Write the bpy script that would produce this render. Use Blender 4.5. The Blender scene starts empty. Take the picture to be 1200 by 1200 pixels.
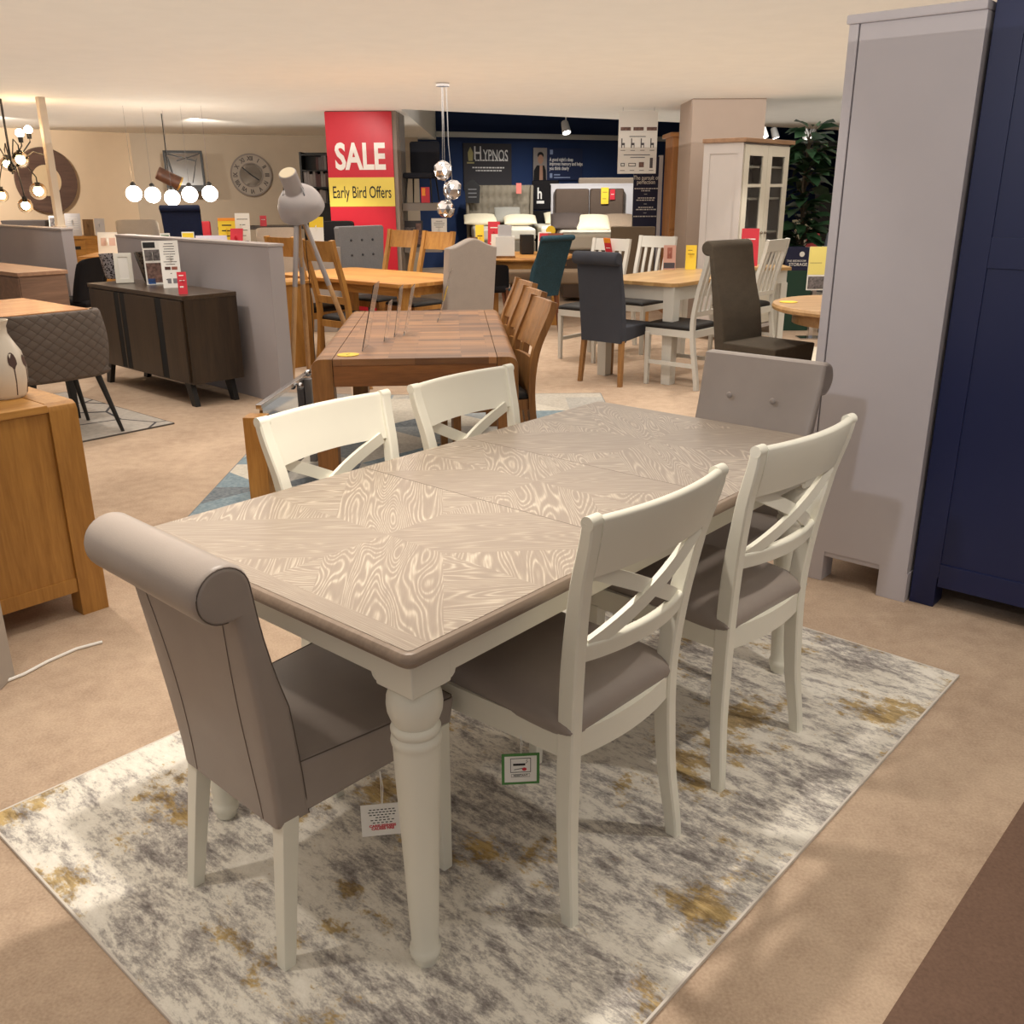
import bpy, bmesh, math, random
from mathutils import Matrix, Vector
random.seed(7)
C = bpy.context.scene.collection
PI = math.pi
R = math.radians

# ------------------------------------------------------------------ camera
FPX, PITCH, ROLL, CH = 1095.0, R(19.1), R(-0.3), 1.5
CAMR = Matrix.Rotation(PI/2 - PITCH, 3, 'X') @ Matrix.Rotation(ROLL, 3, 'Z')
cam_d = bpy.data.cameras.new('camera')
cam = bpy.data.objects.new('camera', cam_d)
C.objects.link(cam)
cam_d.sensor_width = 36.0
cam_d.lens = FPX / 1200 * 36.0
cam_d.clip_start = 0.05
cam_d.clip_end = 200
cam.matrix_world = Matrix.Translation((0, 0, CH)) @ CAMR.to_4x4()
bpy.context.scene.camera = cam


def ray(x, y):
    return CAMR @ Vector(((x-600)/FPX, -(y-600)/FPX, -1.0))


def G(x, y, z=0.0):
    """survey point: where the sight line of a photo point meets height z"""
    d = ray(x, y)
    t = (z-CH)/d.z
    return Vector((d.x*t, d.y*t, z))


def D(x, y, Y):
    """survey point at distance Y"""
    d = ray(x, y)
    t = Y/d.y
    return Vector((d.x*t, Y, CH+d.z*t))


# ------------------------------------------------------------------ materials
def s2l(c):
    return tuple((v/12.92 if v <= 0.04045 else ((v+0.055)/1.055)**2.4) for v in c)


def rgb(r, g, b):
    return s2l((r/255, g/255, b/255)) + (1.0,)


_M = {}


class NT:
    def __init__(s, name):
        s.m = bpy.data.materials.new(name)
        s.m.use_nodes = True
        s.t = s.m.node_tree
        s.b = s.t.nodes['Principled BSDF']
        s.out = s.t.nodes['Material Output']

    def n(s, kind, **kw):
        nd = s.t.nodes.new(kind)
        for k, v in kw.items():
            if k in nd.inputs:
                nd.inputs[k].default_value = v
            else:
                setattr(nd, k, v)
        return nd

    def l(s, a, b):
        s.t.links.new(a, b)

    def coord(s, kind='Object', scale=(1, 1, 1), rot=(0, 0, 0)):
        tc = s.n('ShaderNodeTexCoord')
        mp = s.n('ShaderNodeMapping')
        mp.inputs['Scale'].default_value = scale
        mp.inputs['Rotation'].default_value = rot
        s.l(tc.outputs[kind], mp.inputs['Vector'])
        return mp.outputs['Vector']

    def ramp(s, fac, stops, interp='LINEAR'):
        r = s.n('ShaderNodeValToRGB')
        r.color_ramp.interpolation = interp
        el = r.color_ramp.elements
        while len(el) < len(stops):
            el.new(0.5)
        for e, (p, c) in zip(el, stops):
            e.position = p
            e.color = c
        s.l(fac, r.inputs['Fac'])
        return r.outputs['Color']

    def math(s, op, a, b=None, c=None):
        nd = s.n('ShaderNodeMath', operation=op)
        for i, v in enumerate((a, b, c)):
            if v is None:
                continue
            if isinstance(v, (int, float)):
                nd.inputs[i].default_value = v
            else:
                s.l(v, nd.inputs[i])
        return nd.outputs[0]

    def mix(s, fac, a, b, blend='MIX'):
        nd = s.n('ShaderNodeMix', data_type='RGBA', blend_type=blend)
        for sock, v in ((nd.inputs[0], fac), (nd.inputs[6], a), (nd.inputs[7], b)):
            if isinstance(v, (int, float)):
                sock.default_value = v
            elif isinstance(v, tuple):
                sock.default_value = v
            else:
                s.l(v, sock)
        return nd.outputs[2]

    def bump(s, h, strength=0.2, dist=0.01):
        b = s.n('ShaderNodeBump')
        b.inputs['Strength'].default_value = strength
        b.inputs['Distance'].default_value = dist
        s.l(h, b.inputs['Height'])
        s.l(b.outputs[0], s.b.inputs['Normal'])


def paint(name, col, rough=0.5, metal=0.0, spec=0.5, bump=0.0, bscale=60):
    if name in _M:
        return _M[name]
    t = NT(name)
    t.b.inputs['Roughness'].default_value = rough
    t.b.inputs['Metallic'].default_value = metal
    t.b.inputs['Specular IOR Level'].default_value = spec
    nz = t.n('ShaderNodeTexNoise', Scale=5.0, Detail=3.0)
    t.l(t.coord(), nz.inputs['Vector'])
    c2 = tuple(v*0.965 for v in col[:3]) + (1,)
    t.l(t.ramp(nz.outputs['Fac'], [(0.3, c2), (0.7, col)]), t.b.inputs['Base Color'])
    if bump:
        t.bump(nz.outputs['Fac'], bump, 0.004)
    _M[name] = t.m
    return t.m


def fabric(name, col, rough=0.85, scale=350, var=0.82, bump=0.25, stretch=(1, 1, 1)):
    if name in _M:
        return _M[name]
    t = NT(name)
    t.b.inputs['Roughness'].default_value = rough
    t.b.inputs['Specular IOR Level'].default_value = 0.25
    v = t.coord(scale=stretch)
    nz = t.n('ShaderNodeTexNoise', Scale=float(scale), Detail=2.0)
    t.l(v, nz.inputs['Vector'])
    n2 = t.n('ShaderNodeTexNoise', Scale=9.0, Detail=3.0)
    t.l(v, n2.inputs['Vector'])
    lo = tuple(x*var for x in col[:3]) + (1,)
    hi = tuple(min(1, x*(2-var)) for x in col[:3]) + (1,)
    f = t.math('ADD', t.math('MULTIPLY', nz.outputs['Fac'], 0.7), t.math('MULTIPLY', n2.outputs['Fac'], 0.3))
    t.l(t.ramp(f, [(0.3, lo), (0.7, hi)]), t.b.inputs['Base Color'])
    t.bump(nz.outputs['Fac'], bump, 0.002)
    _M[name] = t.m
    return t.m


def leather(name, col, rough=0.45):
    if name in _M:
        return _M[name]
    t = NT(name)
    t.b.inputs['Roughness'].default_value = rough
    t.b.inputs['Specular IOR Level'].default_value = 0.4
    v = t.coord()
    vo = t.n('ShaderNodeTexVoronoi', Scale=420.0)
    t.l(v, vo.inputs['Vector'])
    nz = t.n('ShaderNodeTexNoise', Scale=6.0, Detail=4.0)
    t.l(v, nz.inputs['Vector'])
    lo = tuple(x*0.92 for x in col[:3]) + (1,)
    hi = tuple(x*1.06 for x in col[:3]) + (1,)
    t.l(t.ramp(nz.outputs['Fac'], [(0.3, lo), (0.7, hi)]), t.b.inputs['Base Color'])
    t.bump(vo.outputs['Distance'], 0.12, 0.001)
    _M[name] = t.m
    return t.m


def wood(name, light, dark, axis='X', scale=1.0, rough=0.42, planks=0.0, contrast=1.0, pmix=0.28, bwid=0.62):
    """grain along the given object axis; planks = width of glued staves (0: none)"""
    if name in _M:
        return _M[name]
    t = NT(name)
    t.b.inputs['Roughness'].default_value = rough
    st = {'X': (1.2, 14, 14), 'Y': (14, 1.2, 14), 'Z': (14, 14, 1.2)}[axis]
    tc = t.n('ShaderNodeTexCoord')
    vec = tc.outputs['Object']
    plankc = None
    if planks:
        br = t.n('ShaderNodeTexBrick')
        br.offset = 0.37
        mp0 = t.n('ShaderNodeMapping')
        if axis == 'Y':
            mp0.inputs['Rotation'].default_value = (0, 0, PI/2)
        if axis == 'Z':
            mp0.inputs['Rotation'].default_value = (0, PI/2, 0)
        t.l(vec, mp0.inputs['Vector'])
        t.l(mp0.outputs[0], br.inputs['Vector'])
        br.inputs['Scale'].default_value = 1.0
        br.inputs['Brick Width'].default_value = bwid
        br.inputs['Row Height'].default_value = planks
        br.inputs['Mortar Size'].default_value = 0.0008
        br.inputs['Color1'].default_value = (0.15, 0.15, 0.15, 1)
        br.inputs['Color2'].default_value = (0.85, 0.85, 0.85, 1)
        br.inputs['Mortar'].default_value = (0, 0, 0, 1)
        plankc = br.outputs['Color']
    mp = t.n('ShaderNodeMapping')
    mp.inputs['Scale'].default_value = tuple(q*scale for q in st)
    t.l(vec, mp.inputs['Vector'])
    vin = mp.outputs[0]
    if plankc:
        ad = t.n('ShaderNodeVectorMath', operation='MULTIPLY_ADD')
        ad.inputs[1].default_value = (3.7, 3.7, 3.7)
        t.l(plankc, ad.inputs[0])
        t.l(mp.outputs[0], ad.inputs[2])
        vin = ad.outputs[0]
    n1 = t.n('ShaderNodeTexNoise', Scale=1.3, Detail=6.0, Roughness=0.62, Distortion=0.6)
    t.l(vin, n1.inputs['Vector'])
    n2 = t.n('ShaderNodeTexNoise', Scale=9.0, Detail=3.0)
    t.l(vin, n2.inputs['Vector'])
    f = t.math('ADD', t.math('MULTIPLY', n1.outputs['Fac'], 0.75), t.math('MULTIPLY', n2.outputs['Fac'], 0.25))
    if plankc:
        pk = t.n('ShaderNodeSeparateColor')
        t.l(plankc, pk.inputs[0])
        f = t.math('ADD', t.math('MULTIPLY', f, 1.0-pmix), t.math('MULTIPLY', pk.outputs[0], pmix))
    w = 0.2/contrast
    t.l(t.ramp(f, [(0.5-w, dark), (0.5+w, light)]), t.b.inputs['Base Color'])
    t.bump(n2.outputs['Fac'], 0.08, 0.002)
    _M[name] = t.m
    return t.m


def glow(name, col, strength):
    if name in _M:
        return _M[name]
    t = NT(name)
    t.b.inputs['Base Color'].default_value = col
    t.b.inputs['Emission Color'].default_value = col
    t.b.inputs['Emission Strength'].default_value = strength
    _M[name] = t.m
    return t.m


def glass(name, col=(1, 1, 1, 1), rough=0.0, ior=1.45, thin=True):
    if name in _M:
        return _M[name]
    t = NT(name)
    t.b.inputs['Base Color'].default_value = col
    t.b.inputs['Roughness'].default_value = rough
    t.b.inputs['IOR'].default_value = ior
    t.b.inputs['Transmission Weight'].default_value = 1.0
    _M[name] = t.m
    return t.m


# ------------------------------------------------------------------ mesh building
class MB:
    def __init__(s):
        s.bm = bmesh.new()

    def _add(s, tmp, M=None):
        if M is not None:
            bmesh.ops.transform(tmp, matrix=M, verts=tmp.verts)
        me = bpy.data.meshes.new('tmp')
        tmp.to_mesh(me)
        tmp.free()
        s.bm.from_mesh(me)
        bpy.data.meshes.remove(me)
        return s

    def box(s, x0, x1, y0, y1, z0, z1, bev=0.0, M=None, seg=2):
        t = bmesh.new()
        bmesh.ops.create_cube(t, size=1.0)
        bmesh.ops.transform(t, matrix=Matrix.Translation(((x0+x1)/2, (y0+y1)/2, (z0+z1)/2)) @ Matrix.Diagonal((abs(x1-x0), abs(y1-y0), abs(z1-z0), 1)), verts=t.verts)
        if bev > 0:
            bev = min(bev, 0.49*min(abs(x1-x0), abs(y1-y0), abs(z1-z0)))
            bmesh.ops.bevel(t, geom=t.edges[:], offset=bev, segments=seg, affect='EDGES', profile=0.5)
        return s._add(t, M)

    def hexa(s, bot, top, bev=0.0, M=None):
        """eight-corner block from a bottom and a top quad (same winding)"""
        t = bmesh.new()
        b = [t.verts.new(p) for p in bot]
        c = [t.verts.new(p) for p in top]
        t.faces.new(b[::-1])
        t.faces.new(c)
        for i in range(4):
            j = (i+1) % 4
            t.faces.new((b[i], b[j], c[j], c[i]))
        bmesh.ops.recalc_face_normals(t, faces=t.faces)
        if bev:
            bmesh.ops.bevel(t, geom=t.edges[:], offset=bev, segments=2, affect='EDGES', profile=0.5)
        return s._add(t, M)

    def leg(s, p_top, p_bot, a, b, bev=0.004):
        """tapering square leg"""
        q = lambda p, h: [(p[0]-h, p[1]-h, p[2]), (p[0]+h, p[1]-h, p[2]), (p[0]+h, p[1]+h, p[2]), (p[0]-h, p[1]+h, p[2])]
        return s.hexa(q(p_bot, b/2), q(p_top, a/2), bev)

    def bar(s, p, q, w, d, up=(0, 0, 1), bev=0.0):
        """rectangular bar p->q; w across, d along 'up'"""
        p, q = Vector(p), Vector(q)
        ax = (q-p).normalized()
        u = Vector(up)
        sd = ax.cross(u).normalized()
        u = sd.cross(ax).normalized()
        f = lambda c: [c-sd*w/2-u*d/2, c+sd*w/2-u*d/2, c+sd*w/2+u*d/2, c-sd*w/2+u*d/2]
        return s.hexa(f(p), f(q), bev)

    def sweep(s, pts, sec, up=(0, 0, 1), closed=False, caps=True):
        """sweep 2D section (across, up) along points; sec is a list or a function i->list"""
        t = bmesh.new()
        pts = [Vector(p) for p in pts]
        rings = []
        n = len(pts)
        for i, p in enumerate(pts):
            if closed:
                ax = pts[(i+1) % n]-pts[i-1]
            else:
                ax = pts[min(i+1, n-1)]-pts[max(i-1, 0)]
            ax.normalize()
            u = Vector(up)
            if abs(ax.dot(u)) > 0.98:
                u = Vector((1, 0, 0))
            sd = ax.cross(u).normalized()
            u = sd.cross(ax).normalized()
            sc = sec(i) if callable(sec) else sec
            rings.append([t.verts.new(p+sd*a+u*b) for a, b in sc])
        m = len(rings[0])
        for i in range(n if closed else n-1):
            r0, r1 = rings[i], rings[(i+1) % n]
            for k in range(m):
                t.faces.new((r0[k], r0[(k+1) % m], r1[(k+1) % m], r1[k]))
        if caps and not closed:
            t.faces.new(rings[0][::-1])
            t.faces.new(rings[-1])
        bmesh.ops.recalc_face_normals(t, faces=t.faces)
        return s._add(t)

    def tube(s, pts, r, seg=8, closed=False):
        rr = r if isinstance(r, (list, tuple)) else None
        circ = lambda q: [(q*math.cos(2*PI*k/seg), q*math.sin(2*PI*k/seg)) for k in range(seg)]
        return s.sweep(pts, (lambda i: circ(rr[i])) if rr else circ(r), closed=closed)

    def lathe(s, prof, seg=24, M=None):
        t = bmesh.new()
        rings = []
        for r, z in prof:
            if r < 1e-5:
                rings.append([t.verts.new((0, 0, z))])
            else:
                rings.append([t.verts.new((r*math.cos(2*PI*k/seg), r*math.sin(2*PI*k/seg), z)) for k in range(seg)])
        for a, b in zip(rings, rings[1:]):
            for k in range(seg):
                j = (k+1) % seg
                if len(a) == 1 and len(b) == 1:
                    continue
                if len(a) == 1:
                    t.faces.new((a[0], b[j], b[k]))
                elif len(b) == 1:
                    t.faces.new((a[k], a[j], b[0]))
                else:
                    t.faces.new((a[k], a[j], b[j], b[k]))
        for rg in (rings[0], rings[-1]):
            if len(rg) > 1:
                t.faces.new(rg)
        bmesh.ops.recalc_face_normals(t, faces=t.faces)
        return s._add(t, M)

    def prism(s, pts, lo, hi, plane='XY', bev=0.0, M=None, seg=2, capbev=0.0):
        """extrude a 2D outline; plane XY (extrude z), XZ (extrude y), YZ (extrude x)"""
        mk = {'XY': lambda a, b, h: (a, b, h), 'XZ': lambda a, b, h: (a, h, b), 'YZ': lambda a, b, h: (h, a, b)}[plane]
        t = bmesh.new()
        A = [t.verts.new(mk(a, b, lo)) for a, b in pts]
        B = [t.verts.new(mk(a, b, hi)) for a, b in pts]
        n = len(pts)
        fa = t.faces.new(A)
        fb = t.faces.new(B[::-1])
        for i in range(n):
            t.faces.new((A[i], A[(i+1) % n], B[(i+1) % n], B[i]))
        bmesh.ops.recalc_face_normals(t, faces=t.faces)
        if bev:
            bmesh.ops.bevel(t, geom=t.edges[:], offset=bev, segments=seg, affect='EDGES', profile=0.5)
        elif capbev:
            ed = list(set(list(fa.edges)+list(fb.edges)))
            bmesh.ops.bevel(t, geom=ed, offset=capbev, segments=seg, affect='EDGES', profile=0.5)
        return s._add(t, M)

    def sphere(s, c, r, seg=16, sc=(1, 1, 1), M=None):
        t = bmesh.new()
        bmesh.ops.create_uvsphere(t, u_segments=seg, v_segments=max(6, seg//2), radius=r)
        bmesh.ops.transform(t, matrix=Matrix.Translation(c) @ Matrix.Diagonal((*sc, 1)), verts=t.verts)
        return s._add(t, M)

    def ico(s, c, r, sub=1):
        t = bmesh.new()
        bmesh.ops.create_icosphere(t, subdivisions=sub, radius=r)
        bmesh.ops.translate(t, vec=c, verts=t.verts)
        return s._add(t)

    def pillow(s, x0, x1, y0, y1, z0, z1, nx=12, ny=12, sq=0.42, M=None, exps=3.0):
        """soft cushion: edges roll over, top and bottom bulge"""
        t = bmesh.new()
        cx, cy, cz = (x0+x1)/2, (y0+y1)/2, (z0+z1)/2
        hx, hy, hz = (x1-x0)/2, (y1-y0)/2, (z1-z0)/2

        def P(i, j, sg):
            a, b = -1+2*i/nx, -1+2*j/ny
            a, b = math.sin(a*PI/2), math.sin(b*PI/2)
            e = (1-abs(a)**exps)*(1-abs(b)**exps)
            return (cx+hx*a, cy+hy*b, cz+sg*hz*max(0, e)**sq)
        top = [[t.verts.new(P(i, j, 1)) for j in range(ny+1)] for i in range(nx+1)]
        bot = [[t.verts.new(P(i, j, -1)) for j in range(ny+1)] for i in range(nx+1)]
        for i in range(nx):
            for j in range(ny):
                t.faces.new((top[i][j], top[i+1][j], top[i+1][j+1], top[i][j+1]))
                t.faces.new((bot[i][j], bot[i][j+1], bot[i+1][j+1], bot[i+1][j]))
        bmesh.ops.remove_doubles(t, verts=t.verts, dist=1e-5)
        bmesh.ops.recalc_face_normals(t, faces=t.faces)
        return s._add(t, M)

    def build(s, name, mat, parent=None, loc=(0, 0, 0), rz=0, ang=40, rot=None):
        me = bpy.data.meshes.new(name)
        bmesh.ops.recalc_face_normals(s.bm, faces=s.bm.faces)
        s.bm.to_mesh(me)
        s.bm.free()
        for p in me.polygons:
            p.use_smooth = True
        me.set_sharp_from_angle(angle=R(ang))
        me.materials.append(mat)
        o = bpy.data.objects.new(name, me)
        C.objects.link(o)
        o.location = loc
        o.rotation_euler = rot if rot else (0, 0, rz)
        if ang < 100 and len(me.polygons) > 6:
            wn = o.modifiers.new('even_normals', 'WEIGHTED_NORMAL')
            wn.keep_sharp = True
            wn.weight = 80
        if parent:
            o.parent = parent
        return o


def tag(o, label, cat, group=None, kind=None):
    o['label'] = label
    o['category'] = cat
    if group:
        o['group'] = group
    if kind:
        o['kind'] = kind
    return o


def thing(name, label, cat, loc=(0, 0, 0), rz=0.0, group=None, rot=None):
    o = bpy.data.objects.new(name, None)
    o.empty_display_size = 0.1
    C.objects.link(o)
    o.location = loc
    o.rotation_euler = rot if rot else (0, 0, rz)
    return tag(o, label, cat, group)


def struct(o):
    o['kind'] = 'structure'
    return o


def dup(root, loc, rz, label, group=None):
    r = root.copy()
    C.objects.link(r)
    r.location = loc
    r.rotation_euler = (0, 0, rz)
    r['label'] = label
    if group:
        r['group'] = group
    for ch in list(root.children):
        c = ch.copy()
        C.objects.link(c)
        c.parent = r
        for g in ch.children:
            d = g.copy()
            C.objects.link(d)
            d.parent = c
    return r


def text(body, size, mat, parent, M, name='lettering', bold=0.0, ext=0.0008, align='CENTER', sx=1.0, label=None):
    """lettering in the XZ plane facing -Y, placed by M"""
    cu = bpy.data.curves.new('txt', 'FONT')
    cu.body = body
    cu.size = size
    cu.align_x = align
    cu.align_y = 'CENTER'
    cu.extrude = ext
    cu.offset = bold
    cu.resolution_u = 3
    o = bpy.data.objects.new('txt', cu)
    C.objects.link(o)
    bpy.context.view_layer.update()
    dg = bpy.context.evaluated_depsgraph_get()
    me = bpy.data.meshes.new_from_object(o.evaluated_get(dg))
    bpy.data.objects.remove(o)
    bpy.data.curves.remove(cu)
    me.transform(M @ Matrix.Rotation(PI/2, 4, 'X') @ Matrix.Diagonal((sx, 1, 1, 1)))
    me.name = name
    me.materials.clear()
    me.materials.append(mat)
    ob = bpy.data.objects.new(name, me)
    C.objects.link(ob)
    ob.parent = parent
    if label:
        ob['label'] = label
    return ob


T = Matrix.Translation

# ------------------------------------------------------------------ palette
CREAM = paint('cream_paint', rgb(238, 235, 220), 0.38)
TAUPE = leather('taupe_leather', rgb(156, 145, 137), 0.42)
TAUPE_DK = paint('taupe_thread', rgb(92, 80, 72), 0.7)
OAK = wood('oak', rgb(208, 156, 82), rgb(158, 106, 46), 'X', 1.0, planks=0.0)
OAKZ = wood('oak_upright', rgb(194, 142, 70), rgb(146, 98, 42), 'Z', 1.0)
OAKTOP = wood('oak_top', rgb(222, 166, 92), rgb(176, 118, 58), 'X', 1.0, planks=0.09, rough=0.35)
RUSTIC = wood('rustic_oak_upright', rgb(158, 110, 58), rgb(104, 68, 34), 'Z', 1.0)
RUSTIC_TOP = wood('rustic_oak_top', rgb(170, 122, 78), rgb(92, 60, 38), 'Y', 0.9, planks=0.055, rough=0.4, contrast=0.95, pmix=0.45, bwid=0.34)
BLACK = paint('black_paint', rgb(22, 21, 21), 0.5)
CHROME = paint('chrome', rgb(200, 200, 202), 0.18, metal=1.0)
WHITE = paint('white_paper', rgb(240, 238, 232), 0.6)
RED = paint('red_card', rgb(205, 40, 58), 0.5)
YEL = paint('yellow_card', rgb(240, 205, 50), 0.5)
INK = paint('black_ink', rgb(25, 25, 28), 0.6)
GREYINK = paint('grey_ink', rgb(120, 120, 125), 0.6)
NAVY = paint('navy_panel', rgb(26, 30, 62), 0.5)
WALLGREY = paint('partition_grey', rgb(164, 157, 158), 0.7)
GREYPAINT = paint('soft_grey_paint', rgb(194, 188, 190), 0.5)
WHITEPAINT = paint('white_paint', rgb(226, 224, 214), 0.45)
TICKGREEN = paint('green_card', rgb(74, 134, 66), 0.6)

AX = R(49.0)                       # the axis most furniture follows
U = Vector((math.cos(AX), math.sin(AX), 0))
N = Vector((U.y, -U.x, 0))         # towards the near right
TA = Vector((-0.172, 1.382, 0))    # near right corner of the dining table


def TP(s, t, z=0.0):
    """a place given along (s) and across (t) the dining table from that corner"""
    p = TA + U*s - N*t
    return Vector((p.x, p.y, z))


# ------------------------------------------------------------------ the setting
def make_carpet():
    t = NT('beige_carpet')
    t.b.inputs['Roughness'].default_value = 0.95
    t.b.inputs['Specular IOR Level'].default_value = 0.1
    v = t.coord()
    a = t.n('ShaderNodeTexNoise', Scale=140.0, Detail=3.0)
    b = t.n('ShaderNodeTexNoise', Scale=2.2, Detail=5.0)
    c = t.n('ShaderNodeTexNoise', Scale=16.0, Detail=3.0)
    for q in (a, b, c):
        t.l(v, q.inputs['Vector'])
    f = t.math('ADD', t.math('MULTIPLY', a.outputs['Fac'], 0.35), t.math('MULTIPLY', b.outputs['Fac'], 0.4))
    f = t.math('ADD', f, t.math('MULTIPLY', c.outputs['Fac'], 0.25))
    t.l(t.ramp(f, [(0.36, rgb(166, 143, 123)), (0.5, rgb(186, 163, 141)), (0.64, rgb(202, 179, 156))]), t.b.inputs['Base Color'])
    t.bump(a.outputs['Fac'], 0.35, 0.004)
    return t.m


m = MB()
m.box(-16, 14, -4, 34, -0.1, 0.0)
floor = struct(m.build('floor', make_carpet()))
# darker carpet of the walkway
w1, w2 = G(1200, 940), G(1130, 1050)
wd = (w2-w1).normalized()
wn = Vector((-wd.y, wd.x, 0))
if wn.x < 0:
    wn = -wn
qa, qb = w1-wd*3.0, w1+wd*5.0
m = MB()
m.hexa([qa, qb, qb+wn*2.2, qa+wn*2.2], [p+Vector((0, 0, 0.003)) for p in (qa, qb, qb+wn*2.2, qa+wn*2.2)])
walk = struct(m.build('floor_walkway', fabric('walkway_carpet', rgb(116, 92, 78), 0.95, 140, 0.85)))

CEIL = 2.4
wa0, wa1, wb1 = G(0, 149.5, CEIL), G(151, 156, CEIL), G(392, 159.6, CEIL)
bk0, bk1 = G(470, 128, CEIL), G(985, 152.5, CEIL)
CEILM = paint('ceiling_white', rgb(244, 240, 230), 0.8)
m = MB()
far = bk1 + (bk1-bk0)*1.2
m.prism([(-16, -4), (14, -4), (far.x, far.y), (bk0.x, bk0.y), (bk0.x-0.4, 34), (-16, 34)], CEIL, CEIL+0.9, 'XY')
struct(m.build('ceiling', CEILM))
m = MB()
m.box(-6, 14.0, 14, 34, 3.31, 3.4)
struct(m.build('ceiling_high', paint('ceiling_shade', rgb(60, 66, 84), 0.8)))


def wall(name, a, b, z0, z1, th, mat, out=1):
    a, b = Vector((a.x, a.y, 0)), Vector((b.x, b.y, 0))
    d = (b-a).normalized()
    n = Vector((-d.y, d.x, 0))*out
    m = MB()
    q = [a, b, b+n*th, a+n*th]
    m.hexa([p+Vector((0, 0, z0)) for p in q], [p+Vector((0, 0, z1)) for p in q])
    return struct(m.build(name, mat))


WA = paint('cream_wall', rgb(214, 190, 160), 0.8)
WB = paint('taupe_wall', rgb(172, 156, 136), 0.8)
da = (wa1-wa0).normalized()
wall('wall_left', wa0-da*6, wa1, 0, CEIL, 0.2, WA)
wall('wall_back', wa1-Vector((0, 0.0, 0)), wb1+(wb1-wa1)*0.45, 0, CEIL, 0.2, WB)
BLUEW = paint('blue_wall', rgb(28, 52, 96), 0.7)
bw0, bw1 = D(455, 170, 19.0), D(985, 170, 25.0)
bd = (bw1-bw0).normalized()
wall('wall_blue', bw0-bd*1.5, bw1+bd*3, 0, 3.35, 0.2, BLUEW)
# pale rail along the blue wall
ra, rb = D(470, 163.5, 18.93), D(980, 174, 24.9)
m = MB()
m.bar(Vector((ra.x, ra.y, 2.49)), Vector((rb.x, rb.y, 2.53)), 0.05, 0.10, bev=0.01)
struct(m.build('trim_rail', paint('rail_white', rgb(198, 200, 196), 0.5)))
wall('wall_right', Vector((12.0, -4, 0)), Vector((12.0, 27, 0)), 0, 3.3, 0.2, GREYPAINT)

# pillar that carries the sale banner, and the pillar behind the display cabinet
pl, pr = D(384, 200, 12.3), D(468, 200, 12.3)
PILX0, PILX1 = pl.x+0.01, pr.x
m = MB()
m.box(PILX0, PILX1-0.02, 12.32, 13.2, 0, CEIL)
struct(m.build('pillar_sale', paint('pillar_taupe', rgb(150, 138, 126), 0.7)))
p2l, p2r = D(806, 240, 10.9), D(892, 200, 10.9)
m = MB()
m.box(p2l.x, p2r.x, 10.9, 11.7, 0, CEIL)
struct(m.build('pillar_cabinet', paint('pillar_beige', rgb(178, 160, 146), 0.7)))

# ------------------------------------------------------------------ dining table
TL, TW, TH_ = 1.775, 0.90, 0.775


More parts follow.
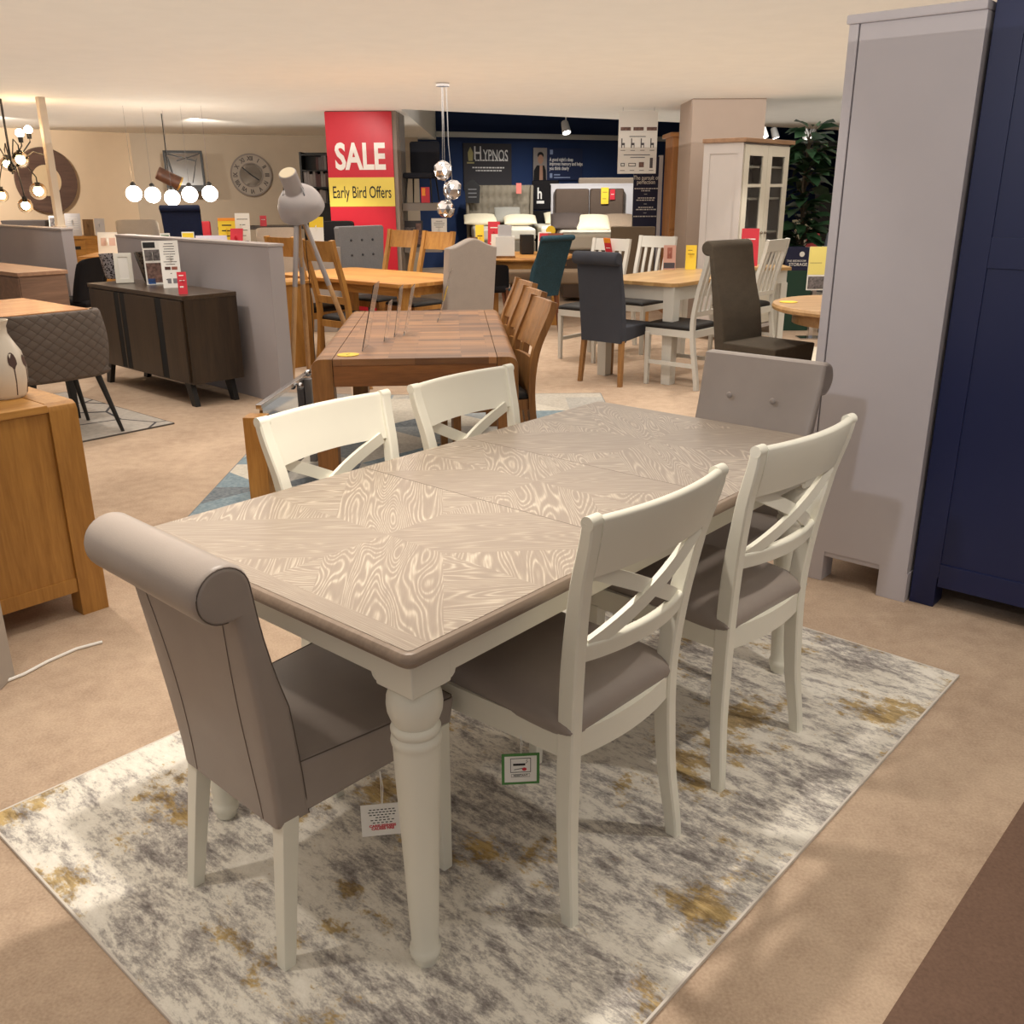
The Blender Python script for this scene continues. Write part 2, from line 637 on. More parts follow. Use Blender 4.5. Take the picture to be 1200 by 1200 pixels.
def table_top_material():
    t = NT('cerused_oak_parquetry')
    t.b.inputs['Roughness'].default_value = 0.36
    t.b.inputs['Specular IOR Level'].default_value = 0.45
    tc = t.n('ShaderNodeTexCoord')
    sx = t.n('ShaderNodeSeparateXYZ')
    t.l(tc.outputs['Object'], sx.inputs[0])
    X, Y = sx.outputs[0], sx.outputs[1]
    # three leaves, each with its own centre; seams at 0.67 and 1.085
    is2 = t.math('GREATER_THAN', X, 0.67)
    is3 = t.math('GREATER_THAN', X, 1.085)
    cx = t.math('ADD', 0.355, t.math('ADD', t.math('MULTIPLY', is2, 0.5225), t.math('MULTIPLY', is3, 0.5425)))
    px = t.math('SUBTRACT', X, cx)
    py = t.math('SUBTRACT', Y, 0.45)
    # per-quadrant seed
    sgx = t.math('SIGN', px)
    sgy = t.math('SIGN', py)
    ax, ay = t.math('ABSOLUTE', px), t.math('ABSOLUTE', py)
    seed = t.math('ADD', t.math('MULTIPLY', sgx, 3.1), t.math('MULTIPLY', sgy, 1.7))
    seed = t.math('ADD', seed, t.math('MULTIPLY', cx, 9.0))
    k = 0.7071
    # grain runs out from the centre of each leaf towards its corners
    al = t.math('MULTIPLY', t.math('ADD', ax, ay), k)
    ac = t.math('MULTIPLY', t.math('SUBTRACT', ax, ay), k)
    def pick(f, a, b):
        return t.math('ADD', t.math('MULTIPLY', f, b), t.math('MULTIPLY', t.math('SUBTRACT', 1.0, f), a))
    # second veneer (the other diagonal) outside a diamond about the centre
    dia = t.math('GREATER_THAN', t.math('ABSOLUTE', ac), 0.125)
    straight = t.math('LESS_THAN', t.math('MULTIPLY', sgx, sgy), 0.0)
    al2 = ac
    ac2 = al
    # frame strips round the whole top, grain along the edge
    ex = t.math('MINIMUM', X, t.math('SUBTRACT', TL, X))
    ey = t.math('MINIMUM', Y, t.math('SUBTRACT', TW, Y))
    frx = t.math('LESS_THAN', ex, 0.05)
    fry = t.math('LESS_THAN', ey, 0.0)

    zone = t.math('ADD', seed, t.math('MULTIPLY', dia, 5.3))
    a_ = pick(dia, al, al2)
    c_ = pick(dia, ac, ac2)
    a_ = pick(frx, a_, Y)
    c_ = pick(frx, c_, X)
    zone = pick(frx, zone, 33.0)
    stretch_ = pick(frx, t.math('MULTIPLY', straight, t.math('SUBTRACT', 1.0, dia)), 1.0)
    cv = t.n('ShaderNodeCombineXYZ')
    t.l(t.math('MULTIPLY', a_, pick(stretch_, 1.15, 0.6)), cv.inputs[0])
    t.l(t.math('MULTIPLY', c_, pick(stretch_, 6.5, 9.0)), cv.inputs[1])
    t.l(zone, cv.inputs[2])
    n1 = t.n('ShaderNodeTexNoise', Scale=1.0, Detail=2.0, Roughness=0.5, Distortion=0.25)
    t.l(cv.outputs[0], n1.inputs['Vector'])
    # contour lines of the figure = cathedral grain
    w = t.math('SINE', t.math('MULTIPLY', n1.outputs['Fac'], 310.0))
    cv2 = t.n('ShaderNodeCombineXYZ')
    t.l(t.math('MULTIPLY', a_, 16.0), cv2.inputs[0])
    t.l(t.math('MULTIPLY', c_, 260.0), cv2.inputs[1])
    t.l(zone, cv2.inputs[2])
    n2 = t.n('ShaderNodeTexNoise', Scale=1.0, Detail=3.0)
    t.l(cv2.outputs[0], n2.inputs['Vector'])
    n3 = t.n('ShaderNodeTexNoise', Scale=5.0, Detail=3.0)
    t.l(tc.outputs['Object'], n3.inputs['Vector'])
    pores = t.math('SMOOTH_MIN', t.math('ADD', t.math('MULTIPLY', w, 0.5), 0.5), 1.0, 0.05)
    lime = t.math('MULTIPLY', t.math('POWER', pores, 2.2), t.math('ADD', t.math('MULTIPLY', n2.outputs['Fac'], 1.5), -0.1))
    lime = t.math('ADD', t.math('MULTIPLY', lime, t.math('SUBTRACT', 0.72, t.math('MULTIPLY', stretch_, 0.3))), t.math('MULTIPLY', n2.outputs['Fac'], 0.24))
    lime = t.math('MULTIPLY', lime, t.math('ADD', 0.55, t.math('MULTIPLY', n3.outputs['Fac'], 0.9)))
    col = t.ramp(lime, [(0.06, rgb(141, 127, 114)), (0.34, rgb(158, 144, 129)), (0.9, rgb(198, 186, 168))])
    # hairline seams
    se = t.math('MINIMUM', t.math('ABSOLUTE', t.math('SUBTRACT', X, 0.67)), t.math('ABSOLUTE', t.math('SUBTRACT', X, 1.085)))
    seam = t.math('LESS_THAN', se, 0.0016)
    t.l(t.mix(seam, col, rgb(92, 78, 66)), t.b.inputs['Base Color'])
    t.bump(lime, 0.06, 0.001)
    return t.m


table = thing('dining_table', 'long cream dining table with grey limed oak top on the abstract rug', 'table', TA, AX)
# local X along the table, local Y to its left; edge profile: overhang with a rounded nose and an undercut
m = MB()


def rrect(e, r=0.014):
    r = max(0.004, r+e)
    out = []
    for cx, cy, a0 in ((TL+e-r, -e+r, -90), (TL+e-r, TW+e-r, 0), (-e+r, TW+e-r, 90), (-e+r, -e+r, 180)):
        out += [(cx+r*math.cos(R(a0+18*k)), cy+r*math.sin(R(a0+18*k))) for k in range(6)]
    return out


nose = [(-0.014, 0.741), (0.0, 0.7425), (0.009, 0.749), (0.0125, 0.7575), (0.0105, 0.766), (0.005, 0.772), (-0.004, 0.7748)]
t = bmesh.new()
rings = []
for dxy, z in [(-0.030, 0.7385)] + [(a, b) for a, b in nose]:
    e = dxy
    rings.append([t.verts.new((x, y, z)) for x, y in rrect(e)])
t.faces.new(rings[0][::-1])
t.faces.new(rings[-1])
for r0, r1 in zip(rings, rings[1:]):
    for k in range(len(r0)):
        t.faces.new((r0[k], r0[(k+1) % len(r0)], r1[(k+1) % len(r0)], r1[k]))
# soften the four vertical corners
ve = [e for e in t.edges if abs(e.verts[0].co.z-e.verts[1].co.z) > 1e-4]
m._add(t)
m.build('edge_moulding', wood('limed_edge_shaded', rgb(150, 132, 116), rgb(118, 102, 88), 'X', 1.0, rough=0.4), table, ang=30)  # darker than the top: shade of the down-turned nose put into the colour
m = MB()
m.prism(rrect(-0.003), 0.770, 0.7755, 'XY', capbev=0.0006)
m.build('tabletop', table_top_material(), table, ang=30)
# apron: four boards between the corner blocks
IN = 0.045
m = MB()
z0, z1 = 0.668, 0.745
m.box(IN+0.05, TL-IN-0.05, IN, IN+0.022, z0, z1, 0.002)
m.box(IN+0.05, TL-IN-0.05, TW-IN-0.022, TW-IN, z0, z1, 0.002)
m.box(IN, IN+0.022, IN+0.05, TW-IN-0.05, z0, z1, 0.002)
m.box(TL-IN-0.022, TL-IN, IN+0.05, TW-IN-0.05, z0, z1, 0.002)
# fine joint lines of the leaf in the long aprons stay as shallow gaps
m.build('apron', CREAM, table)
legprof = [(0.030, 0.655), (0.036, 0.652), (0.046, 0.642), (0.0515, 0.628), (0.053, 0.612), (0.0515, 0.596), (0.046, 0.580), (0.041, 0.572), (0.0405, 0.569),
           (0.045, 0.566), (0.0475, 0.560), (0.0465, 0.553), (0.0425, 0.549), (0.0425, 0.546), (0.047, 0.541), (0.048, 0.534), (0.0465, 0.527), (0.044, 0.523),
           (0.0445, 0.515), (0.043, 0.46), (0.0385, 0.35), (0.033, 0.2), (0.0285, 0.08), (0.0275, 0.055), (0.031, 0.05), (0.0325, 0.04), (0.031, 0.03), (0.027, 0.025), (0.0225, 0.004), (0.0215, 0.0), (0.0, 0.0)]
BL = 0.098
for ix in (0, 1):
    for iy in (0, 1):
        lx = IN-0.004+BL/2 if ix == 0 else TL-IN+0.004-BL/2
        ly = IN-0.004+BL/2 if iy == 0 else TW-IN+0.004-BL/2
        m = MB()
        m.box(lx-BL/2, lx+BL/2, ly-BL/2, ly+BL/2, 0.650, 0.745, 0.004)
        # small quarter-round brackets where the block drops below the apron
        for sgn, ax in ((1 if ix == 0 else -1, 0), (1 if iy == 0 else -1, 1)):
            e = lx+sgn*BL/2 if ax == 0 else ly+sgn*BL/2
            f = (IN if iy == 0 else TW-IN-0.022) if ax == 0 else (IN if ix == 0 else TL-IN-0.022)
            pts = [(e-sgn*0.002, 0.669), (e-sgn*0.002, 0.6535), (e+sgn*0.006, 0.6555), (e+sgn*0.012, 0.661), (e+sgn*0.015, 0.669)]
            m.prism(pts, f, f+0.022, 'XZ' if ax == 0 else 'YZ')
        m.lathe(legprof, 40, T((lx, ly, 0)))
        m.build('leg', CREAM, table, ang=50)


# ------------------------------------------------------------------ cross-back chairs
def interp(tab, z):
    for (z0, x0), (z1, x1) in zip(tab, tab[1:]):
        if z0 <= z <= z1:
            f = (z-z0)/(z1-z0)
            return x0+(x1-x0)*f
    return tab[-1][1]


def smooth_tab(tab, n=22):
    """Catmull-Rom through (z, x) stations"""
    zs = [a for a, b in tab]
    xs = [b for a, b in tab]
    out = []
    for i in range(len(tab)-1):
        x0 = xs[max(i-1, 0)]
        x3 = xs[min(i+2, len(xs)-1)]
        for k in range(6):
            f = k/6
            a = -0.5*x0+1.5*xs[i]-1.5*xs[i+1]+0.5*x3
            b = x0-2.5*xs[i]+2*xs[i+1]-0.5*x3
            c = -0.5*x0+0.5*xs[i+1]
            out.append((zs[i]+(zs[i+1]-zs[i])*f, ((a*f+b)*f+c)*f+xs[i]))
    out.append(tab[-1])
    return out


POST = smooth_tab([(0.0, -0.030), (0.22, -0.006), (0.45, 0.0), (0.62, -0.012), (0.80, -0.042), (0.938, -0.076)])
POSTY = smooth_tab([(0.0, 0.200), (0.22, 0.184), (0.45, 0.174), (0.62, 0.182), (0.80, 0.200), (0.938, 0.214)])


def make_xchair(label, loc, rz):
    root = thing('cross_back_chair', label, 'chair', loc, rz, 'cream cross-back chairs at the dining table')
    HW = 0.174                       # post centre at the seat
    px = lambda z: interp(POST, z)
    py = lambda z: interp(POSTY, z)
    for sy in (-1, 1):
        m = MB()
        # post section 0.034 x 0.036, slimmer at the foot, rounded crown
        def sec(i):
            z = POST[i][0]
            w = 0.0135+0.0035*min(1, z/0.3)
            d = 0.016+0.005*min(1, z/0.3)-0.0075*max(0, (z-0.6)/0.34)
            b = 0.004
            return [(-w+b, -d), (w-b, -d), (w, -d+b), (w, d-b), (w-b, d), (-w+b, d), (-w, d-b), (-w, -d+b)]
        pts = [(x+0.018, sy*py(z), z) for z, x in POST]
        m.sweep(pts, sec, up=(1, 0, 0))
        zt, xt = POST[-1]
        tp = bmesh.new()
        bmesh.ops.create_cone(tp, cap_ends=True, segments=16, radius1=0.0142, radius2=0.0142, depth=0.0335)
        m._add(tp, T((xt+0.0178, sy*py(zt), zt-0.001)) @ Matrix.Rotation(PI/2, 4, 'X') @ Matrix.Diagonal((1, 1, 1, 1)))
        m.build('back_post', CREAM, root, ang=35)
    # crest rail: wide board bowed backwards
    def board(z0, z1, th, bow, nz=6, off=0.012, topround=True, dip=0.0):
        t = bmesh.new()
        n = 16
        rows = []
        for i in range(n+1):
            q_ = -1+2*i/n
            bx = bow*(1-q_*q_)
            ring = []
            zb = z0+dip*(1-q_*q_)
            fr = []
            for k in range(nz+1):
                z = zb+(z1-zb)*k/nz
                fr.append((px(z)+off-bx, z))
            # front face up, over the top, back face down
            ring += [(x+th/2, z) for x, z in fr[:-1]]
            xt, zt = fr[-1]
            for a in range(7):
                aa = a*PI/6
                ring.append((xt+math.cos(aa)*th/2, zt-0.006+math.sin(aa)*0.009))
            ring += [(x-th/2, z) for x, z in fr[:-1][::-1]]
            rows.append([t.verts.new((x, q_*(py(z)-0.013), z)) for x, z in ring])
        for r0, r1 in zip(rows, rows[1:]):
            q = len(r0)
            for k in range(q):
                t.faces.new((r0[k], r0[(k+1) % q], r1[(k+1) % q], r1[k]))
        t.faces.new(rows[0])
        t.faces.new(rows[-1][::-1])
        return t
    m = MB()
    m._add(board(0.818, 0.944, 0.022, 0.024, dip=0.004))
    m.build('crest_rail', CREAM, root, ang=45)
    m = MB()
    m._add(board(0.622, 0.662, 0.022, 0.026, nz=3))
    m.build('lower_rail', CREAM, root, ang=45)
    # the two crossing bars bow with the rails
    for sg, dx in ((1, 0.004), (-1, -0.006)):
        m = MB()
        pts = []
        for i in range(11):
            f = i/10
            z = 0.655+(0.822-0.655)*f
            y = sg*(-1+2*f)*(py(z)-0.03)
            b = 0.027*(1-(-1+2*f)**2)
            pts.append((px(z)+0.012-b+dx, y, z))
        m.sweep(pts, [(-0.0165, -0.006), (0.0165, -0.006), (0.0165, 0.006), (-0.0165, 0.006)], up=(1, 0, 0))
        m.build('cross_bar', CREAM, root, ang=35)
    # seat frame
    m = MB()
    D0, D1, FW = 0.012, 0.43, 0.200
    # bowed rear rail
    pts = [(0.018-0.022*(1-((i-5)/5)**2), -HW+2*HW*i/10, 0.425) for i in range(11)]
    m.sweep(pts, [(-0.010, -0.030), (0.010, -0.030), (0.010, 0.030), (-0.010, 0.030)])
    for sy in (-1, 1):
        m.hexa([(0.02, sy*HW-0.011, 0.395), (D1, sy*FW-0.011, 0.395), (D1, sy*FW+0.011, 0.395), (0.02, sy*HW+0.011, 0.395)],
               [(0.02, sy*HW-0.011, 0.455), (D1, sy*FW-0.011, 0.455), (D1, sy*FW+0.011, 0.455), (0.02, sy*HW+0.011, 0.455)])
    m.box(D1-0.011, D1+0.011, -FW-0.011, FW+0.011, 0.395, 0.455, 0.003)
    m.build('seat_frame', CREAM, root, ang=35)
    m = MB()
    m.pillow(-0.002, D1+0.012, -FW+0.004, FW-0.004, 0.405, 0.527, 18, 18, sq=0.46, exps=4.0)
    m.build('seat_pad', TAUPE, root, ang=80)
    for sy in (-1, 1):
        m = MB()
        m.leg((D1-0.008, sy*(FW-0.006), 0.40), (D1+0.004, sy*(FW-0.004), 0.0), 0.038, 0.027, 0.003)
        m.build('leg', CREAM, root)
    return root


xr1 = make_xchair('cream cross-back chair on the right with a green-edged swing tag under its seat', TP(0.563, -0.065), AX+PI/2-R(1.8))
xr2 = dup(xr1, TP(1.192, -0.081), AX+PI/2-R(4.6), 'cream cross-back chair on the right nearer the grey wardrobe')
xr3 = dup(xr1, TP(0.633, 0.932), AX-PI/2+R(2.1), 'brightly lit cream cross-back chair across the table in front of the low mirrored panel')
xr4 = dup(xr1, TP(1.174, 0.934), AX-PI/2+R(0.5), 'cream cross-back chair across the table in front of the rustic oak table')


# ------------------------------------------------------------------ roll-back chairs
def make_rollchair(name, label, cat, loc, rz, body, legm, group=None, w_top=0.44, w_bot=0.37, H=0.98, seat_z=0.48, zb=0.34, lean=0.10, roll=0.052,
                   depth=0.44, leg_r=0.036, buttons=False, seam=None, tdepth=0.075, seat_w=0.41, rake=0.045, swan=False, legb=0.026, arc=268):
    """local +X is the way the sitter faces; origin on the floor under the bottom of the back"""
    root = thing(name, label, cat, loc, rz, group)
    zc = H-roll
    prof = []
    back = lambda z: -lean*max(0, (z-zb)/(zc-zb))**1.25
    # back face upwards
    nb = 10
    z_in = zc-roll*0.9
    for i in range(nb+1):
        z = zb+(z_in-zb)*i/nb
        prof.append((back(z), z))
    cx = back(z_in)-roll*0.35
    # round the roll: from underneath, over the rear, across the top to the front
    for i in range(22):
        a = R(-85-(i/21)*arc)
        prof.append((cx+math.cos(a)*roll, zc+math.sin(a)*roll))
    fz = zc+roll*0.1 if arc > 250 else prof[-1][1]
    xt = cx+roll if arc > 250 else prof[-1][0]
    fr = lambda z: back(z)+tdepth*(0.85+0.15*(1-(z-zb)/(zc-zb)))
    for i in range(1, 11):
        z = fz+(zb-fz)*i/10
        f = min(1, i/5.0)**0.8
        xr = fr(z)
        prof.append((xt+(xr-xt)*f, z))
    wid = lambda z: (w_bot+(w_top-w_bot)*min(1, max(0, (z-zb)/(zc-zb)))**0.8)/2
    t = bmesh.new()
    cxm = sum(p[0] for p in prof)/len(prof)
    er = 0.014
    slices = []
    for k in range(4):
        a = k*PI/6
        slices.append((-1, 1-math.cos(a)*0, er*(1-math.sin(a)), er*(1-math.cos(a))))
    spec = [(-1.0, er), (-1.0, 0.0)]
    rows = []
    ns = 9
    # inset profile for the eased edges
    def inset(d):
        out = []
        n = len(prof)
        for i in range(n):
            p0 = Vector((*prof[i-1], 0))
            p1 = Vector((*prof[(i+1) % n], 0))
            tg = (p1-p0).normalized()
            nn = Vector((-tg.y, tg.x, 0))
            out.append((prof[i][0]+nn.x*d, prof[i][1]+nn.y*d))
        return out
    # orientation: make sure inset goes inwards
    area = sum(prof[i-1][0]*prof[i][1]-prof[i][0]*prof[i-1][1] for i in range(len(prof)))
    sgn = 1 if area > 0 else -1
    seq = [(-1, er, 0.0), (-1, er*0.3, er*0.3), (-1, 0, er)]
    for i in range(1, ns):
        seq.append((-1+2*i/ns, 0, 0))
    seq += [(1, 0, -er), (1, er*0.3, -er*0.3), (1, er, 0)]
    for f, ins, off in seq:
        pr = inset(sgn*ins)
        row = []
        for (x, z), (x0, z0) in zip(pr, prof):
            y = f*wid(z0)+off
            xx = x
            row.append(t.verts.new((xx, y, z)))
        rows.append(row)
    q = len(prof)
    for r0, r1 in zip(rows, rows[1:]):
        for k in range(q):
            t.faces.new((r0[k], r0[(k+1) % q], r1[(k+1) % q], r1[k]))
    t.faces.new(rows[0])
    t.faces.new(rows[-1][::-1])
    m = MB()
    m._add(t)
    bk = m.build('backrest', body, root, ang=50)
    # piping round each end of the roll and down the side
    if seam:
        for sy in (-1, 1):
            m = MB()
            ol = inset(sgn*er*0.4)
            m.tube([(x, sy*(wid(z0)-er*0.25), z) for (x, z), (x0, z0) in zip(ol[11:], prof[11:])], 0.0014, 5)
            m.build('piping', seam, bk)
        m = MB()
        for sy in (-1, 1):
            pts = [(back(z)-0.0006, sy*(wid(z)-0.055-0.02*math.sin((z-zb)/(z_in-zb)*PI)), z) for z in [zb+0.004+(z_in-zb-0.02)*i/12 for i in range(13)]]
            m.tube(pts, 0.0009, 5)
        m.build('back_seam', paint('seam_thread', rgb(122, 108, 99), 0.7), bk)
    if buttons:
        for z in buttons:
            for y in (-0.079, 0.079):
                m = MB()
                m.sphere((fr(z)+0.002, y, z), 0.011, 12, (0.5, 1, 1))
                m.build('button', body, bk)
    # seat
    m = MB()
    sw = seat_w/2
    b0 = tdepth*0.4
    m.hexa([(b0, -w_bot/2+0.004, zb+0.005), (depth-0.012, -sw+0.006, zb+0.045), (depth-0.012, sw-0.006, zb+0.045), (b0, w_bot/2-0.004, zb+0.005)],
           [(b0, -w_bot/2-0.0, seat_z-0.012), (depth, -sw, seat_z-0.01), (depth, sw, seat_z-0.01), (b0, w_bot/2+0.0, seat_z-0.012)], 0.012)
    st = m.build('seat', body, root, ang=60)
    if seam:
        m = MB()
        m.tube([(b0+0.02, -w_bot/2+0.0028, seat_z-0.0152), (depth-0.012, -sw+0.0032, seat_z-0.0135), (depth-0.0035, -sw+0.012, seat_z-0.0135), (depth-0.0035, sw-0.012, seat_z-0.0135), (depth-0.012, sw-0.0032, seat_z-0.0135), (b0+0.02, w_bot/2-0.0028, seat_z-0.0152)], 0.0016, 5)
        m.build('seat_seam', seam, st)
    for sy in (-1, 1):
        m = MB()
        m.leg((0.03, sy*(w_bot/2-leg_r/2-0.002), zb+0.03), (0.03-rake, sy*(w_bot/2-leg_r/2+0.016), 0.0), leg_r*1.1, legb*1.1, 0.003)
        m.build('leg', legm, root)
    for sy in (-1, 1):
        m = MB()
        m.leg((depth-0.04, sy*(sw-leg_r/2-0.008), zb+0.07), (depth-0.03, sy*(sw-leg_r/2-0.004), 0.0), leg_r*1.25, legb, 0.003)
        m.build('leg', legm, root)
    return root


TAN = 'taupe leather roll-back chairs at the table ends'
r1 = make_rollchair('roll_back_chair', 'taupe leather roll-back chair at the near table end, its back to us', 'chair', TP(-0.085, 0.473), AX-R(1.7), TAUPE, CREAM, TAN, seam=TAUPE_DK, w_top=0.42, w_bot=0.36, lean=0.062, zb=0.325, H=0.912, roll=0.056, depth=0.435, seat_w=0.45, seat_z=0.468)
r2 = make_rollchair('roll_back_chair', 'taupe roll-back chair with a buttoned back at the far table end', 'chair', TP(1.775+0.13, 0.375), AX+PI, TAUPE, CREAM, TAN, seam=None, w_top=0.44, w_bot=0.38, lean=0.085, zb=0.325, H=0.965, roll=0.055, arc=212, buttons=(0.835, 0.69))

# ------------------------------------------------------------------ abstract rug under the dining table
def rug_material():
    t = NT('abstract_rug')
    t.b.inputs['Roughness'].default_value = 0.9
    t.b.inputs['Specular IOR Level'].default_value = 0.15
    v = t.coord(scale=(1, 1, 1))
    big = t.n('ShaderNodeTexNoise', Scale=3.0, Detail=4.0, Roughness=0.6)
    t.l(t.coord(scale=(1.0, 0.8, 1)), big.inputs['Vector'])
    mid = t.n('ShaderNodeTexNoise', Scale=11.0, Detail=6.0, Roughness=0.75, Distortion=0.35)
    t.l(t.coord(scale=(2.0, 0.7, 1)), mid.inputs['Vector'])
    fine = t.n('ShaderNodeTexNoise', Scale=60.0, Detail=5.0, Roughness=0.8)
    t.l(t.coord(scale=(1.6, 0.7, 1)), fine.inputs['Vector'])
    f = t.math('ADD', t.math('MULTIPLY', mid.outputs['Fac'], 0.5), t.math('MULTIPLY', fine.outputs['Fac'], 0.32))
    f = t.math('ADD', f, t.math('MULTIPLY', big.outputs['Fac'], 0.32))
    col = t.ramp(f, [(0.43, rgb(112, 106, 103)), (0.50, rgb(150, 144, 140)), (0.55, rgb(190, 184, 176)), (0.595, rgb(226, 220, 208)), (0.7, rgb(240, 235, 224))])
    sp = t.n('ShaderNodeTexNoise', Scale=3.1, Detail=5.0, Roughness=0.7)
    mp = t.coord(scale=(1.3, 1.0, 1))
    ad = t.n('ShaderNodeVectorMath', operation='ADD')
    ad.inputs[1].default_value = (4.3, 7.7, 0)
    t.l(mp, ad.inputs[0])
    t.l(ad.outputs[0], sp.inputs['Vector'])
    ms = t.math('ADD', t.math('MULTIPLY', sp.outputs['Fac'], 0.75), t.math('MULTIPLY', fine.outputs['Fac'], 0.25))
    mk = t.n('ShaderNodeMapRange')
    mk.inputs['From Min'].default_value = 0.545
    mk.inputs['From Max'].default_value = 0.585
    t.l(ms, mk.inputs['Value'])
    col = t.mix(t.math('MULTIPLY', mk.outputs[0], 0.8), col, t.ramp(mid.outputs['Fac'], [(0.4, rgb(120, 94, 40)), (0.6, rgb(190, 156, 78))]))
    t.l(col, t.b.inputs['Base Color'])
    t.bump(f, 0.35, 0.006)
    return t.m


def flat_rug(name, label, c, w, l, rz, mat, edge=None, group=None, th=0.009):
    root = thing(name, label, 'rug', c, rz, group)
    m = MB()
    m.box(-w/2, w/2, -l/2, l/2, 0.001, th, 0.003)
    m.build('pile', mat, root)
    if edge:
        m = MB()
        for a in (-1, 1):
            m.box(-w/2-0.003, w/2+0.003, a*l/2-0.003, a*l/2+0.003, 0.0, th+0.001, 0.001)
            m.box(a*w/2-0.003, a*w/2+0.003, -l/2, l/2, 0.0, th+0.001, 0.002)
        m.build('binding', edge, root)
    return root


rl, rr = G(-16, 962), G(1122.5, 794)
rdir = R(48.0)
# corner to corner diagonal known; long side along rdir
cc = (rl+rr)/2
dd = rr-rl
e1 = Vector((math.cos(rdir), math.sin(rdir), 0))
e2 = Vector((math.sin(rdir), -math.cos(rdir), 0))
rug = flat_rug('area_rug', 'white and grey abstract rug with mustard blotches under the dining table', cc, abs(dd.dot(e1)), abs(dd.dot(e2)), rdir, rug_material(), paint('rug_edge', rgb(214, 206, 196), 0.9))

# ------------------------------------------------------------------ swing tags
def swing_tag(name, label, p, w, h, rz, border, lines, redlines, tall):
    """card hanging on a string; p = middle of the card's upper edge"""
    root = thing(name, label, 'tag', p, rz)
    m = MB()
    m.box(-w/2, w/2, -0.0008, 0.0008, -h, 0.0, 0.0)
    if border:
        m.build('card', border, root)
        m = MB()
        m.box(-w/2+0.006, w/2-0.006, -0.0012, -0.0006, -h+0.006, -0.006)
        m.build('printed_face', WHITE, root)
    else:
        m.build('card', WHITE, root)
    for z, a, b in lines:
        pass
    m = MB()
    m.tube([(0, 0, -0.006), (0.001, 0.004, tall*0.5), (0.0, 0.006, tall)], 0.0009, 5)
    m.tube([(0.002, 0.0, -0.004), (0.005, 0.004, tall*0.5), (0.001, 0.006, tall)], 0.0009, 5)
    m.build('string', WHITE, root)
    return root

# swing tags on the two near chairs
tg = G(447, 942, 0.285)
t1 = swing_tag('swing_tag', 'white swing tag with red capitals hanging from the near leather chair', tg, 0.088, 0.078, R(8), None, [], [], 0.075)
m = MB()
for i, (w, z) in enumerate(((0.056, -0.013), (0.060, -0.0195), (0.056, -0.026), (0.030, -0.0325), (0.052, -0.039), (0.044, -0.0455))):
    n_ = int(w/0.0075)
    for k in range(n_):
        x = -w/2+w*(k+0.5)/n_
        m.box(x-0.0026, x+0.0026, -0.0012, -0.0008, z-0.0010, z+0.0010)
m.build('print', INK, t1)
text('CARELESSNESS', 0.0085, RED, t1, T((0.0, -0.0012, -0.0535)), 'red_lettering', 0.0003, 0.0002)
text('CAUSES FIRE', 0.0085, RED, t1, T((0.0, -0.0012, -0.0605)), 'red_lettering', 0.0003, 0.0002)
tg = G(610, 883, 0.365)
t2 = swing_tag('swing_tag', 'green-bordered swing tag with cigarette and match symbols under the cross-back chair', tg, 0.081, 0.076, R(4), TICKGREEN, [], [], 0.04)
m = MB()
fr = 0.0012
for a, b, c, d in ((-0.022, 0.022, -0.012, -0.012+fr), (-0.022, 0.022, -0.046, -0.046+fr), (-0.022, -0.022+fr, -0.046, -0.012), (0.022-fr, 0.022, -0.046, -0.012)):
    m.box(a, b, -0.0016, -0.0010, c, d)
m.box(-0.016, 0.010, -0.0016, -0.0010, -0.029, -0.024)
m.tube([(0.011, -0.0014, -0.024), (0.015, -0.0014, -0.020), (0.012, -0.0014, -0.017), (0.015, -0.0014, -0.014)], 0.0006, 4)
m.bar((-0.014, -0.0013, -0.039), (0.004, -0.0013, -0.036), 0.0012, 0.0006, up=(0, 1, 0))
for a, b, c, d in ((-0.02, 0.02, -0.0575, -0.057), (-0.02, 0.02, -0.0505, -0.05), (-0.02, -0.0195, -0.0575, -0.05), (0.0195, 0.02, -0.0575, -0.05)):
    m.box(a, b, -0.0016, -0.0010, c, d)
m.build('print', INK, t2)
m = MB()
m.sphere((0.008, -0.0012, -0.0385), 0.0042, 12, (1.2, 0.15, 1))
m.build('red_flame', RED, t2)
text('RESISTANT', 0.0062, INK, t2, T((0, -0.0013, -0.0538)), 'lettering', 0.0001, 0.0002)


# ------------------------------------------------------------------ wardrobes on the right
def shaker_side(m, w, h, z_rail, foot, stile, rec, z_mid=None):
    """frame of a panelled side in the local XZ plane, front at y=0"""
    m.box(0, stile, 0, 0.022, z_rail, h, 0.0015)
    m.box(w-stile, w, 0, 0.022, z_rail, h, 0.0015)
    m.box(stile, w-stile, 0, 0.022, z_rail, z_rail+stile, 0.0015)
    m.box(stile, w-stile, 0, 0.022, h-stile, h, 0.0015)


RC = G(1058, 706)
gw = thing('wardrobe', 'tall pale grey wardrobe beside the navy blue wardrobe', 'wardrobe', RC, R(-41))
GW, GH = 0.44, 2.02
m = MB()
m.box(-GW+0.037, 0, 0.0, 0.95, 0.125, GH, 0.003)
m.build('side_panel', GREYPAINT, gw)
m = MB()
m.box(-GW, -GW+0.034, -0.004, 0.95, 0.125, GH, 0.003)
m.build('door', GREYPAINT, gw)
m = MB()
m.box(-GW+0.037, -0.10, 0.005, 0.04, 0.105, 0.128, 0.003)
m.build('rail', GREYPAINT, gw)
m = MB()
m.box(-GW-0.01, 0.0, -0.01, 0.95, GH, GH+0.03, 0.006)
m.build('cornice', GREYPAINT, gw)
for x in (-0.105, -GW+0.01):
    for y in (0.0, 0.85):
        m = MB()
        m.box(x, x+0.105, y, y+0.1, 0.0, 0.127, 0.002)
        m.build('foot', GREYPAINT, gw)
m = MB()
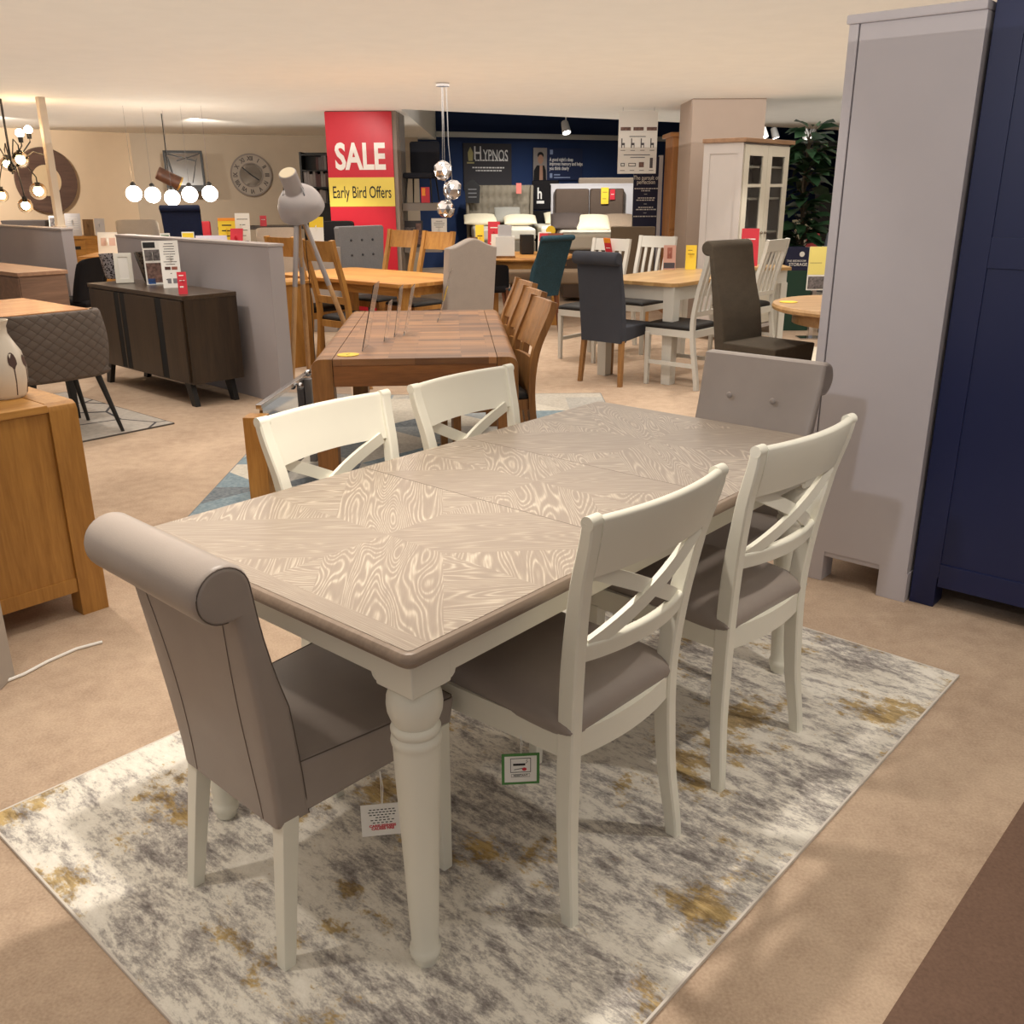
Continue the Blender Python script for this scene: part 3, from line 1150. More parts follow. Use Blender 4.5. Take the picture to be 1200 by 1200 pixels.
m.box(-0.001, 0.004, -0.001, 0.06, 0.0, 0.115, 0.001)
m.build('plinth_strip', GREYPAINT, gw)

BLUEP = paint('navy_paint', rgb(21, 31, 74), 0.4)
BC = RC + N*0.012 + U*0.03
bwr = thing('wardrobe', 'tall navy blue wardrobe at the right edge beside the grey one', 'wardrobe', BC, R(-41))
BWd, BH = 1.25, 2.08
m = MB()
m.box(0.09, BWd-0.1, 0.006, 0.6, 0.13, BH-0.03)
m.build('side_panel', BLUEP, bwr)
m = MB()
m.box(0, 0.092, 0, 0.6, 0.118, BH-0.02, 0.002)
m.box(BWd-0.1, BWd, 0, 0.6, 0.118, BH-0.02, 0.002)
m.box(0.092, BWd-0.1, -0.0005, 0.02, 1.24, 1.34, 0.002)
m.box(0.092, BWd-0.1, -0.0005, 0.02, BH-0.14, BH-0.02, 0.002)
m.box(0.092, BWd-0.1, -0.0005, 0.02, 0.085, 0.175, 0.002)
m.build('frame', BLUEP, bwr)
m = MB()
m.box(-0.0, BWd+0.02, -0.02, 0.62, BH-0.02, BH+0.02, 0.006)
m.build('cornice', BLUEP, bwr)
for x in (0.0, BWd-0.09):
    for y in (0, 0.5):
        m = MB()
        m.box(x, x+0.088, y, y+0.1, 0, 0.12, 0.002)
        m.build('foot', BLUEP, bwr)

# ------------------------------------------------------------------ left: oak cabinet, jug, quilted chair, table
K = G(128, 711)
oc = thing('oak_cabinet', 'honey oak cabinet with a white jug on top at the left edge', 'cabinet', K, AX)
OL, OD, OH = 0.50, 0.45, 0.80
m = MB()
m.box(-OL+0.1, -0.1, 0.012, OD, 0.12, OH-0.03, 0.002)
m.box(-OL+0.1, -0.1, 0.006, 0.03, 0.095, 0.15, 0.002)
m.build('side_panel', OAKZ, oc)
for x in (-0.1, -OL):
    m = MB()
    m.prism([(0.0, 0), (0.0, OH-0.03), (0.008, OH-0.01), (0.03, OH), (OD-0.03, OH), (OD, OH-0.03), (OD, 0.0), (OD-0.08, 0), (OD-0.08, 0.1), (0.08, 0.1), (0.08, 0)], x, x+0.1, 'YZ', capbev=0.002)
    m.build('corner_post', OAKZ, oc)
m = MB()
m.box(-OL+0.1, -0.1, 0.0, OD, OH-0.028, OH-0.001, 0.004)
m.build('top', OAK, oc)

jg = G(2, 462, OH)
jg = Vector((-1.82, 3.32, OH))
jug = thing('jug', 'white ceramic jug with brown seed-head pattern on the oak cabinet', 'jug', jg, R(20))
m = MB()
jp = [(0.0, 0.0), (0.062, 0.0), (0.072, 0.012), (0.082, 0.06), (0.084, 0.11), (0.074, 0.16), (0.052, 0.2), (0.040, 0.225), (0.040, 0.25), (0.050, 0.272), (0.046, 0.272), (0.036, 0.25), (0.036, 0.225), (0.0, 0.2)]
m.lathe(jp, 32)
m.build('body', paint('jug_white', rgb(232, 222, 206), 0.25), jug)
m = MB()
m.tube([(-0.045, 0, 0.255), (-0.085, 0, 0.25), (-0.115, 0, 0.2), (-0.105, 0, 0.13), (-0.078, 0, 0.09)], [0.011, 0.012, 0.012, 0.011, 0.01], 10)
m.build('handle', paint('jug_white', None), jug)
jr = lambda z: interp([(b, a) for a, b in jp[2:8]], z)
for ang0, z1, z2 in ((-52, 0.105, 0.165), (-100, 0.09, 0.15), (-10, 0.1, 0.15)):
    m = MB()
    t = bmesh.new()
    pts = []
    for i in range(16):
        a = 2*PI*i/16
        zz = (z1+z2)/2+math.sin(a)*(z2-z1)/2
        da_ = math.cos(a)*0.2*(1.0 if math.sin(a) > -0.5 else 0.5)
        th = R(ang0)+da_
        r_ = jr(zz)+0.0008
        pts.append(t.verts.new((math.cos(th)*r_, math.sin(th)*r_, zz)))
    t.faces.new(pts)
    m._add(t)
    m.tube([((jr(z)+0.0006)*math.cos(R(ang0)+0.25*(z1-z)), (jr(z)+0.0006)*math.sin(R(ang0)+0.25*(z1-z)), z) for z in [z1*(1-i/8)+0.014*i/8 for i in range(9)]], 0.0018, 5)
    m.build('seed_head', paint('jug_brown', rgb(84, 62, 56), 0.4), jug)

# grey painted end of another display at the frame's left edge
gb = G(18, 792)
dp = thing('display_plinth', 'pale grey display end panel at the left edge by the cable', 'panel', gb, 0)
m = MB()
m.box(-0.55, 0, -0.1, 0.0, 0.0, 0.95, 0.003)
m.build('panel', paint('plinth_grey', rgb(172, 162, 152), 0.6), dp)
m = MB()
m.box(-0.56, 0.005, -0.105, 0.005, 0.95, 0.97, 0.002)
m.build('cap', paint('plinth_grey', None), dp)

cab = [G(-40, 812), G(0, 803), G(28, 792), G(56, 777), G(90, 762), G(120, 754)]
m = MB()
m.tube([p+Vector((0, 0, 0.006)) for p in cab], 0.0055, 8)
tag(m.build('power_cable', WHITE), 'white power cable lying on the carpet by the oak cabinet', 'cable')

# table with lit orange top and the quilted low chair
tc_ = G(103, 361, 0.76)
et = thing('dining_table', 'brightly lit wooden dining table behind the quilted chair', 'table', Vector((tc_.x, tc_.y, 0)), AX)
m = MB()
m.box(-1.5, 0, 0, 1.0, 0.73, 0.76, 0.006)
m.build('tabletop', wood('warm_top', rgb(214, 158, 110), rgb(170, 116, 74), 'X', 1.0, rough=0.25), et)
for x in (-0.15, -1.4):
    for y in (0.15, 0.85):
        m = MB()
        m.leg((x, y, 0.73), (x+0.03, y, 0), 0.06, 0.04)
        m.build('leg', BLACK, et)
qc = G(104, 362, 0.79)
QM = NT('quilted_fabric')
QM.b.inputs['Roughness'].default_value = 0.85
vv = QM.n('ShaderNodeTexCoord')
sp = QM.n('ShaderNodeSeparateXYZ')
QM.l(vv.outputs['Object'], sp.inputs[0])
w1_ = QM.math('ABSOLUTE', QM.math('SINE', QM.math('MULTIPLY', QM.math('ADD', sp.outputs[1], QM.math('MULTIPLY', sp.outputs[2], 1.25)), 40.0)))
w2_ = QM.math('ABSOLUTE', QM.math('SINE', QM.math('MULTIPLY', QM.math('SUBTRACT', sp.outputs[1], QM.math('MULTIPLY', sp.outputs[2], 1.25)), 40.0)))
hh = QM.math('POWER', QM.math('MULTIPLY', w1_, w2_), 0.35)
QM.l(QM.ramp(hh, [(0.1, rgb(78, 68, 62)), (0.5, rgb(98, 88, 81))]), QM.b.inputs['Base Color'])
QM.bump(hh, 0.6, 0.01)
qch = thing('quilted_chair', 'low grey chair with diamond-quilted back and black legs', 'chair', Vector((-2.74, 5.76, 0)), R(139), None)
# local +X = facing; back panel at x=0, wraps forward at the sides
m = MB()
t = bmesh.new()
rows = []
for i in range(25):
    f = -1+2*i/24
    y = 0.30*math.sin(f*PI/2*0.98)
    xb = 0.16*abs(f)**3.5
    zt, zb_ = 0.79-0.01*abs(f)**3, 0.40+0.03*abs(f)**4
    ring = []
    for k in range(11):
        g = k/10
        z = zb_+(zt-zb_)*g
        bulge = 0.03*math.sin(g*PI*0.9+0.2)
        ring.append((xb-bulge, y*(1+0.05*math.sin(g*PI)), z))
    ring += [(xb+0.01, y*0.98, zt+0.012), (xb+0.05, y*0.95, zt+0.006)]
    ring += [(xb+0.06, y*0.92, z) for z in (zt-0.05, (zt+zb_)/2, zb_)]
    rows.append([t.verts.new(p) for p in ring])
for r0, r1_ in zip(rows, rows[1:]):
    q = len(r0)
    for k in range(q):
        t.faces.new((r0[k], r0[(k+1) % q], r1_[(k+1) % q], r1_[k]))
t.faces.new(rows[0])
t.faces.new(rows[-1][::-1])
m._add(t)
m.build('backrest', QM.m, qch, ang=60)
m = MB()
m.pillow(0.0, 0.48, -0.27, 0.27, 0.37, 0.47, 10, 10, 0.3, exps=5)
m.build('seat', QM.m, qch, ang=60)
for sx in (0.06, 0.42):
    for sy in (-1, 1):
        m = MB()
        m.tube([(sx, sy*0.2, 0.40), (sx+(-0.07 if sx < 0.2 else 0.05), sy*0.285, 0.0)], [0.02, 0.011], 10)
        m.build('leg', BLACK, qch)

def grid_rug_mat(name, base, line, dark=None):
    t = NT(name)
    t.b.inputs['Roughness'].default_value = 0.9
    vo = t.n('ShaderNodeTexVoronoi', Scale=1.6, feature='DISTANCE_TO_EDGE')
    t.l(t.coord(), vo.inputs['Vector'])
    nz = t.n('ShaderNodeTexNoise', Scale=30.0)
    t.l(t.coord(), nz.inputs['Vector'])
    ln = t.math('LESS_THAN', vo.outputs['Distance'], 0.014)
    c = t.ramp(nz.outputs['Fac'], [(0.35, tuple(x*0.85 for x in base[:3])+(1,)), (0.65, base)])
    t.l(t.mix(ln, c, line), t.b.inputs['Base Color'])
    return t.m


rc = G(204, 497)
LR = grid_rug_mat('line_rug', rgb(186, 178, 168), rgb(70, 66, 70))
rcw, rcl = 1.6, 2.3
rcc = Vector((rc.x, rc.y, 0)) - U*(rcl/2) - N*(rcw/2)
flat_rug('line_rug', 'pale grey rug with dark lines under the quilted chair', rcc, rcl, rcw, AX, LR, paint('rug_edge_dark', rgb(88, 82, 78), 0.9))

# taupe sideboard against the left partition
sp0 = G(20, 320, 0.8)
tsb = thing('sideboard', 'taupe wooden sideboard standing against the left grey partition', 'sideboard', Vector((sp0.x, sp0.y, 0)), AX)
TSB = wood('taupe_wood', rgb(142, 112, 92), rgb(98, 76, 64), 'X', 0.8)
m = MB()
m.box(0.015, 0.44, 0.015, 1.5, 0.06, 0.765, 0.003)
m.build('body', TSB, tsb)
m = MB()
m.box(0, 0.46, 0, 1.52, 0.765, 0.80, 0.004)
m.build('top', wood('taupe_wood_top', rgb(176, 140, 112), rgb(140, 108, 86), 'Y', 0.8), tsb)
m = MB()
m.box(0.03, 0.43, 0.03, 1.48, 0, 0.06)
m.build('plinth', BLACK, tsb)
for k in range(3):
    m = MB()
    m.box(0.003, 0.015, 0.02+k*0.49, 0.02+k*0.49+0.48, 0.08, 0.75, 0.003)
    m.build('door', TSB, tsb)

# half-height partitions
def partition(name, label, near, length, ang, th, h):
    root = thing(name, label, 'partition', Vector((near.x, near.y, 0)), ang)
    m = MB()
    m.box(0, length, -th, 0, 0, h-0.02, 0.004)
    m.build('panel', WALLGREY, root)
    m = MB()
    m.box(-0.006, length, -th-0.006, 0.006, h-0.02, h, 0.004)
    m.build('cap', paint('partition_cap', rgb(176, 166, 162), 0.6), root)
    return root


PH = 1.14
lp = G(71, 267.5, PH)
partition('partition', 'low grey partition behind the taupe sideboard', lp, 3.5, R(138), 0.12, PH)
mp_ = G(318, 481)
mp_ = Vector((-1.70, 6.80, 0))
partition('partition', 'low grey partition wall behind the dark wood sideboard', mp_, 2.42, R(136), 0.12, PH)
pb = G(73, 266, PH)
pole = thing('pole', 'white square pole rising from the end of the low partition', 'pole', Vector((pb.x-0.05, pb.y+0.06, PH)), AX)
m = MB()
m.box(-0.035, 0.035, -0.035, 0.035, 0, CEIL-PH, 0.003)
m.build('shaft', paint('pole_white', rgb(222, 206, 184), 0.5), pole)
m = MB()
m.box(-0.05, 0.05, -0.05, 0.05, 0, 0.012, 0.002)
m.build('base_plate', paint('pole_white', None), pole)

# ------------------------------------------------------------------ dark sideboard
SA = Vector((-2.30, 6.66, 0))
sb = thing('sideboard', 'dark brown wooden sideboard with black slots and splayed black legs', 'sideboard', SA, R(47))
DKW = wood('dark_wood', rgb(68, 52, 36), rgb(40, 30, 20), 'Z', 1.0, rough=0.4)
SL, SD, SH = 1.50, 0.43, 0.80
m = MB()
m.box(0.015, SD, 0.0, SL, 0.17, SH-0.03, 0.002)
m.build('body', DKW, sb)
m = MB()
m.box(0.0, SD, -0.004, SL+0.004, SH-0.03, SH, 0.003)
m.build('top', wood('dark_wood_top', rgb(84, 68, 52), rgb(54, 42, 32), 'Y', 1.0, rough=0.3), sb)
for a, b in ((0.02, 0.31), (0.40, 0.88), (0.955, 0.975), (1.05, 1.48)):
    m = MB()
    m.box(-0.004, 0.016, a, b, 0.185, SH-0.038, 0.003)
    m.build('door', DKW, sb)
for a, b in ((0.31, 0.40), (0.88, 0.955), (0.975, 1.05)):
    m = MB()
    m.box(-0.001, 0.0155, a, b, 0.185, SH-0.038)
    m.build('slot', paint('slot_black', rgb(8, 8, 8), 0.8), sb)
for x in (0.05, SD-0.06):
    for y in (0.12, SL-0.12):
        s_ = 1 if y < 0.5 else -1
        m = MB()
        m.hexa([(x-0.02, y-s_*0.06-0.03, 0), (x+0.02, y-s_*0.06-0.03, 0), (x+0.02, y-s_*0.06+0.03, 0), (x-0.02, y-s_*0.06+0.03, 0)],
               [(x-0.02, y-0.045, 0.171), (x+0.02, y-0.045, 0.171), (x+0.02, y+0.045, 0.171), (x-0.02, y+0.045, 0.171)], 0.003)
        m.build('leg', BLACK, sb)


# ------------------------------------------------------------------ cards, leaflets and small signs
def card(name, label, p, w, h, rz=0.0, tilt=0.0, mat=WHITE, cat='sign', lines=(), blocks=(), th=0.004, group=None, back=None):
    """upright card standing at p (middle of its lower edge), facing -Y before rz; tilt leans it back"""
    root = thing(name, label, cat, p, rz, group)
    Mt = Matrix.Rotation(-tilt, 4, 'X')
    m = MB()
    m.box(-w/2, w/2, -th/2, th/2, 0, h, 0.0, M=Mt)
    m.build('card', mat, root)
    if lines:
        m = MB()
        for (a, b, z0, z1) in lines:
            m.box(a*w, b*w, -th/2-0.0012, -th/2-0.0002, z0*h, z1*h, M=Mt)
        m.build('print', INK if mat in (WHITE, YEL) else WHITE, root)
    bym = {}
    for (a, b, z0, z1, mt) in blocks:
        bym.setdefault(mt.name, (mt, []))[1].append((a, b, z0, z1))
    for mt, ls in bym.values():
        m = MB()
        for (a, b, z0, z1) in ls:
            m.box(a*w, b*w, -th/2-0.0014, -th/2-0.0002, z0*h, z1*h, M=Mt)
        m.build('picture' if mt not in (RED, YEL) else 'colour_block', mt, root)
    if tilt > 0.02 and back is not False:
        m = MB()
        m.bar((0, th, h*0.72*math.cos(tilt)), (0, h*0.72*math.sin(tilt)+0.05+h*0.12, 0.0), w*0.3, 0.002, up=(1, 0, 0))
        m.build('strut', mat, root)
    return root


def tlines(n, top=0.9, bot=0.2, a=-0.38, b=0.38, th=0.02, seed=1):
    rnd = random.Random(seed)
    out = []
    for i in range(n):
        z = top-(top-bot)*i/max(1, n-1)
        q = rnd.uniform(0.5, 1.0)
        out.append((a*q, b*q, z-th/2, z+th/2))
    return out


PHOTO = fabric('printed_photo', rgb(118, 92, 84), 0.5, 40, 0.4, 0.0)
PHOTO2 = fabric('printed_photo_grey', rgb(110, 104, 104), 0.5, 45, 0.35, 0.0)
TOPZ = SH
# photo frame on the sideboard
pf = G(147, 332, TOPZ)
frm = thing('photo_frame', 'white picture frame standing on the dark sideboard', 'picture frame', pf+Vector((0, 0, 0.001)), R(18))
fw, fh = 0.135, 0.235
Mt = Matrix.Rotation(R(-14), 4, 'X')
m = MB()
for a, b, c, d in ((-fw/2, fw/2, 0, 0.032), (-fw/2, fw/2, fh-0.032, fh), (-fw/2, -fw/2+0.032, 0.03, fh-0.03), (fw/2-0.032, fw/2, 0.03, fh-0.03)):
    m.box(a, b, -0.010, 0.008, c, d, 0.003, M=Mt)
m.build('frame', WHITEPAINT, frm)
m = MB()
m.box(-fw/2+0.03, fw/2-0.03, -0.002, 0.006, 0.03, fh-0.03, M=Mt)
m.build('picture', WHITE, frm)
m = MB()
m.hexa([(-0.02, 0.1, 0), (0.02, 0.1, 0), (0.02, 0.104, 0), (-0.02, 0.104, 0)], [(-0.02, 0.05, 0.17), (0.02, 0.05, 0.17), (0.02, 0.053, 0.17), (-0.02, 0.053, 0.17)])
m.build('strut', INK, frm)


def mottled(name, c0, c1, sc=60):
    t = NT(name)
    vo = t.n('ShaderNodeTexVoronoi', Scale=float(sc))
    t.l(t.coord(), vo.inputs['Vector'])
    t.l(t.ramp(vo.outputs['Distance'], [(0.25, c0), (0.4, c1)], 'CONSTANT'), t.b.inputs['Base Color'])
    t.b.inputs['Roughness'].default_value = 0.25
    return t.m


vp = G(130, 327, TOPZ)
vs = thing('vase', 'dark mottled vase behind the white picture frame', 'vase', vp+Vector((0.0, 0.05, 0.001)), 0)
m = MB()
m.lathe([(0, 0), (0.05, 0), (0.06, 0.02), (0.072, 0.09), (0.084, 0.17), (0.09, 0.2), (0.082, 0.2), (0.066, 0.09), (0.0, 0.03)], 24)
m.build('body', mottled('mottled_grey', rgb(40, 36, 40), rgb(150, 146, 150)), vs)
vp = G(169, 332, TOPZ)
vs = thing('vase', 'tall dark patterned vase between picture frame and brochure', 'vase', vp+Vector((0.02, 0.1, 0.001)), 0)
m = MB()
m.lathe([(0, 0), (0.045, 0), (0.052, 0.015), (0.07, 0.09), (0.098, 0.2), (0.104, 0.235), (0.096, 0.235), (0.06, 0.09), (0.0, 0.03)], 24)
m.build('body', mottled('mottled_dark', rgb(26, 22, 22), rgb(84, 74, 66), 45), vs)
PAPERROT = R(10)
b0 = G(182, 334, TOPZ)
card('brochure', 'brochure board with room photographs on the dark sideboard', b0+Vector((0, 0.02, 0.001)), 0.135, 0.33, R(24), R(6), WHITE, 'brochure',
     lines=((-0.3, 0.2, 0.90, 0.93),), blocks=((-0.45, 0.2, 0.84, 0.97, INK), (-0.42, 0.4, 0.55, 0.8, PHOTO2), (-0.42, 0.42, 0.05, 0.5, PHOTO), (-0.4, 0.0, 0.02, 0.14, paint('blue_card', rgb(40, 90, 160), 0.5))))
b1 = G(203, 337.5, TOPZ)
card('price_list', 'tall white price list card on the dark sideboard', b1+Vector((0, 0.0, 0.001)), 0.135, 0.345, R(16), R(5), WHITE, 'sign',
     lines=tlines(9, 0.93, 0.5, th=0.012, seed=3)+[(-0.3, -0.1, 0.17, 0.19), (-0.05, 0.02, 0.30, 0.315)], blocks=((-0.32, -0.02, 0.385, 0.45, paint('swatch_dark', rgb(74, 44, 38), 0.5)), (0.04, 0.34, 0.385, 0.45, paint('swatch_red', rgb(150, 90, 74), 0.5)), (-0.25, -0.05, 0.1, 0.2, GREYINK), (0.05, 0.28, 0.1, 0.2, GREYINK)))
b2 = G(215, 345, TOPZ)
card('price_ticket', 'red price ticket at the corner of the dark sideboard', b2+Vector((0, 0.0, 0.001)), 0.062, 0.155, R(16), R(12), RED, 'ticket',
     lines=((-0.3, 0.2, 0.82, 0.86), (-0.3, 0.3, 0.6, 0.63), (-0.3, 0.1, 0.3, 0.36)))

# ------------------------------------------------------------------ tripod lamp
WOODL = wood('lamp_wood', rgb(206, 166, 118), rgb(160, 118, 76), 'Z', 1.0)
f1 = G(342, 466)
LH = D(349, 250, f1.y+0.15)
lamp = thing('tripod_floor_lamp', 'tripod floor lamp with silver grey dome shade and wooden legs', 'lamp', Vector((LH.x, LH.y, 0)), 0)
hz = LH.z
GREYM = paint('lamp_grey', rgb(168, 162, 162), 0.35, metal=0.3)
f1l = Vector((f1.x-LH.x, f1.y-LH.y, 0))
for ft in (f1l, Vector((0.44, 0.16, 0)), Vector((-0.12, 0.52, 0))):
    m = MB()
    top = Vector((0, 0, hz-0.02))+ft*0.05
    m.tube([ft, ft.lerp(top, 0.5), top], [0.018, 0.019, 0.018], 12)
    lg = m.build('leg', WOODL, lamp)
    m = MB()
    m.tube([ft.lerp(top, 0.62), top+Vector((0, 0, 0.01))], [0.0195, 0.0195], 12)
    m.build('sleeve', GREYM, lg)
ax = Vector((0.14, 0.60, -0.78)).normalized()
rotm = ax.to_track_quat('Z', 'Y').to_matrix().to_4x4()
ctr = Vector((0.0, 0.02, hz+0.11))
m = MB()
m.lathe([(0.0, -0.215), (0.060, -0.215), (0.064, -0.21), (0.066, -0.07), (0.075, -0.055), (0.11, -0.04), (0.145, 0.0), (0.165, 0.05), (0.172, 0.11), (0.168, 0.112), (0.16, 0.05), (0.14, 0.005), (0.105, -0.034), (0.0, -0.04)], 32, T(ctr) @ rotm)
m.build('shade', GREYM, lamp)
m = MB()
m.lathe([(0.0, -0.2175), (0.056, -0.2175), (0.058, -0.2145), (0.0, -0.2145)], 24, T(ctr) @ rotm)
m.build('rear_cap', paint('lamp_cap', rgb(214, 200, 170), 0.5), lamp)
m = MB()
sd = ax.cross(Vector((0, 0, 1))).normalized()
cb = ctr-ax*0.09
m.tube([cb+sd*0.072, cb+sd*0.085+Vector((0, 0, -0.06)), Vector((0, 0, hz-0.0)), cb-sd*0.085+Vector((0, 0, -0.06)), cb-sd*0.072], 0.007, 8)
m.sphere((0, 0, hz-0.01), 0.03, 12)
m.build('yoke', CHROME, lamp)
m = MB()
cz = [ctr-ax*0.2+Vector((0.02, 0, 0)), Vector((0.03, 0.05, hz-0.1)), Vector((0.03, 0.1, hz*0.5)), Vector((0.02, 0.12, 0.02))]
m.tube(cz, 0.003, 6)
m.build('cord', BLACK, lamp)

# ------------------------------------------------------------------ rustic oak table, acrylic holders, its rug and chairs
bt = thing('rustic_dining_table', 'rustic brown oak dining table with rounded ends behind the hero table', 'table', Vector((-0.50, 5.22, 0)), R(93.5))
bt['label'] = 'rustic brown oak dining table carrying clear acrylic sign holders'
BTL, BTW = 1.80, 0.96
m = MB()
m.box(-BTL/2+0.0, BTL/2, -BTW/2+0.1, BTW/2-0.1, 0.728, 0.76, 0.003)
m.build('tabletop', RUSTIC_TOP, bt)
for sx in (-1, 1):
    for sy in (-1, 1):
        m = MB()
        # leg with its outer shoulder rounded into the top
        r_ = 0.045
        o = BTW/2*sy
        pr_ = [(o-sy*0.098, 0.0), (o-sy*0.098, 0.76)] + [(o-sy*r_+sy*r_*math.sin(a), 0.76-r_+r_*math.cos(a)) for a in [PI/2*k/6 for k in range(7)]] + [(o, 0.0)]
        a0 = sx*BTL/2
        m.prism(pr_, a0-sx*0.10, a0, 'YZ', capbev=0.003)
        m.build('leg', RUSTIC, bt)
for sy in (-1, 1):
    m = MB()
    r_ = 0.045
    o = BTW/2*sy
    pr_ = [(o-sy*0.098, 0.72), (o-sy*0.098, 0.76)] + [(o-sy*r_+sy*r_*math.sin(a), 0.76-r_+r_*math.cos(a)) for a in [PI/2*k/6 for k in range(7)]] + [(o, 0.70), (o-sy*0.03, 0.70)]
    m.prism(pr_, -BTL/2+0.1, BTL/2-0.1, 'YZ')
    m.build('edge_board', RUSTIC_TOP, bt)
m = MB()
for sx in (-1, 1):
    a0 = sx*BTL/2
    m.box(a0-sx*0.034, a0-sx*0.004, -BTW/2+0.1, BTW/2-0.1, 0.63, 0.729, 0.003)
for sy in (-1, 1):
    m.box(-BTL/2+0.1, BTL/2-0.1, sy*(BTW/2-0.04)-0.012, sy*(BTW/2-0.04)+0.012, 0.63, 0.71, 0.002)
m.build('apron', wood('rustic_oak_apron', rgb(150, 98, 52), rgb(98, 60, 30), 'Y', 1.0), bt)

ACR = glass('clear_acrylic', (0.98, 0.985, 0.99, 1), 0.0, 1.12)
dk = G(408, 416, 0.76)
m = MB()
m.lathe([(0, 0), (0.052, 0), (0.052, 0.002), (0, 0.002)], 28)
yd = m.build('round_sticker', YEL, None, dk+Vector((0, 0, 0.001)))
tag(yd, 'round yellow sticker on the corner of the rustic oak table', 'sticker')
m = MB()
m.bar((-0.006, -0.012, 0.0024), (0.006, 0.012, 0.0024), 0.004, 0.0006)
m.build('print', INK, yd)


def acrylic(label, px_, py_, h, ang, w=0.22, rz=R(90)):
    p = G(px_, py_, 0.76)
    root = thing('sign_holder', label, 'sign holder', p+Vector((0, 0, 0.001)), rz, 'clear acrylic sign holders on the rustic table')
    Mt = Matrix.Rotation(ang, 4, 'X')
    m = MB()
    m.box(-w/2, w/2, -0.002, 0.002, 0, h, 0.0006, M=Mt)
    m.build('sheet', ACR, root)
    return root


acrylic('tall clear acrylic sign holder nearest the yellow sticker', 428, 408, 0.32, R(13), 0.20)
acrylic('small clear acrylic sign holder, second from the yellow sticker', 452, 398, 0.20, R(10), 0.14)
acrylic('curved clear acrylic sign holder near the middle of the rustic table', 464, 393, 0.26, R(9), 0.16)
acrylic('clear acrylic sign holder just left of the one with a yellow card', 475, 391, 0.26, R(12), 0.16)
ah = acrylic('clear acrylic sign holder with a yellow card in front of the wing chair', 514, 375, 0.30, R(16), 0.20)
m = MB()
m.box(-0.05, 0.05, -0.0035, -0.0025, 0.12, 0.2, M=Matrix.Rotation(R(16), 4, 'X'))
m.build('yellow_card', YEL, ah)


def geo_rug_mat():
    t = NT('triangle_rug')
    t.b.inputs['Roughness'].default_value = 0.92
    sx = t.n('ShaderNodeSeparateXYZ')
    t.l(t.coord(scale=(2.3, 2.3, 1)), sx.inputs[0])
    X, Y = sx.outputs[0], sx.outputs[1]
    fx, fy = t.math('FLOOR', X), t.math('FLOOR', Y)
    gx, gy = t.math('FRACT', X), t.math('FRACT', Y)
    # split each square along alternating diagonals
    par = t.math('MODULO', t.math('ADD', t.math('ADD', fx, fy), 100.0), 2.0)
    g2 = t.math('ADD', t.math('MULTIPLY', par, t.math('SUBTRACT', 1.0, gx)), t.math('MULTIPLY', t.math('SUBTRACT', 1.0, par), gx))
    tri = t.math('GREATER_THAN', g2, gy)
    cv = t.n('ShaderNodeCombineXYZ')
    t.l(fx, cv.inputs[0])
    t.l(fy, cv.inputs[1])
    t.l(t.math('MULTIPLY', tri, 7.0), cv.inputs[2])
    wn_ = t.n('ShaderNodeTexWhiteNoise', noise_dimensions='3D')
    t.l(cv.outputs[0], wn_.inputs['Vector'])
    col = t.ramp(wn_.outputs['Value'], [(0.0, rgb(190, 182, 168)), (0.24, rgb(146, 154, 158)), (0.44, rgb(172, 168, 160)), (0.62, rgb(112, 136, 148)), (0.76, rgb(206, 198, 182)), (0.93, rgb(88, 100, 110))], 'CONSTANT')
    nz = t.n('ShaderNodeTexNoise', Scale=60.0, Detail=3.0)
    t.l(t.coord(), nz.inputs['Vector'])
    t.l(t.mix(0.2, col, t.ramp(nz.outputs['Fac'], [(0.3, rgb(90, 90, 90)), (0.7, rgb(220, 220, 215))])), t.b.inputs['Base Color'])
    return t.m


g1 = G(205, 615)
flat_rug('geometric_rug', 'blue grey and cream triangle-pattern rug under the rustic oak table', Vector((g1.x+1.16+0.0, g1.y+1.45, 0)), 2.3, 2.9, R(1), geo_rug_mat(), paint('rug_edge_blue', rgb(120, 128, 132), 0.9))

# low mirrored panel with chrome top
mr = thing('mirror_panel', 'low mirrored panel with a chrome top rail beside the rustic oak table', 'mirror', Vector((-1.235, 4.42, 0)), R(86))
MZ = 0.50
m = MB()
m.box(0.08, 1.9, -0.008, 0.008, 0.06, MZ-0.01)
m.build('mirror', paint('mirror_glass', rgb(206, 206, 212), 0.06, metal=1.0), mr)
m = MB()
m.box(0.05, 1.92, -0.016, 0.016, MZ-0.012, MZ+0.012, 0.004)
m.build('top_rail', CHROME, mr)
m = MB()
m.box(-0.05, 0.05, -0.05, 0.05, 0, 0.47, 0.004)
m.build('post', OAKZ, mr, label=None) if False else m.build('post', OAKZ, mr)
m = MB()
m.box(0.80, 0.85, -0.05, -0.01, 0, MZ-0.01, 0.003)
pg = m.build('post', paint('post_grey', rgb(128, 126, 126), 0.4), mr)
m = MB()
m.sphere((0.825, -0.03, MZ+0.022), 0.02, 12)
m.sphere((0.66, -0.03, MZ-0.02), 0.02, 12)
m.build('knob', CHROME, mr)


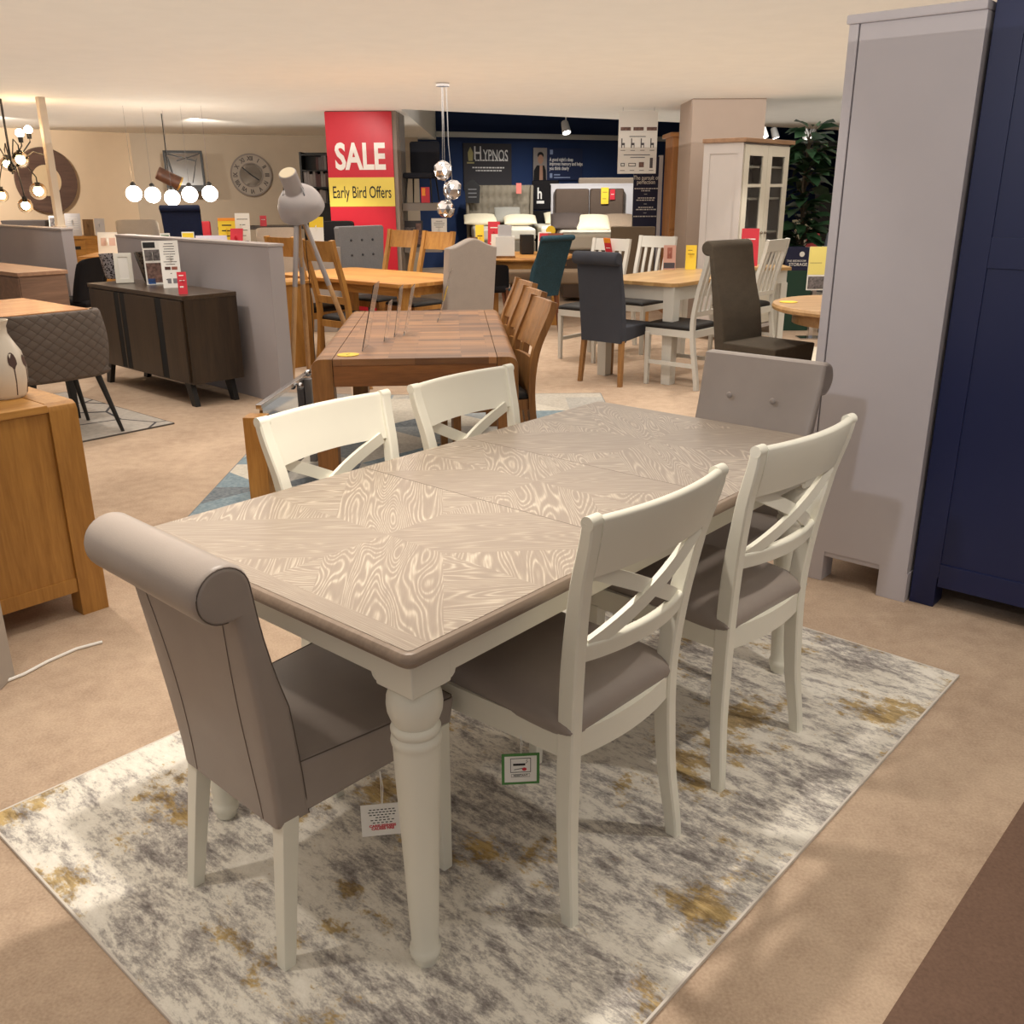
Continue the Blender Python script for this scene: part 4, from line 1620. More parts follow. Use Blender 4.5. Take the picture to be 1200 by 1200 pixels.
def make_ladder_chair(name, label, cat, loc, rz, wm, seat_m, H=1.0, group=None, rails=2, hw=0.2, lean=0.1, crest=0.17):
    root = thing(name, label, cat, loc, rz, group)
    tab = smooth_tab([(0.0, -0.05), (0.45, 0.0), (0.7, -0.02*lean/0.1), (H, -lean)])
    px = lambda z: interp(tab, z)
    for sy in (-1, 1):
        m = MB()
        m.sweep([(x, sy*hw, z) for z, x in tab], [(-0.022, -0.018), (0.022, -0.018), (0.022, 0.018), (-0.022, 0.018)], up=(1, 0, 0))
        m.build('back_post', wm, root, ang=35)
    zz = [(H-crest-0.01, H-0.008)] + ([(0.60, 0.66)] if rails == 2 else []) + ([(0.46, 0.655)] if rails > 2 else [])
    for a, b in zz:
        m = MB()
        t = bmesh.new()
        rows = []
        for i in range(9):
            y = -hw+0.02+(2*hw-0.04)*i/8
            bow = 0.02*(1-(y/hw)**2)
            rows.append([t.verts.new((px(z)-bow+o, y, z)) for z, o in ((a, 0.01), (b, 0.01), (b, -0.01), (a, -0.01))])
        for r0, r1_ in zip(rows, rows[1:]):
            for k in range(4):
                t.faces.new((r0[k], r0[(k+1) % 4], r1_[(k+1) % 4], r1_[k]))
        t.faces.new(rows[0])
        t.faces.new(rows[-1][::-1])
        m._add(t)
        m.build('back_rail', wm, root, ang=35)
    m = MB()
    m.pillow(0.0, 0.43, -hw-0.01, hw+0.01, 0.43, 0.50, 10, 10, 0.3, exps=5)
    m.build('seat', seat_m, root, ang=60)
    m = MB()
    for y in (-hw, hw):
        m.box(0.0, 0.42, y-0.012, y+0.012, 0.40, 0.455)
    m.box(0.40, 0.425, -hw, hw, 0.40, 0.455)
    m.box(-0.012, 0.012, -hw, hw, 0.40, 0.455)
    m.build('seat_frame', wm, root)
    for sy in (-1, 1):
        m = MB()
        m.leg((0.40, sy*hw, 0.43), (0.40, sy*hw, 0.0), 0.042, 0.036)
        m.build('leg', wm, root)
    return root


DARKL = leather('black_leather', rgb(22, 19, 18), 0.55)
RUSTC = wood('rustic_chair_wood', rgb(172, 122, 68), rgb(114, 76, 40), 'Z', 1.0)
rg = 'rustic oak chairs along the right of the rustic table'
rch = [(607, 331, 'rustic oak chair farthest along the rustic table, by the round table leg'), (616, 341, 'rustic oak chair in the middle of the row at the rustic table'), (631, 352, 'rustic oak chair nearest to us beside the rustic table')]
c0 = None
for i, (a, b, lb) in enumerate(rch):
    p = Vector((0.16+0.0*i, 5.70-0.36*i, 0))
    p = (Vector((-0.02, 6.05, 0)), Vector((0.02, 5.54, 0)), Vector((0.055, 5.03, 0)))[i]
    if c0 is None:
        c0 = make_ladder_chair('ladder_back_chair', lb, 'chair', p, R(194), RUSTC, DARKL, 0.95, rg, rails=3, hw=0.2, lean=0.12, crest=0.23)
    else:
        dup(c0, p, R(194), lb)

# ------------------------------------------------------------------ honey oak table group
OT = G(472, 334, 0.77)
ot = thing('dining_table', 'honey oak dining table with clipped corners behind the tripod lamp', 'table', Vector((OT.x, OT.y, 0)), R(139))
m = MB()
OTL, OTW, cl = 1.75, 0.95, 0.06
m.prism([(0.0, -cl), (cl, 0), (OTL-cl, 0), (OTL, -cl), (OTL, -OTW+cl), (OTL-cl, -OTW), (cl, -OTW), (0, -OTW+cl)], 0.74, 0.77, 'XY', capbev=0.003)
m.build('tabletop', OAKTOP, ot)
m = MB()
m.box(0.1, OTL-0.1, -0.11, -0.085, 0.66, 0.741)
m.box(0.1, OTL-0.1, -OTW+0.085, -OTW+0.11, 0.66, 0.741)
m.box(0.085, 0.11, -OTW+0.1, -0.1, 0.66, 0.741)
m.box(OTL-0.11, OTL-0.085, -OTW+0.1, -0.1, 0.66, 0.741)
m.build('apron', OAK, ot)
for x in (0.12, OTL-0.12):
    for y in (-0.12, -OTW+0.12):
        m = MB()
        m.leg((x, y, 0.741), (x, y, 0), 0.085, 0.07)
        m.build('leg', OAKZ, ot)
og = 'honey oak chairs at the honey oak table'
c1p, c2p = G(342, 277, 1.11), G(386, 281, 1.11)
och = make_ladder_chair('ladder_back_chair', 'honey oak chair with dark seat half hidden by the tripod lamp', 'chair', Vector((c1p.x, c1p.y, 0)), AX, OAKZ, DARKL, 1.115, og, rails=2, hw=0.19, lean=0.13, crest=0.16)
dup(och, Vector((c2p.x, c2p.y, 0)), AX, 'honey oak chair with dark seat just right of the tripod lamp')
c3p, c4p = G(461, 270, 1.11), G(503, 272, 1.11)
dup(och, Vector((c3p.x, c3p.y, 0)), AX+PI, 'honey oak chair on the far side of the honey oak table, below the sale banner')
dup(och, Vector((c4p.x, c4p.y, 0)), AX+PI, 'honey oak chair on the far side of the table, behind the wing chair')
# an oak cabinet end between partition and lamp
oe = G(312, 322, 0.75)
ob = thing('oak_bedside', 'oak cabinet end between the grey partition and the tripod lamp', 'cabinet', Vector((-2.02, 8.15, 0)), AX)
m = MB()
m.box(-0.02, 0.40, -0.02, 0.30, 0.72, 0.75, 0.004)
m.build('top', OAK, ob)
m = MB()
m.box(0.0, 0.38, 0.0, 0.28, 0.0, 0.72, 0.003)
m.build('body', OAKZ, ob)

# wing chair
CREAMF = fabric('oatmeal_fabric', rgb(176, 166, 158), 0.9, 260, 0.9, 0.2)
wp = Vector((-0.345, 8.12, 0))
wc = thing('wing_chair', 'oatmeal upholstered dining chair with humped back beyond the rustic table', 'chair', wp, R(125))
m = MB()
hw = 0.235
n_ = 16
outl = [(-hw+0.03, 0.32)] + [(-hw-0.0*k, 0.35+0.63*k/6) for k in range(7)] + [(-hw+2*hw*k/n_, 1.035+0.075*math.sin(PI*k/n_)**1.3-0.012*math.sin(2*PI*k/n_)**2) for k in range(n_+1)] + [(hw, 0.98-0.63*k/6) for k in range(7)] + [(hw-0.03, 0.32)]
Msh = Matrix.Identity(4)
Msh[0][2] = -0.12
m.prism(outl, -0.05, 0.055, 'YZ', capbev=0.018, seg=3, M=T((0.10, 0, 0)) @ Msh)
m.build('backrest', CREAMF, wc, ang=50)
m = MB()
m.box(0.05, 0.48, -0.23, 0.23, 0.33, 0.49, 0.03)
m.build('seat', CREAMF, wc, ang=50)
for x in (0.06, 0.44):
    for y in (-0.19, 0.19):
        m = MB()
        m.leg((x, y, 0.345), (x-0.03 if x < 0.2 else x, y, 0), 0.04, 0.028)
        m.build('leg', OAKZ, wc)

# ------------------------------------------------------------------ round oak table with leaflets, teal chair
rtc = Vector((0.10, 11.25, 0))
rt = thing('round_table', 'honey oak table covered in leaflets behind the wing chair', 'table', rtc, 0)
m = MB()
m.lathe([(0, 0.73), (0.60, 0.73), (0.63, 0.74), (0.635, 0.755), (0.625, 0.77), (0, 0.77)], 48)
m.build('tabletop', OAKTOP, rt)
m = MB()
m.lathe([(0.53, 0.65), (0.55, 0.65), (0.55, 0.731), (0.53, 0.731)], 40)
m.build('apron', OAK, rt)
for a in (-125, -35, 55, 145):
    m = MB()
    x, y = 0.50*math.cos(R(a)), 0.50*math.sin(R(a))
    m.leg((x, y, 0.731), (x, y, 0), 0.10, 0.085)
    m.build('leg', OAKZ, rt)
TZ = 0.771
def on_rt(px_, py_, dy=0.0):
    p = G(px_, py_, TZ)
    return Vector((p.x, p.y+dy, TZ))
sb_ = on_rt(592, 305)
sg = thing('sign_stand', 'white block sign on a brown foot on the round oak table', 'sign', Vector((sb_.x, max(sb_.y, 10.75), TZ)), 0)
m = MB()
m.box(-0.105, 0.105, -0.03, 0.03, 0.02, 0.23, 0.004)
m.build('block', WHITE, sg)
m = MB()
m.box(-0.11, 0.11, -0.045, 0.045, 0, 0.02, 0.003)
m.build('foot', RUSTIC, sg)
m = MB()
m.box(-0.08, 0.07, -0.015, 0.015, 0.23, 0.35, 0.002)
m.build('header', paint('pale_card', rgb(206, 204, 206), 0.6), sg)
card('leaflet', 'large red leaflet above a white sheet on the round oak table', Vector((-0.20, 11.35, TZ)), 0.14, 0.37, R(-6), R(10), RED, 'leaflet', lines=((-0.3, 0.3, 0.8, 0.83), (-0.3, 0.2, 0.35, 0.37)))
card('leaflet', 'white sheet standing in front of the red leaflet on the round table', Vector((-0.16, 11.1, TZ)), 0.13, 0.24, R(-6), R(10), WHITE, 'leaflet')
card('leaflet', 'yellow leaflet beside the red leaflet on the round oak table', Vector((-0.36, 11.5, TZ)), 0.10, 0.33, R(6), R(12), YEL, 'leaflet', lines=((-0.3, 0.3, 0.6, 0.63),))
card('leaflet', 'brown leaflet left of the yellow one on the round table', Vector((-0.44, 11.25, TZ)), 0.12, 0.20, R(4), R(8), paint('brown_card', rgb(110, 82, 66), 0.6), 'leaflet')
lf = card('leaflet', 'striped white leaflet with a red and yellow corner on the round table', Vector((0.38, 11.1, TZ)), 0.15, 0.26, R(-14), R(10), WHITE, 'leaflet', lines=tlines(5, 0.5, 0.1, seed=8, th=0.03), blocks=((-0.4, 0.45, 0.62, 0.95, RED),))
m = MB()
m.lathe([(0, 0), (0.055, 0), (0.055, 0.003), (0, 0.003)], 20, T((0.07, 0.05, 0.27)) @ Matrix.Rotation(PI/2, 4, 'X'))
m.build('yellow_disc', YEL, lf)
card('leaflet', 'brown and red leaflet just left of the teal chair', Vector((0.50, 11.0, TZ)), 0.18, 0.25, R(-20), R(8), paint('brown_card2', rgb(140, 76, 56), 0.6), 'leaflet', blocks=((-0.2, 0.3, 0.05, 0.45, RED), (-0.1, 0.35, 0.5, 0.75, YEL)))
m = MB()
m.box(-0.075, 0.075, -0.06, 0.06, 0.0, 0.22, 0.01)
bk_ = m.build('speaker_box', BLACK, None, Vector((0.19, 11.35, TZ)), R(10))
tag(bk_, 'small black box behind the white block sign', 'box')

TEAL = fabric('teal_velvet', rgb(38, 66, 78), 0.6, 60, 0.75, 0.05)
DKLEG = wood('dark_leg', rgb(120, 72, 44), rgb(80, 46, 26), 'Z', 1.0)
make_rollchair('roll_back_chair', 'teal velvet chair beside the round oak table', 'chair', Vector((0.37, 10.25, 0)), R(130), TEAL, DKLEG, None, w_top=0.46, w_bot=0.40, H=1.04, lean=0.19, zb=0.40, roll=0.03)

# ------------------------------------------------------------------ white table with oak top and its chairs
wt0 = Vector((1.27, 7.37, 0))
WT_W = 0.78
wt = thing('dining_table', 'white-legged dining table with oak top beside the slate blue chair', 'table', wt0, R(139))
m = MB()
WL = 0.95
cl = 0.05
TBL = 1.35
m.prism([(0.0, -cl), (cl, 0), (WT_W-cl, 0), (WT_W, -cl), (WT_W, -TBL+cl), (WT_W-cl, -TBL), (cl, -TBL), (0, -TBL+cl)], 0.77, 0.80, 'XY', capbev=0.003)
m.build('tabletop', wood('pale_oak_top', rgb(206, 170, 118), rgb(164, 128, 82), 'Y', 1.0, planks=0.1, rough=0.35), wt)
GW2 = paint('grey_white_paint', rgb(206, 204, 196), 0.5)
m = MB()
m.box(0.05, WT_W-0.05, -0.062, -0.04, 0.66, 0.771)
m.box(0.05, WT_W-0.05, -TBL+0.04, -TBL+0.062, 0.66, 0.771)
m.box(0.04, 0.062, -TBL+0.05, -0.05, 0.66, 0.771)
m.box(WT_W-0.062, WT_W-0.04, -TBL+0.05, -0.05, 0.66, 0.771)
m.build('apron', GW2, wt)
for x in (0.075, WT_W-0.075):
    for y in (-0.075, -TBL+0.075):
        m = MB()
        m.leg((x, y, 0.771), (x, y, 0), 0.10, 0.082)
        m.build('leg', GW2, wt)
SLATE = fabric('slate_fabric', rgb(66, 68, 76), 0.9, 300, 0.9, 0.2)
OAKLEG = wood('oak_leg', rgb(168, 124, 74), rgb(122, 84, 46), 'Z', 1.0)
make_rollchair('roll_back_chair', 'slate blue roll-back chair with oak legs at the white table', 'chair', Vector((0.715, 7.49, 0)), AX, SLATE, OAKLEG, None, w_top=0.42, w_bot=0.40, H=1.04, lean=0.07, zb=0.34, roll=0.05, rake=0.03, legb=0.03)


def make_slat_chair(label, loc, rz, group):
    root = thing('slat_back_chair', label, 'chair', loc, rz, group)
    H = 1.06
    tab = smooth_tab([(0.0, -0.06), (0.45, 0.0), (0.7, -0.025), (H, -0.11)])
    px = lambda z: interp(tab, z)
    hw = 0.19
    for sy in (-1, 1):
        m = MB()
        m.sweep([(x, sy*hw, z) for z, x in tab], [(-0.018, -0.016), (0.018, -0.016), (0.018, 0.016), (-0.018, 0.016)], up=(1, 0, 0))
        m.build('back_post', GW2, root, ang=35)
    for a, b in ((H-0.105, H-0.002), (0.56, 0.60)):
        m = MB()
        m.hexa([(px(a)-0.01, -hw+0.01, a), (px(a)+0.01, -hw+0.01, a), (px(a)+0.01, hw-0.01, a), (px(a)-0.01, hw-0.01, a)],
               [(px(b)-0.01, -hw+0.01, b), (px(b)+0.01, -hw+0.01, b), (px(b)+0.01, hw-0.01, b), (px(b)-0.01, hw-0.01, b)])
        m.build('back_rail', GW2, root)
    for k in range(4):
        y = -0.114+0.076*k
        m = MB()
        m.sweep([(px(z), y, z) for z in (0.59, 0.7, 0.8, H-0.1)], [(-0.014, -0.006), (0.014, -0.006), (0.014, 0.006), (-0.014, 0.006)], up=(1, 0, 0))
        m.build('slat', GW2, root, ang=35)
    m = MB()
    m.pillow(0.0, 0.43, -hw-0.015, hw+0.015, 0.43, 0.505, 10, 10, 0.3, exps=5)
    m.build('seat', DARKL, root, ang=60)
    m = MB()
    for y in (-hw, hw):
        m.box(0.0, 0.42, y-0.012, y+0.012, 0.40, 0.455)
    m.box(0.40, 0.425, -hw, hw, 0.40, 0.455)
    m.box(-0.012, 0.012, -hw, hw, 0.40, 0.455)
    m.build('seat_frame', GW2, root)
    for sy in (-1, 1):
        m = MB()
        m.leg((0.40, sy*hw, 0.42), (0.40, sy*hw, 0.0), 0.04, 0.032)
        m.build('leg', GW2, root)
        m = MB()
        m.box(-0.03, 0.40, sy*hw-0.01, sy*hw+0.01, 0.17, 0.20)
        m.build('stretcher', GW2, root)
    return root


sg_ = 'white slat-back chairs round the oak-topped table'
s1, s2 = G(709, 280, 1.06), G(764, 277, 1.06)
sc1 = make_slat_chair('white slat-back chair with a red and orange ticket on its crest', Vector((s1.x, s1.y, 0)), AX+PI, sg_)
dup(sc1, Vector((s2.x, s2.y, 0)), AX+PI, 'white slat-back chair behind the pink leaflet on the oak-topped table')
dup(sc1, Vector((1.52, 7.38, 0)), R(139), 'white slat-back chair between the oak-topped table and the tweed chair')
dup(sc1, Vector((2.31, 8.75, 0)), R(139), 'off-white slat-back chair behind the dark tweed chair', 'white slat-back chairs round the oak-topped table')
tk = card('price_ticket', 'red and orange ticket hung on a white slat-back chair', Vector((s1.x+0.05, s1.y+0.055, 0.915)), 0.075, 0.16, AX-R(90), R(-18), RED, 'ticket', blocks=((-0.5, 0.5, 0.72, 1.0, paint('orange_card', rgb(244, 150, 40), 0.5)),), lines=((-0.3, 0.3, 0.4, 0.44),))
l1 = G(784, 316, 0.80)
card('leaflet', 'pink picture leaflet on the oak-topped white table', l1+Vector((0, 0, 0.001)), 0.11, 0.215, R(-8), R(14), paint('pink_card', rgb(196, 150, 136), 0.5), 'leaflet', blocks=((-0.2, 0.2, 0.45, 0.9, paint('chair_picture', rgb(150, 84, 66), 0.5)), (-0.45, 0.45, 0.05, 0.28, paint('dark_caption', rgb(60, 50, 56), 0.5))), lines=((-0.3, 0.3, 0.14, 0.17),))
l2 = G(809, 316, 0.80)
card('leaflet', 'plain yellow offer card on the oak-topped white table', l2+Vector((0, 0, 0.001)), 0.095, 0.215, R(-10), R(14), YEL, 'leaflet', lines=((-0.3, 0.1, 0.78, 0.80), (-0.3, 0.3, 0.62, 0.64)))

TWEED = fabric('brown_tweed', rgb(72, 64, 54), 0.95, 160, 0.74, 0.3, stretch=(1, 1, 2.4))
make_rollchair('roll_back_chair', 'tall dark brown tweed roll-back chair near the grey wardrobe', 'chair', Vector((1.595, 6.68, 0)), R(-50), TWEED, DKLEG, None, w_top=0.46, w_bot=0.44, H=1.155, lean=0.11, zb=0.30, roll=0.05, seat_z=0.50, depth=0.5, tdepth=0.09, seat_w=0.46)

# low round table and white runner
ct = thing('round_dining_table', 'round oak pedestal table beside the grey wardrobe', 'table', Vector((2.33, 6.38, 0)), 0)
PALEOAK = wood('pale_oak', rgb(198, 160, 112), rgb(150, 112, 70), 'X', 1.0)
m = MB()
m.lathe([(0, 0.71), (0.53, 0.71), (0.555, 0.72), (0.56, 0.738), (0.552, 0.755), (0.535, 0.76), (0, 0.76)], 48)
m.build('tabletop', PALEOAK, ct)
m = MB()
m.lathe([(0.40, 0.63), (0.42, 0.63), (0.42, 0.711), (0.40, 0.711)], 32)
m.build('apron', PALEOAK, ct)
m = MB()
m.lathe([(0.16, 0.71), (0.15, 0.60), (0.09, 0.48), (0.08, 0.32), (0.11, 0.2), (0.15, 0.08), (0.0, 0.08)], 24)
m.build('pedestal', DKLEG, ct)
for a in (20, 110, 200, 290):
    m = MB()
    d_ = Vector((math.cos(R(a)), math.sin(R(a)), 0))
    m.bar(d_*0.08+Vector((0, 0, 0.12)), d_*0.42+Vector((0, 0, 0.03)), 0.07, 0.06, bev=0.006)
    m.build('foot', DKLEG, ct)
ys = G(924, 354, 0.761)
m = MB()
m.lathe([(0, 0), (0.06, 0), (0.06, 0.002), (0, 0.002)], 24)
tag(m.build('round_sticker', YEL, None, ys+Vector((0, 0, 0.001))), 'round yellow sticker on the round oak pedestal table', 'sticker')
flat_rug('runner_rug', 'white textured rug lying beyond the tweed chair', Vector((2.93, 8.75, 0)), 0.9, 1.0, R(-10), fabric('white_shag', rgb(226, 216, 198), 0.95, 60, 0.85, 0.6), None)

# ------------------------------------------------------------------ sale banner on the pillar
y0 = 12.30
bl, br = D(384.5, 200, y0), D(461.5, 200, y0)
BWID = br.x-bl.x
bx = (bl.x+br.x)/2
zb0, zt0 = D(420, 300, y0).z, CEIL-0.01
zy0, zy1 = D(420, 242, y0).z, D(420, 208, y0).z
ban = thing('sale_banner', 'tall red and yellow sale banner fixed to the pillar', 'banner', Vector((bx, y0, 0)), 0)
m = MB()
m.box(-BWID/2, BWID/2, -0.008, 0.008, 0.0, zt0)
m.build('panel', paint('banner_red', rgb(206, 36, 54), 0.4), ban)
m = MB()
m.box(-BWID/2-0.001, BWID/2+0.001, -0.0105, -0.007, zy0, zy1)
m.build('yellow_band', paint('banner_yellow', rgb(238, 214, 96), 0.4), ban)
zs = D(420, 185, y0).z
text('SALE', 0.42, paint('banner_white', rgb(250, 246, 240), 0.4), ban, T((0.0, -0.010, zs)), 'lettering', 0.013, 0.001, sx=0.70)
zs = D(420, 226, y0).z
text('Early Bird Offers', 0.20, INK, ban, T((0.0, -0.0125, zs)), 'lettering', 0.001, 0.001, sx=0.54)

# grey display bay right of the pillar with a chair on its shelf
YB = 12.6
def DX(px_, Y, py_=220):
    return D(px_, py_, Y).x
def DZ(py_, Y, px_=600):
    return D(px_, py_, Y).z
x0, x1, x2 = DX(464, YB), DX(471, YB), DX(516, YB)
bay = thing('display_shelf', 'grey display shelving bay beside the sale pillar with dark chairs on it', 'shelving', Vector((x0, YB, 0)), 0)
GRB = paint('bay_grey', rgb(140, 132, 124), 0.6)
m = MB()
m.box(0, x1-x0, 0, 0.6, 0, CEIL)
m.build('post', GRB, bay)
sz = DZ(242, YB)
m = MB()
m.box(0, x2-x0, 0, 0.6, sz-0.045, sz+0.045)
m.build('shelf', GRB, bay)
m = MB()
m.box(0, x2-x0, 0.0, 0.6, 0.72, 0.78)
m.build('shelf', GRB, bay)
DKF = fabric('charcoal_fabric', rgb(44, 46, 54), 0.9, 200, 0.9, 0.1)
dc = thing('display_chair', 'dark charcoal chair standing on the grey shelf', 'chair', Vector((DX(492, YB), YB+0.32, sz+0.046)), R(-100))
m = MB()
m.box(-0.22, -0.16, -0.2, 0.2, 0.36, 0.76, 0.03, seg=3)
m.build('backrest', DKF, dc)
m = MB()
m.box(-0.2, 0.22, -0.2, 0.2, 0.30, 0.37, 0.025)
m.build('seat', DKF, dc)
for a in (-0.18, 0.18):
    for b in (-0.17, 0.17):
        m = MB()
        m.tube([(a*0.8, b*0.9, 0.31), (a*1.1, b*1.05, 0)], [0.012, 0.008], 8)
        m.build('leg', BLACK, dc)
card('ticket', 'orange and red ticket hanging on the charcoal display chair', Vector((DX(498, YB), YB+0.03, sz+0.05)), 0.11, 0.19, R(5), R(4), RED, 'ticket', blocks=((-0.4, 0.0, 0.45, 0.95, paint('orange_card', None)),))
card('brochure', 'room photograph board on the lower shelf of the grey bay', Vector((DX(481, YB), YB+0.1, 0.781)), 0.26, 0.33, 0, R(4), paint('dark_board', rgb(48, 44, 48), 0.5), 'brochure', blocks=((-0.4, 0.1, 0.4, 0.75, PHOTO2), (0.15, 0.42, 0.1, 0.9, PHOTO)))
card('price_list', 'white sheet with two dark squares on the lower grey shelf', Vector((DX(513, YB), YB+0.02, 0.781)), 0.20, 0.36, R(-4), R(4), WHITE, 'sign', lines=tlines(4, 0.9, 0.7, th=0.015), blocks=((-0.3, -0.02, 0.38, 0.5, INK), (0.04, 0.3, 0.38, 0.5, PHOTO)))

# bookshelf on the taupe wall
YS = 15.0
bs = thing('bookshelf', 'black bookshelf with box files against the taupe wall', 'shelving', Vector((DX(353, YS), YS, 0)), 0)
bw_ = DX(388, YS)-DX(353, YS)
zt_, zb_ = DZ(178, YS, 370), 0.0
m = MB()
m.box(0, bw_, 0.26, 0.3, 0, zt_)
for x in (0, bw_-0.03):
    m.box(x, x+0.03, 0, 0.3, 0, zt_)
m.build('carcass', BLACK, bs)
shz = [zt_-0.03, DZ(199, YS, 370), DZ(219, YS, 370), DZ(238, YS, 370), 0.4, 0.05]
for z in shz:
    m = MB()
    m.box(0.03, bw_-0.03, 0, 0.27, z-0.02, z)
    m.build('shelf', BLACK, bs)
rnd = random.Random(4)
k_ = 0
BK = [paint('book_a', rgb(110, 104, 106), 0.6), paint('book_b', rgb(66, 60, 64), 0.6), paint('book_c', rgb(150, 142, 140), 0.6), paint('book_d', rgb(92, 60, 62), 0.6)]
for si, z in ((1, shz[1]), (2, shz[2]), (3, shz[3])):
    x = 0.04 if si > 1 else 0.24
    n_ = 0
    while x < bw_-0.07:
        w_ = rnd.uniform(0.03, 0.06)
        h_ = rnd.uniform(0.17, 0.23)
        mt = BK[rnd.randrange(4)]
        m = MB()
        m.box(x, x+w_-0.003, 0.04, 0.22, z+0.001, z+h_)
        o = m.build('book', mt, None, Vector((DX(353, YS), YS, 0)))
        tag(o, 'book standing in the row on the %s shelf of the black bookshelf' % ('upper' if si == 1 else 'middle' if si == 2 else 'lower'), 'book', 'books on the %s shelf of the black bookshelf' % ('upper' if si == 1 else 'middle' if si == 2 else 'lower'))
        x += w_
        n_ += 1

# ------------------------------------------------------------------ clock, mirrors on the walls
wbd = (wb1-wa1)
wbd = Vector((wbd.x, wbd.y, 0)).normalized()
wang = math.atan2(wbd.y, wbd.x)


def on_wall(px_, py_, a, b, off=0.03):
    """where a sight line meets the wall a-b"""
    d = ray(px_, py_)
    a2, b2 = Vector((a.x, a.y)), Vector((b.x, b.y))
    e = (b2-a2)
    # solve t*d = a2 + s*e
    det = d.x*(-e.y)+e.x*d.y
    t_ = (a2.x*(-e.y)+e.x*a2.y)/det
    t_ = t_*(1-off/20)
    return Vector((d.x*t_, d.y*t_, CH+d.z*t_))


cp = on_wall(294.5, 205, wa1, wb1, 0.06)
clk = thing('wall_clock', 'round openwork grey wall clock on the taupe wall', 'clock', cp, wang)
CLK = paint('clock_grey', rgb(120, 108, 98), 0.5)
RX = Matrix.Rotation(PI/2, 4, 'X')
m = MB()
for r0, r1_ in ((0.355, 0.33), (0.205, 0.185)):
    m.lathe([(r1_, -0.015), (r0, -0.015), (r0, 0.015), (r1_, 0.015), (r1_, -0.015)], 48, RX)
m.build('rim', CLK, clk)
m = MB()
m.lathe([(0.20, -0.004), (0.335, -0.004), (0.335, 0.0), (0.20, 0.0), (0.20, -0.004)], 48, RX)
m.build('face_ring', paint('clock_face', rgb(150, 138, 124), 0.6), clk)
NUM = ['XII', 'I', 'II', 'III', 'IV', 'V', 'VI', 'VII', 'VIII', 'IX', 'X', 'XI']
for k in range(12):
    a = -2*PI*k/12
    text(NUM[k], 0.10, paint('clock_num', rgb(70, 60, 54), 0.6), clk, T((0.268*math.sin(-a), -0.006, 0.268*math.cos(-a))) @ Matrix.Rotation(-a, 4, 'Y'), 'numeral', 0.003, 0.002, sx=0.8)
for a, l_ in ((R(-50), 0.2), (R(125), 0.15)):
    m = MB()
    d_ = Vector((math.sin(a), 0, math.cos(a)))
    m.bar(Vector((0, -0.012, 0))-d_*0.05, Vector((0, -0.012, 0))+d_*l_, 0.018, 0.006, up=(0, 1, 0))
    m.build('hand', INK, clk)

cm = on_wall(54.5, 211.5, wa0, wa1, 0.09)
wad = Vector((da.x, da.y, 0)).normalized()
aang = math.atan2(wad.y, wad.x)
rmr = thing('wall_mirror', 'large round wall mirror with wide dark wooden frame on the cream wall', 'mirror', cm, aang)
m = MB()
m.lathe([(0.23, -0.02), (0.48, -0.03), (0.49, 0.0), (0.48, 0.025), (0.23, 0.01), (0.23, -0.02)], 56, RX)
m.build('frame', wood('mirror_wood', rgb(104, 80, 68), rgb(66, 48, 42), 'X', 0.6), rmr)
m = MB()
m.lathe([(0, 0.0), (0.235, 0.0), (0.235, 0.008), (0, 0.008)], 40, RX)
m.build('glass', paint('mirror_warm_reflection', rgb(232, 206, 166), 0.4, metal=0.4), rmr)  # warm reflection is put into the glass colour

fm = on_wall(216, 197, wa1, wb1, 0.5)
sqm = thing('wall_mirror', 'black-framed rectangular mirror reflecting the shop lights', 'mirror', fm, wang, rot=(R(-8), 0, wang))
m = MB()
mw, mh = 0.62, 0.55
for a, b, c, d in ((-mw/2, mw/2, mh/2-0.035, mh/2), (-mw/2, mw/2, -mh/2-0.1, -mh/2), (-mw/2, -mw/2+0.035, -mh/2, mh/2), (mw/2-0.035, mw/2, -mh/2, mh/2)):
    m.box(a, b, -0.02, 0.02, c, d)
m.build('frame', BLACK, sqm)
m = MB()
m.box(-mw/2+0.03, mw/2-0.03, 0.0, 0.01, -mh/2, mh/2-0.03)
m.build('glass', paint('mirror_cool', rgb(196, 200, 206), 0.05, metal=1.0), sqm)
m = MB()
m.bar((-mw/2+0.05, -0.008, mh/2-0.05), (mw/2-0.12, -0.008, mh/2-0.16), 0.015, 0.006, up=(0, 1, 0))
m.bar((mw/2-0.05, -0.008, mh/2-0.05), (-mw/2+0.2, -0.008, mh/2-0.16), 0.015, 0.006, up=(0, 1, 0))
m.bar((-mw/2+0.06, -0.008, mh/2-0.1), (-mw/2+0.14, -0.008, -mh/2+0.04), 0.03, 0.006, up=(0, 1, 0))
m.bar((mw/2-0.1, -0.008, mh/2-0.12), (mw/2-0.2, -0.008, -mh/2+0.04), 0.015, 0.006, up=(0, 1, 0))
m.build('frame_bars', BLACK, sqm)

# wooden hanging lamp
hl = D(198, 209, 12.6)
hlt = thing('pendant_lamp', 'dark wooden cylinder pendant lamp hanging in front of the mirror', 'lamp', hl, 0)
axl = Vector((0.72, 0.35, -0.42)).normalized()
rl_ = axl.to_track_quat('Z', 'Y').to_matrix().to_4x4()
m = MB()
m.lathe([(0, -0.15), (0.075, -0.15), (0.08, -0.14), (0.085, 0.13), (0.085, 0.14), (0.075, 0.14), (0.07, -0.13), (0, -0.13)], 24, rl_)
m.build('shade', wood('pendant_wood', rgb(110, 72, 52), rgb(70, 42, 32), 'Z', 1.0), hlt)
m = MB()
m.lathe([(0.083, 0.13), (0.09, 0.13), (0.09, 0.15), (0.083, 0.15), (0.083, 0.13)], 24, rl_)
m.build('rim', paint('brass', rgb(220, 184, 110), 0.3, metal=0.8), hlt)
m = MB()
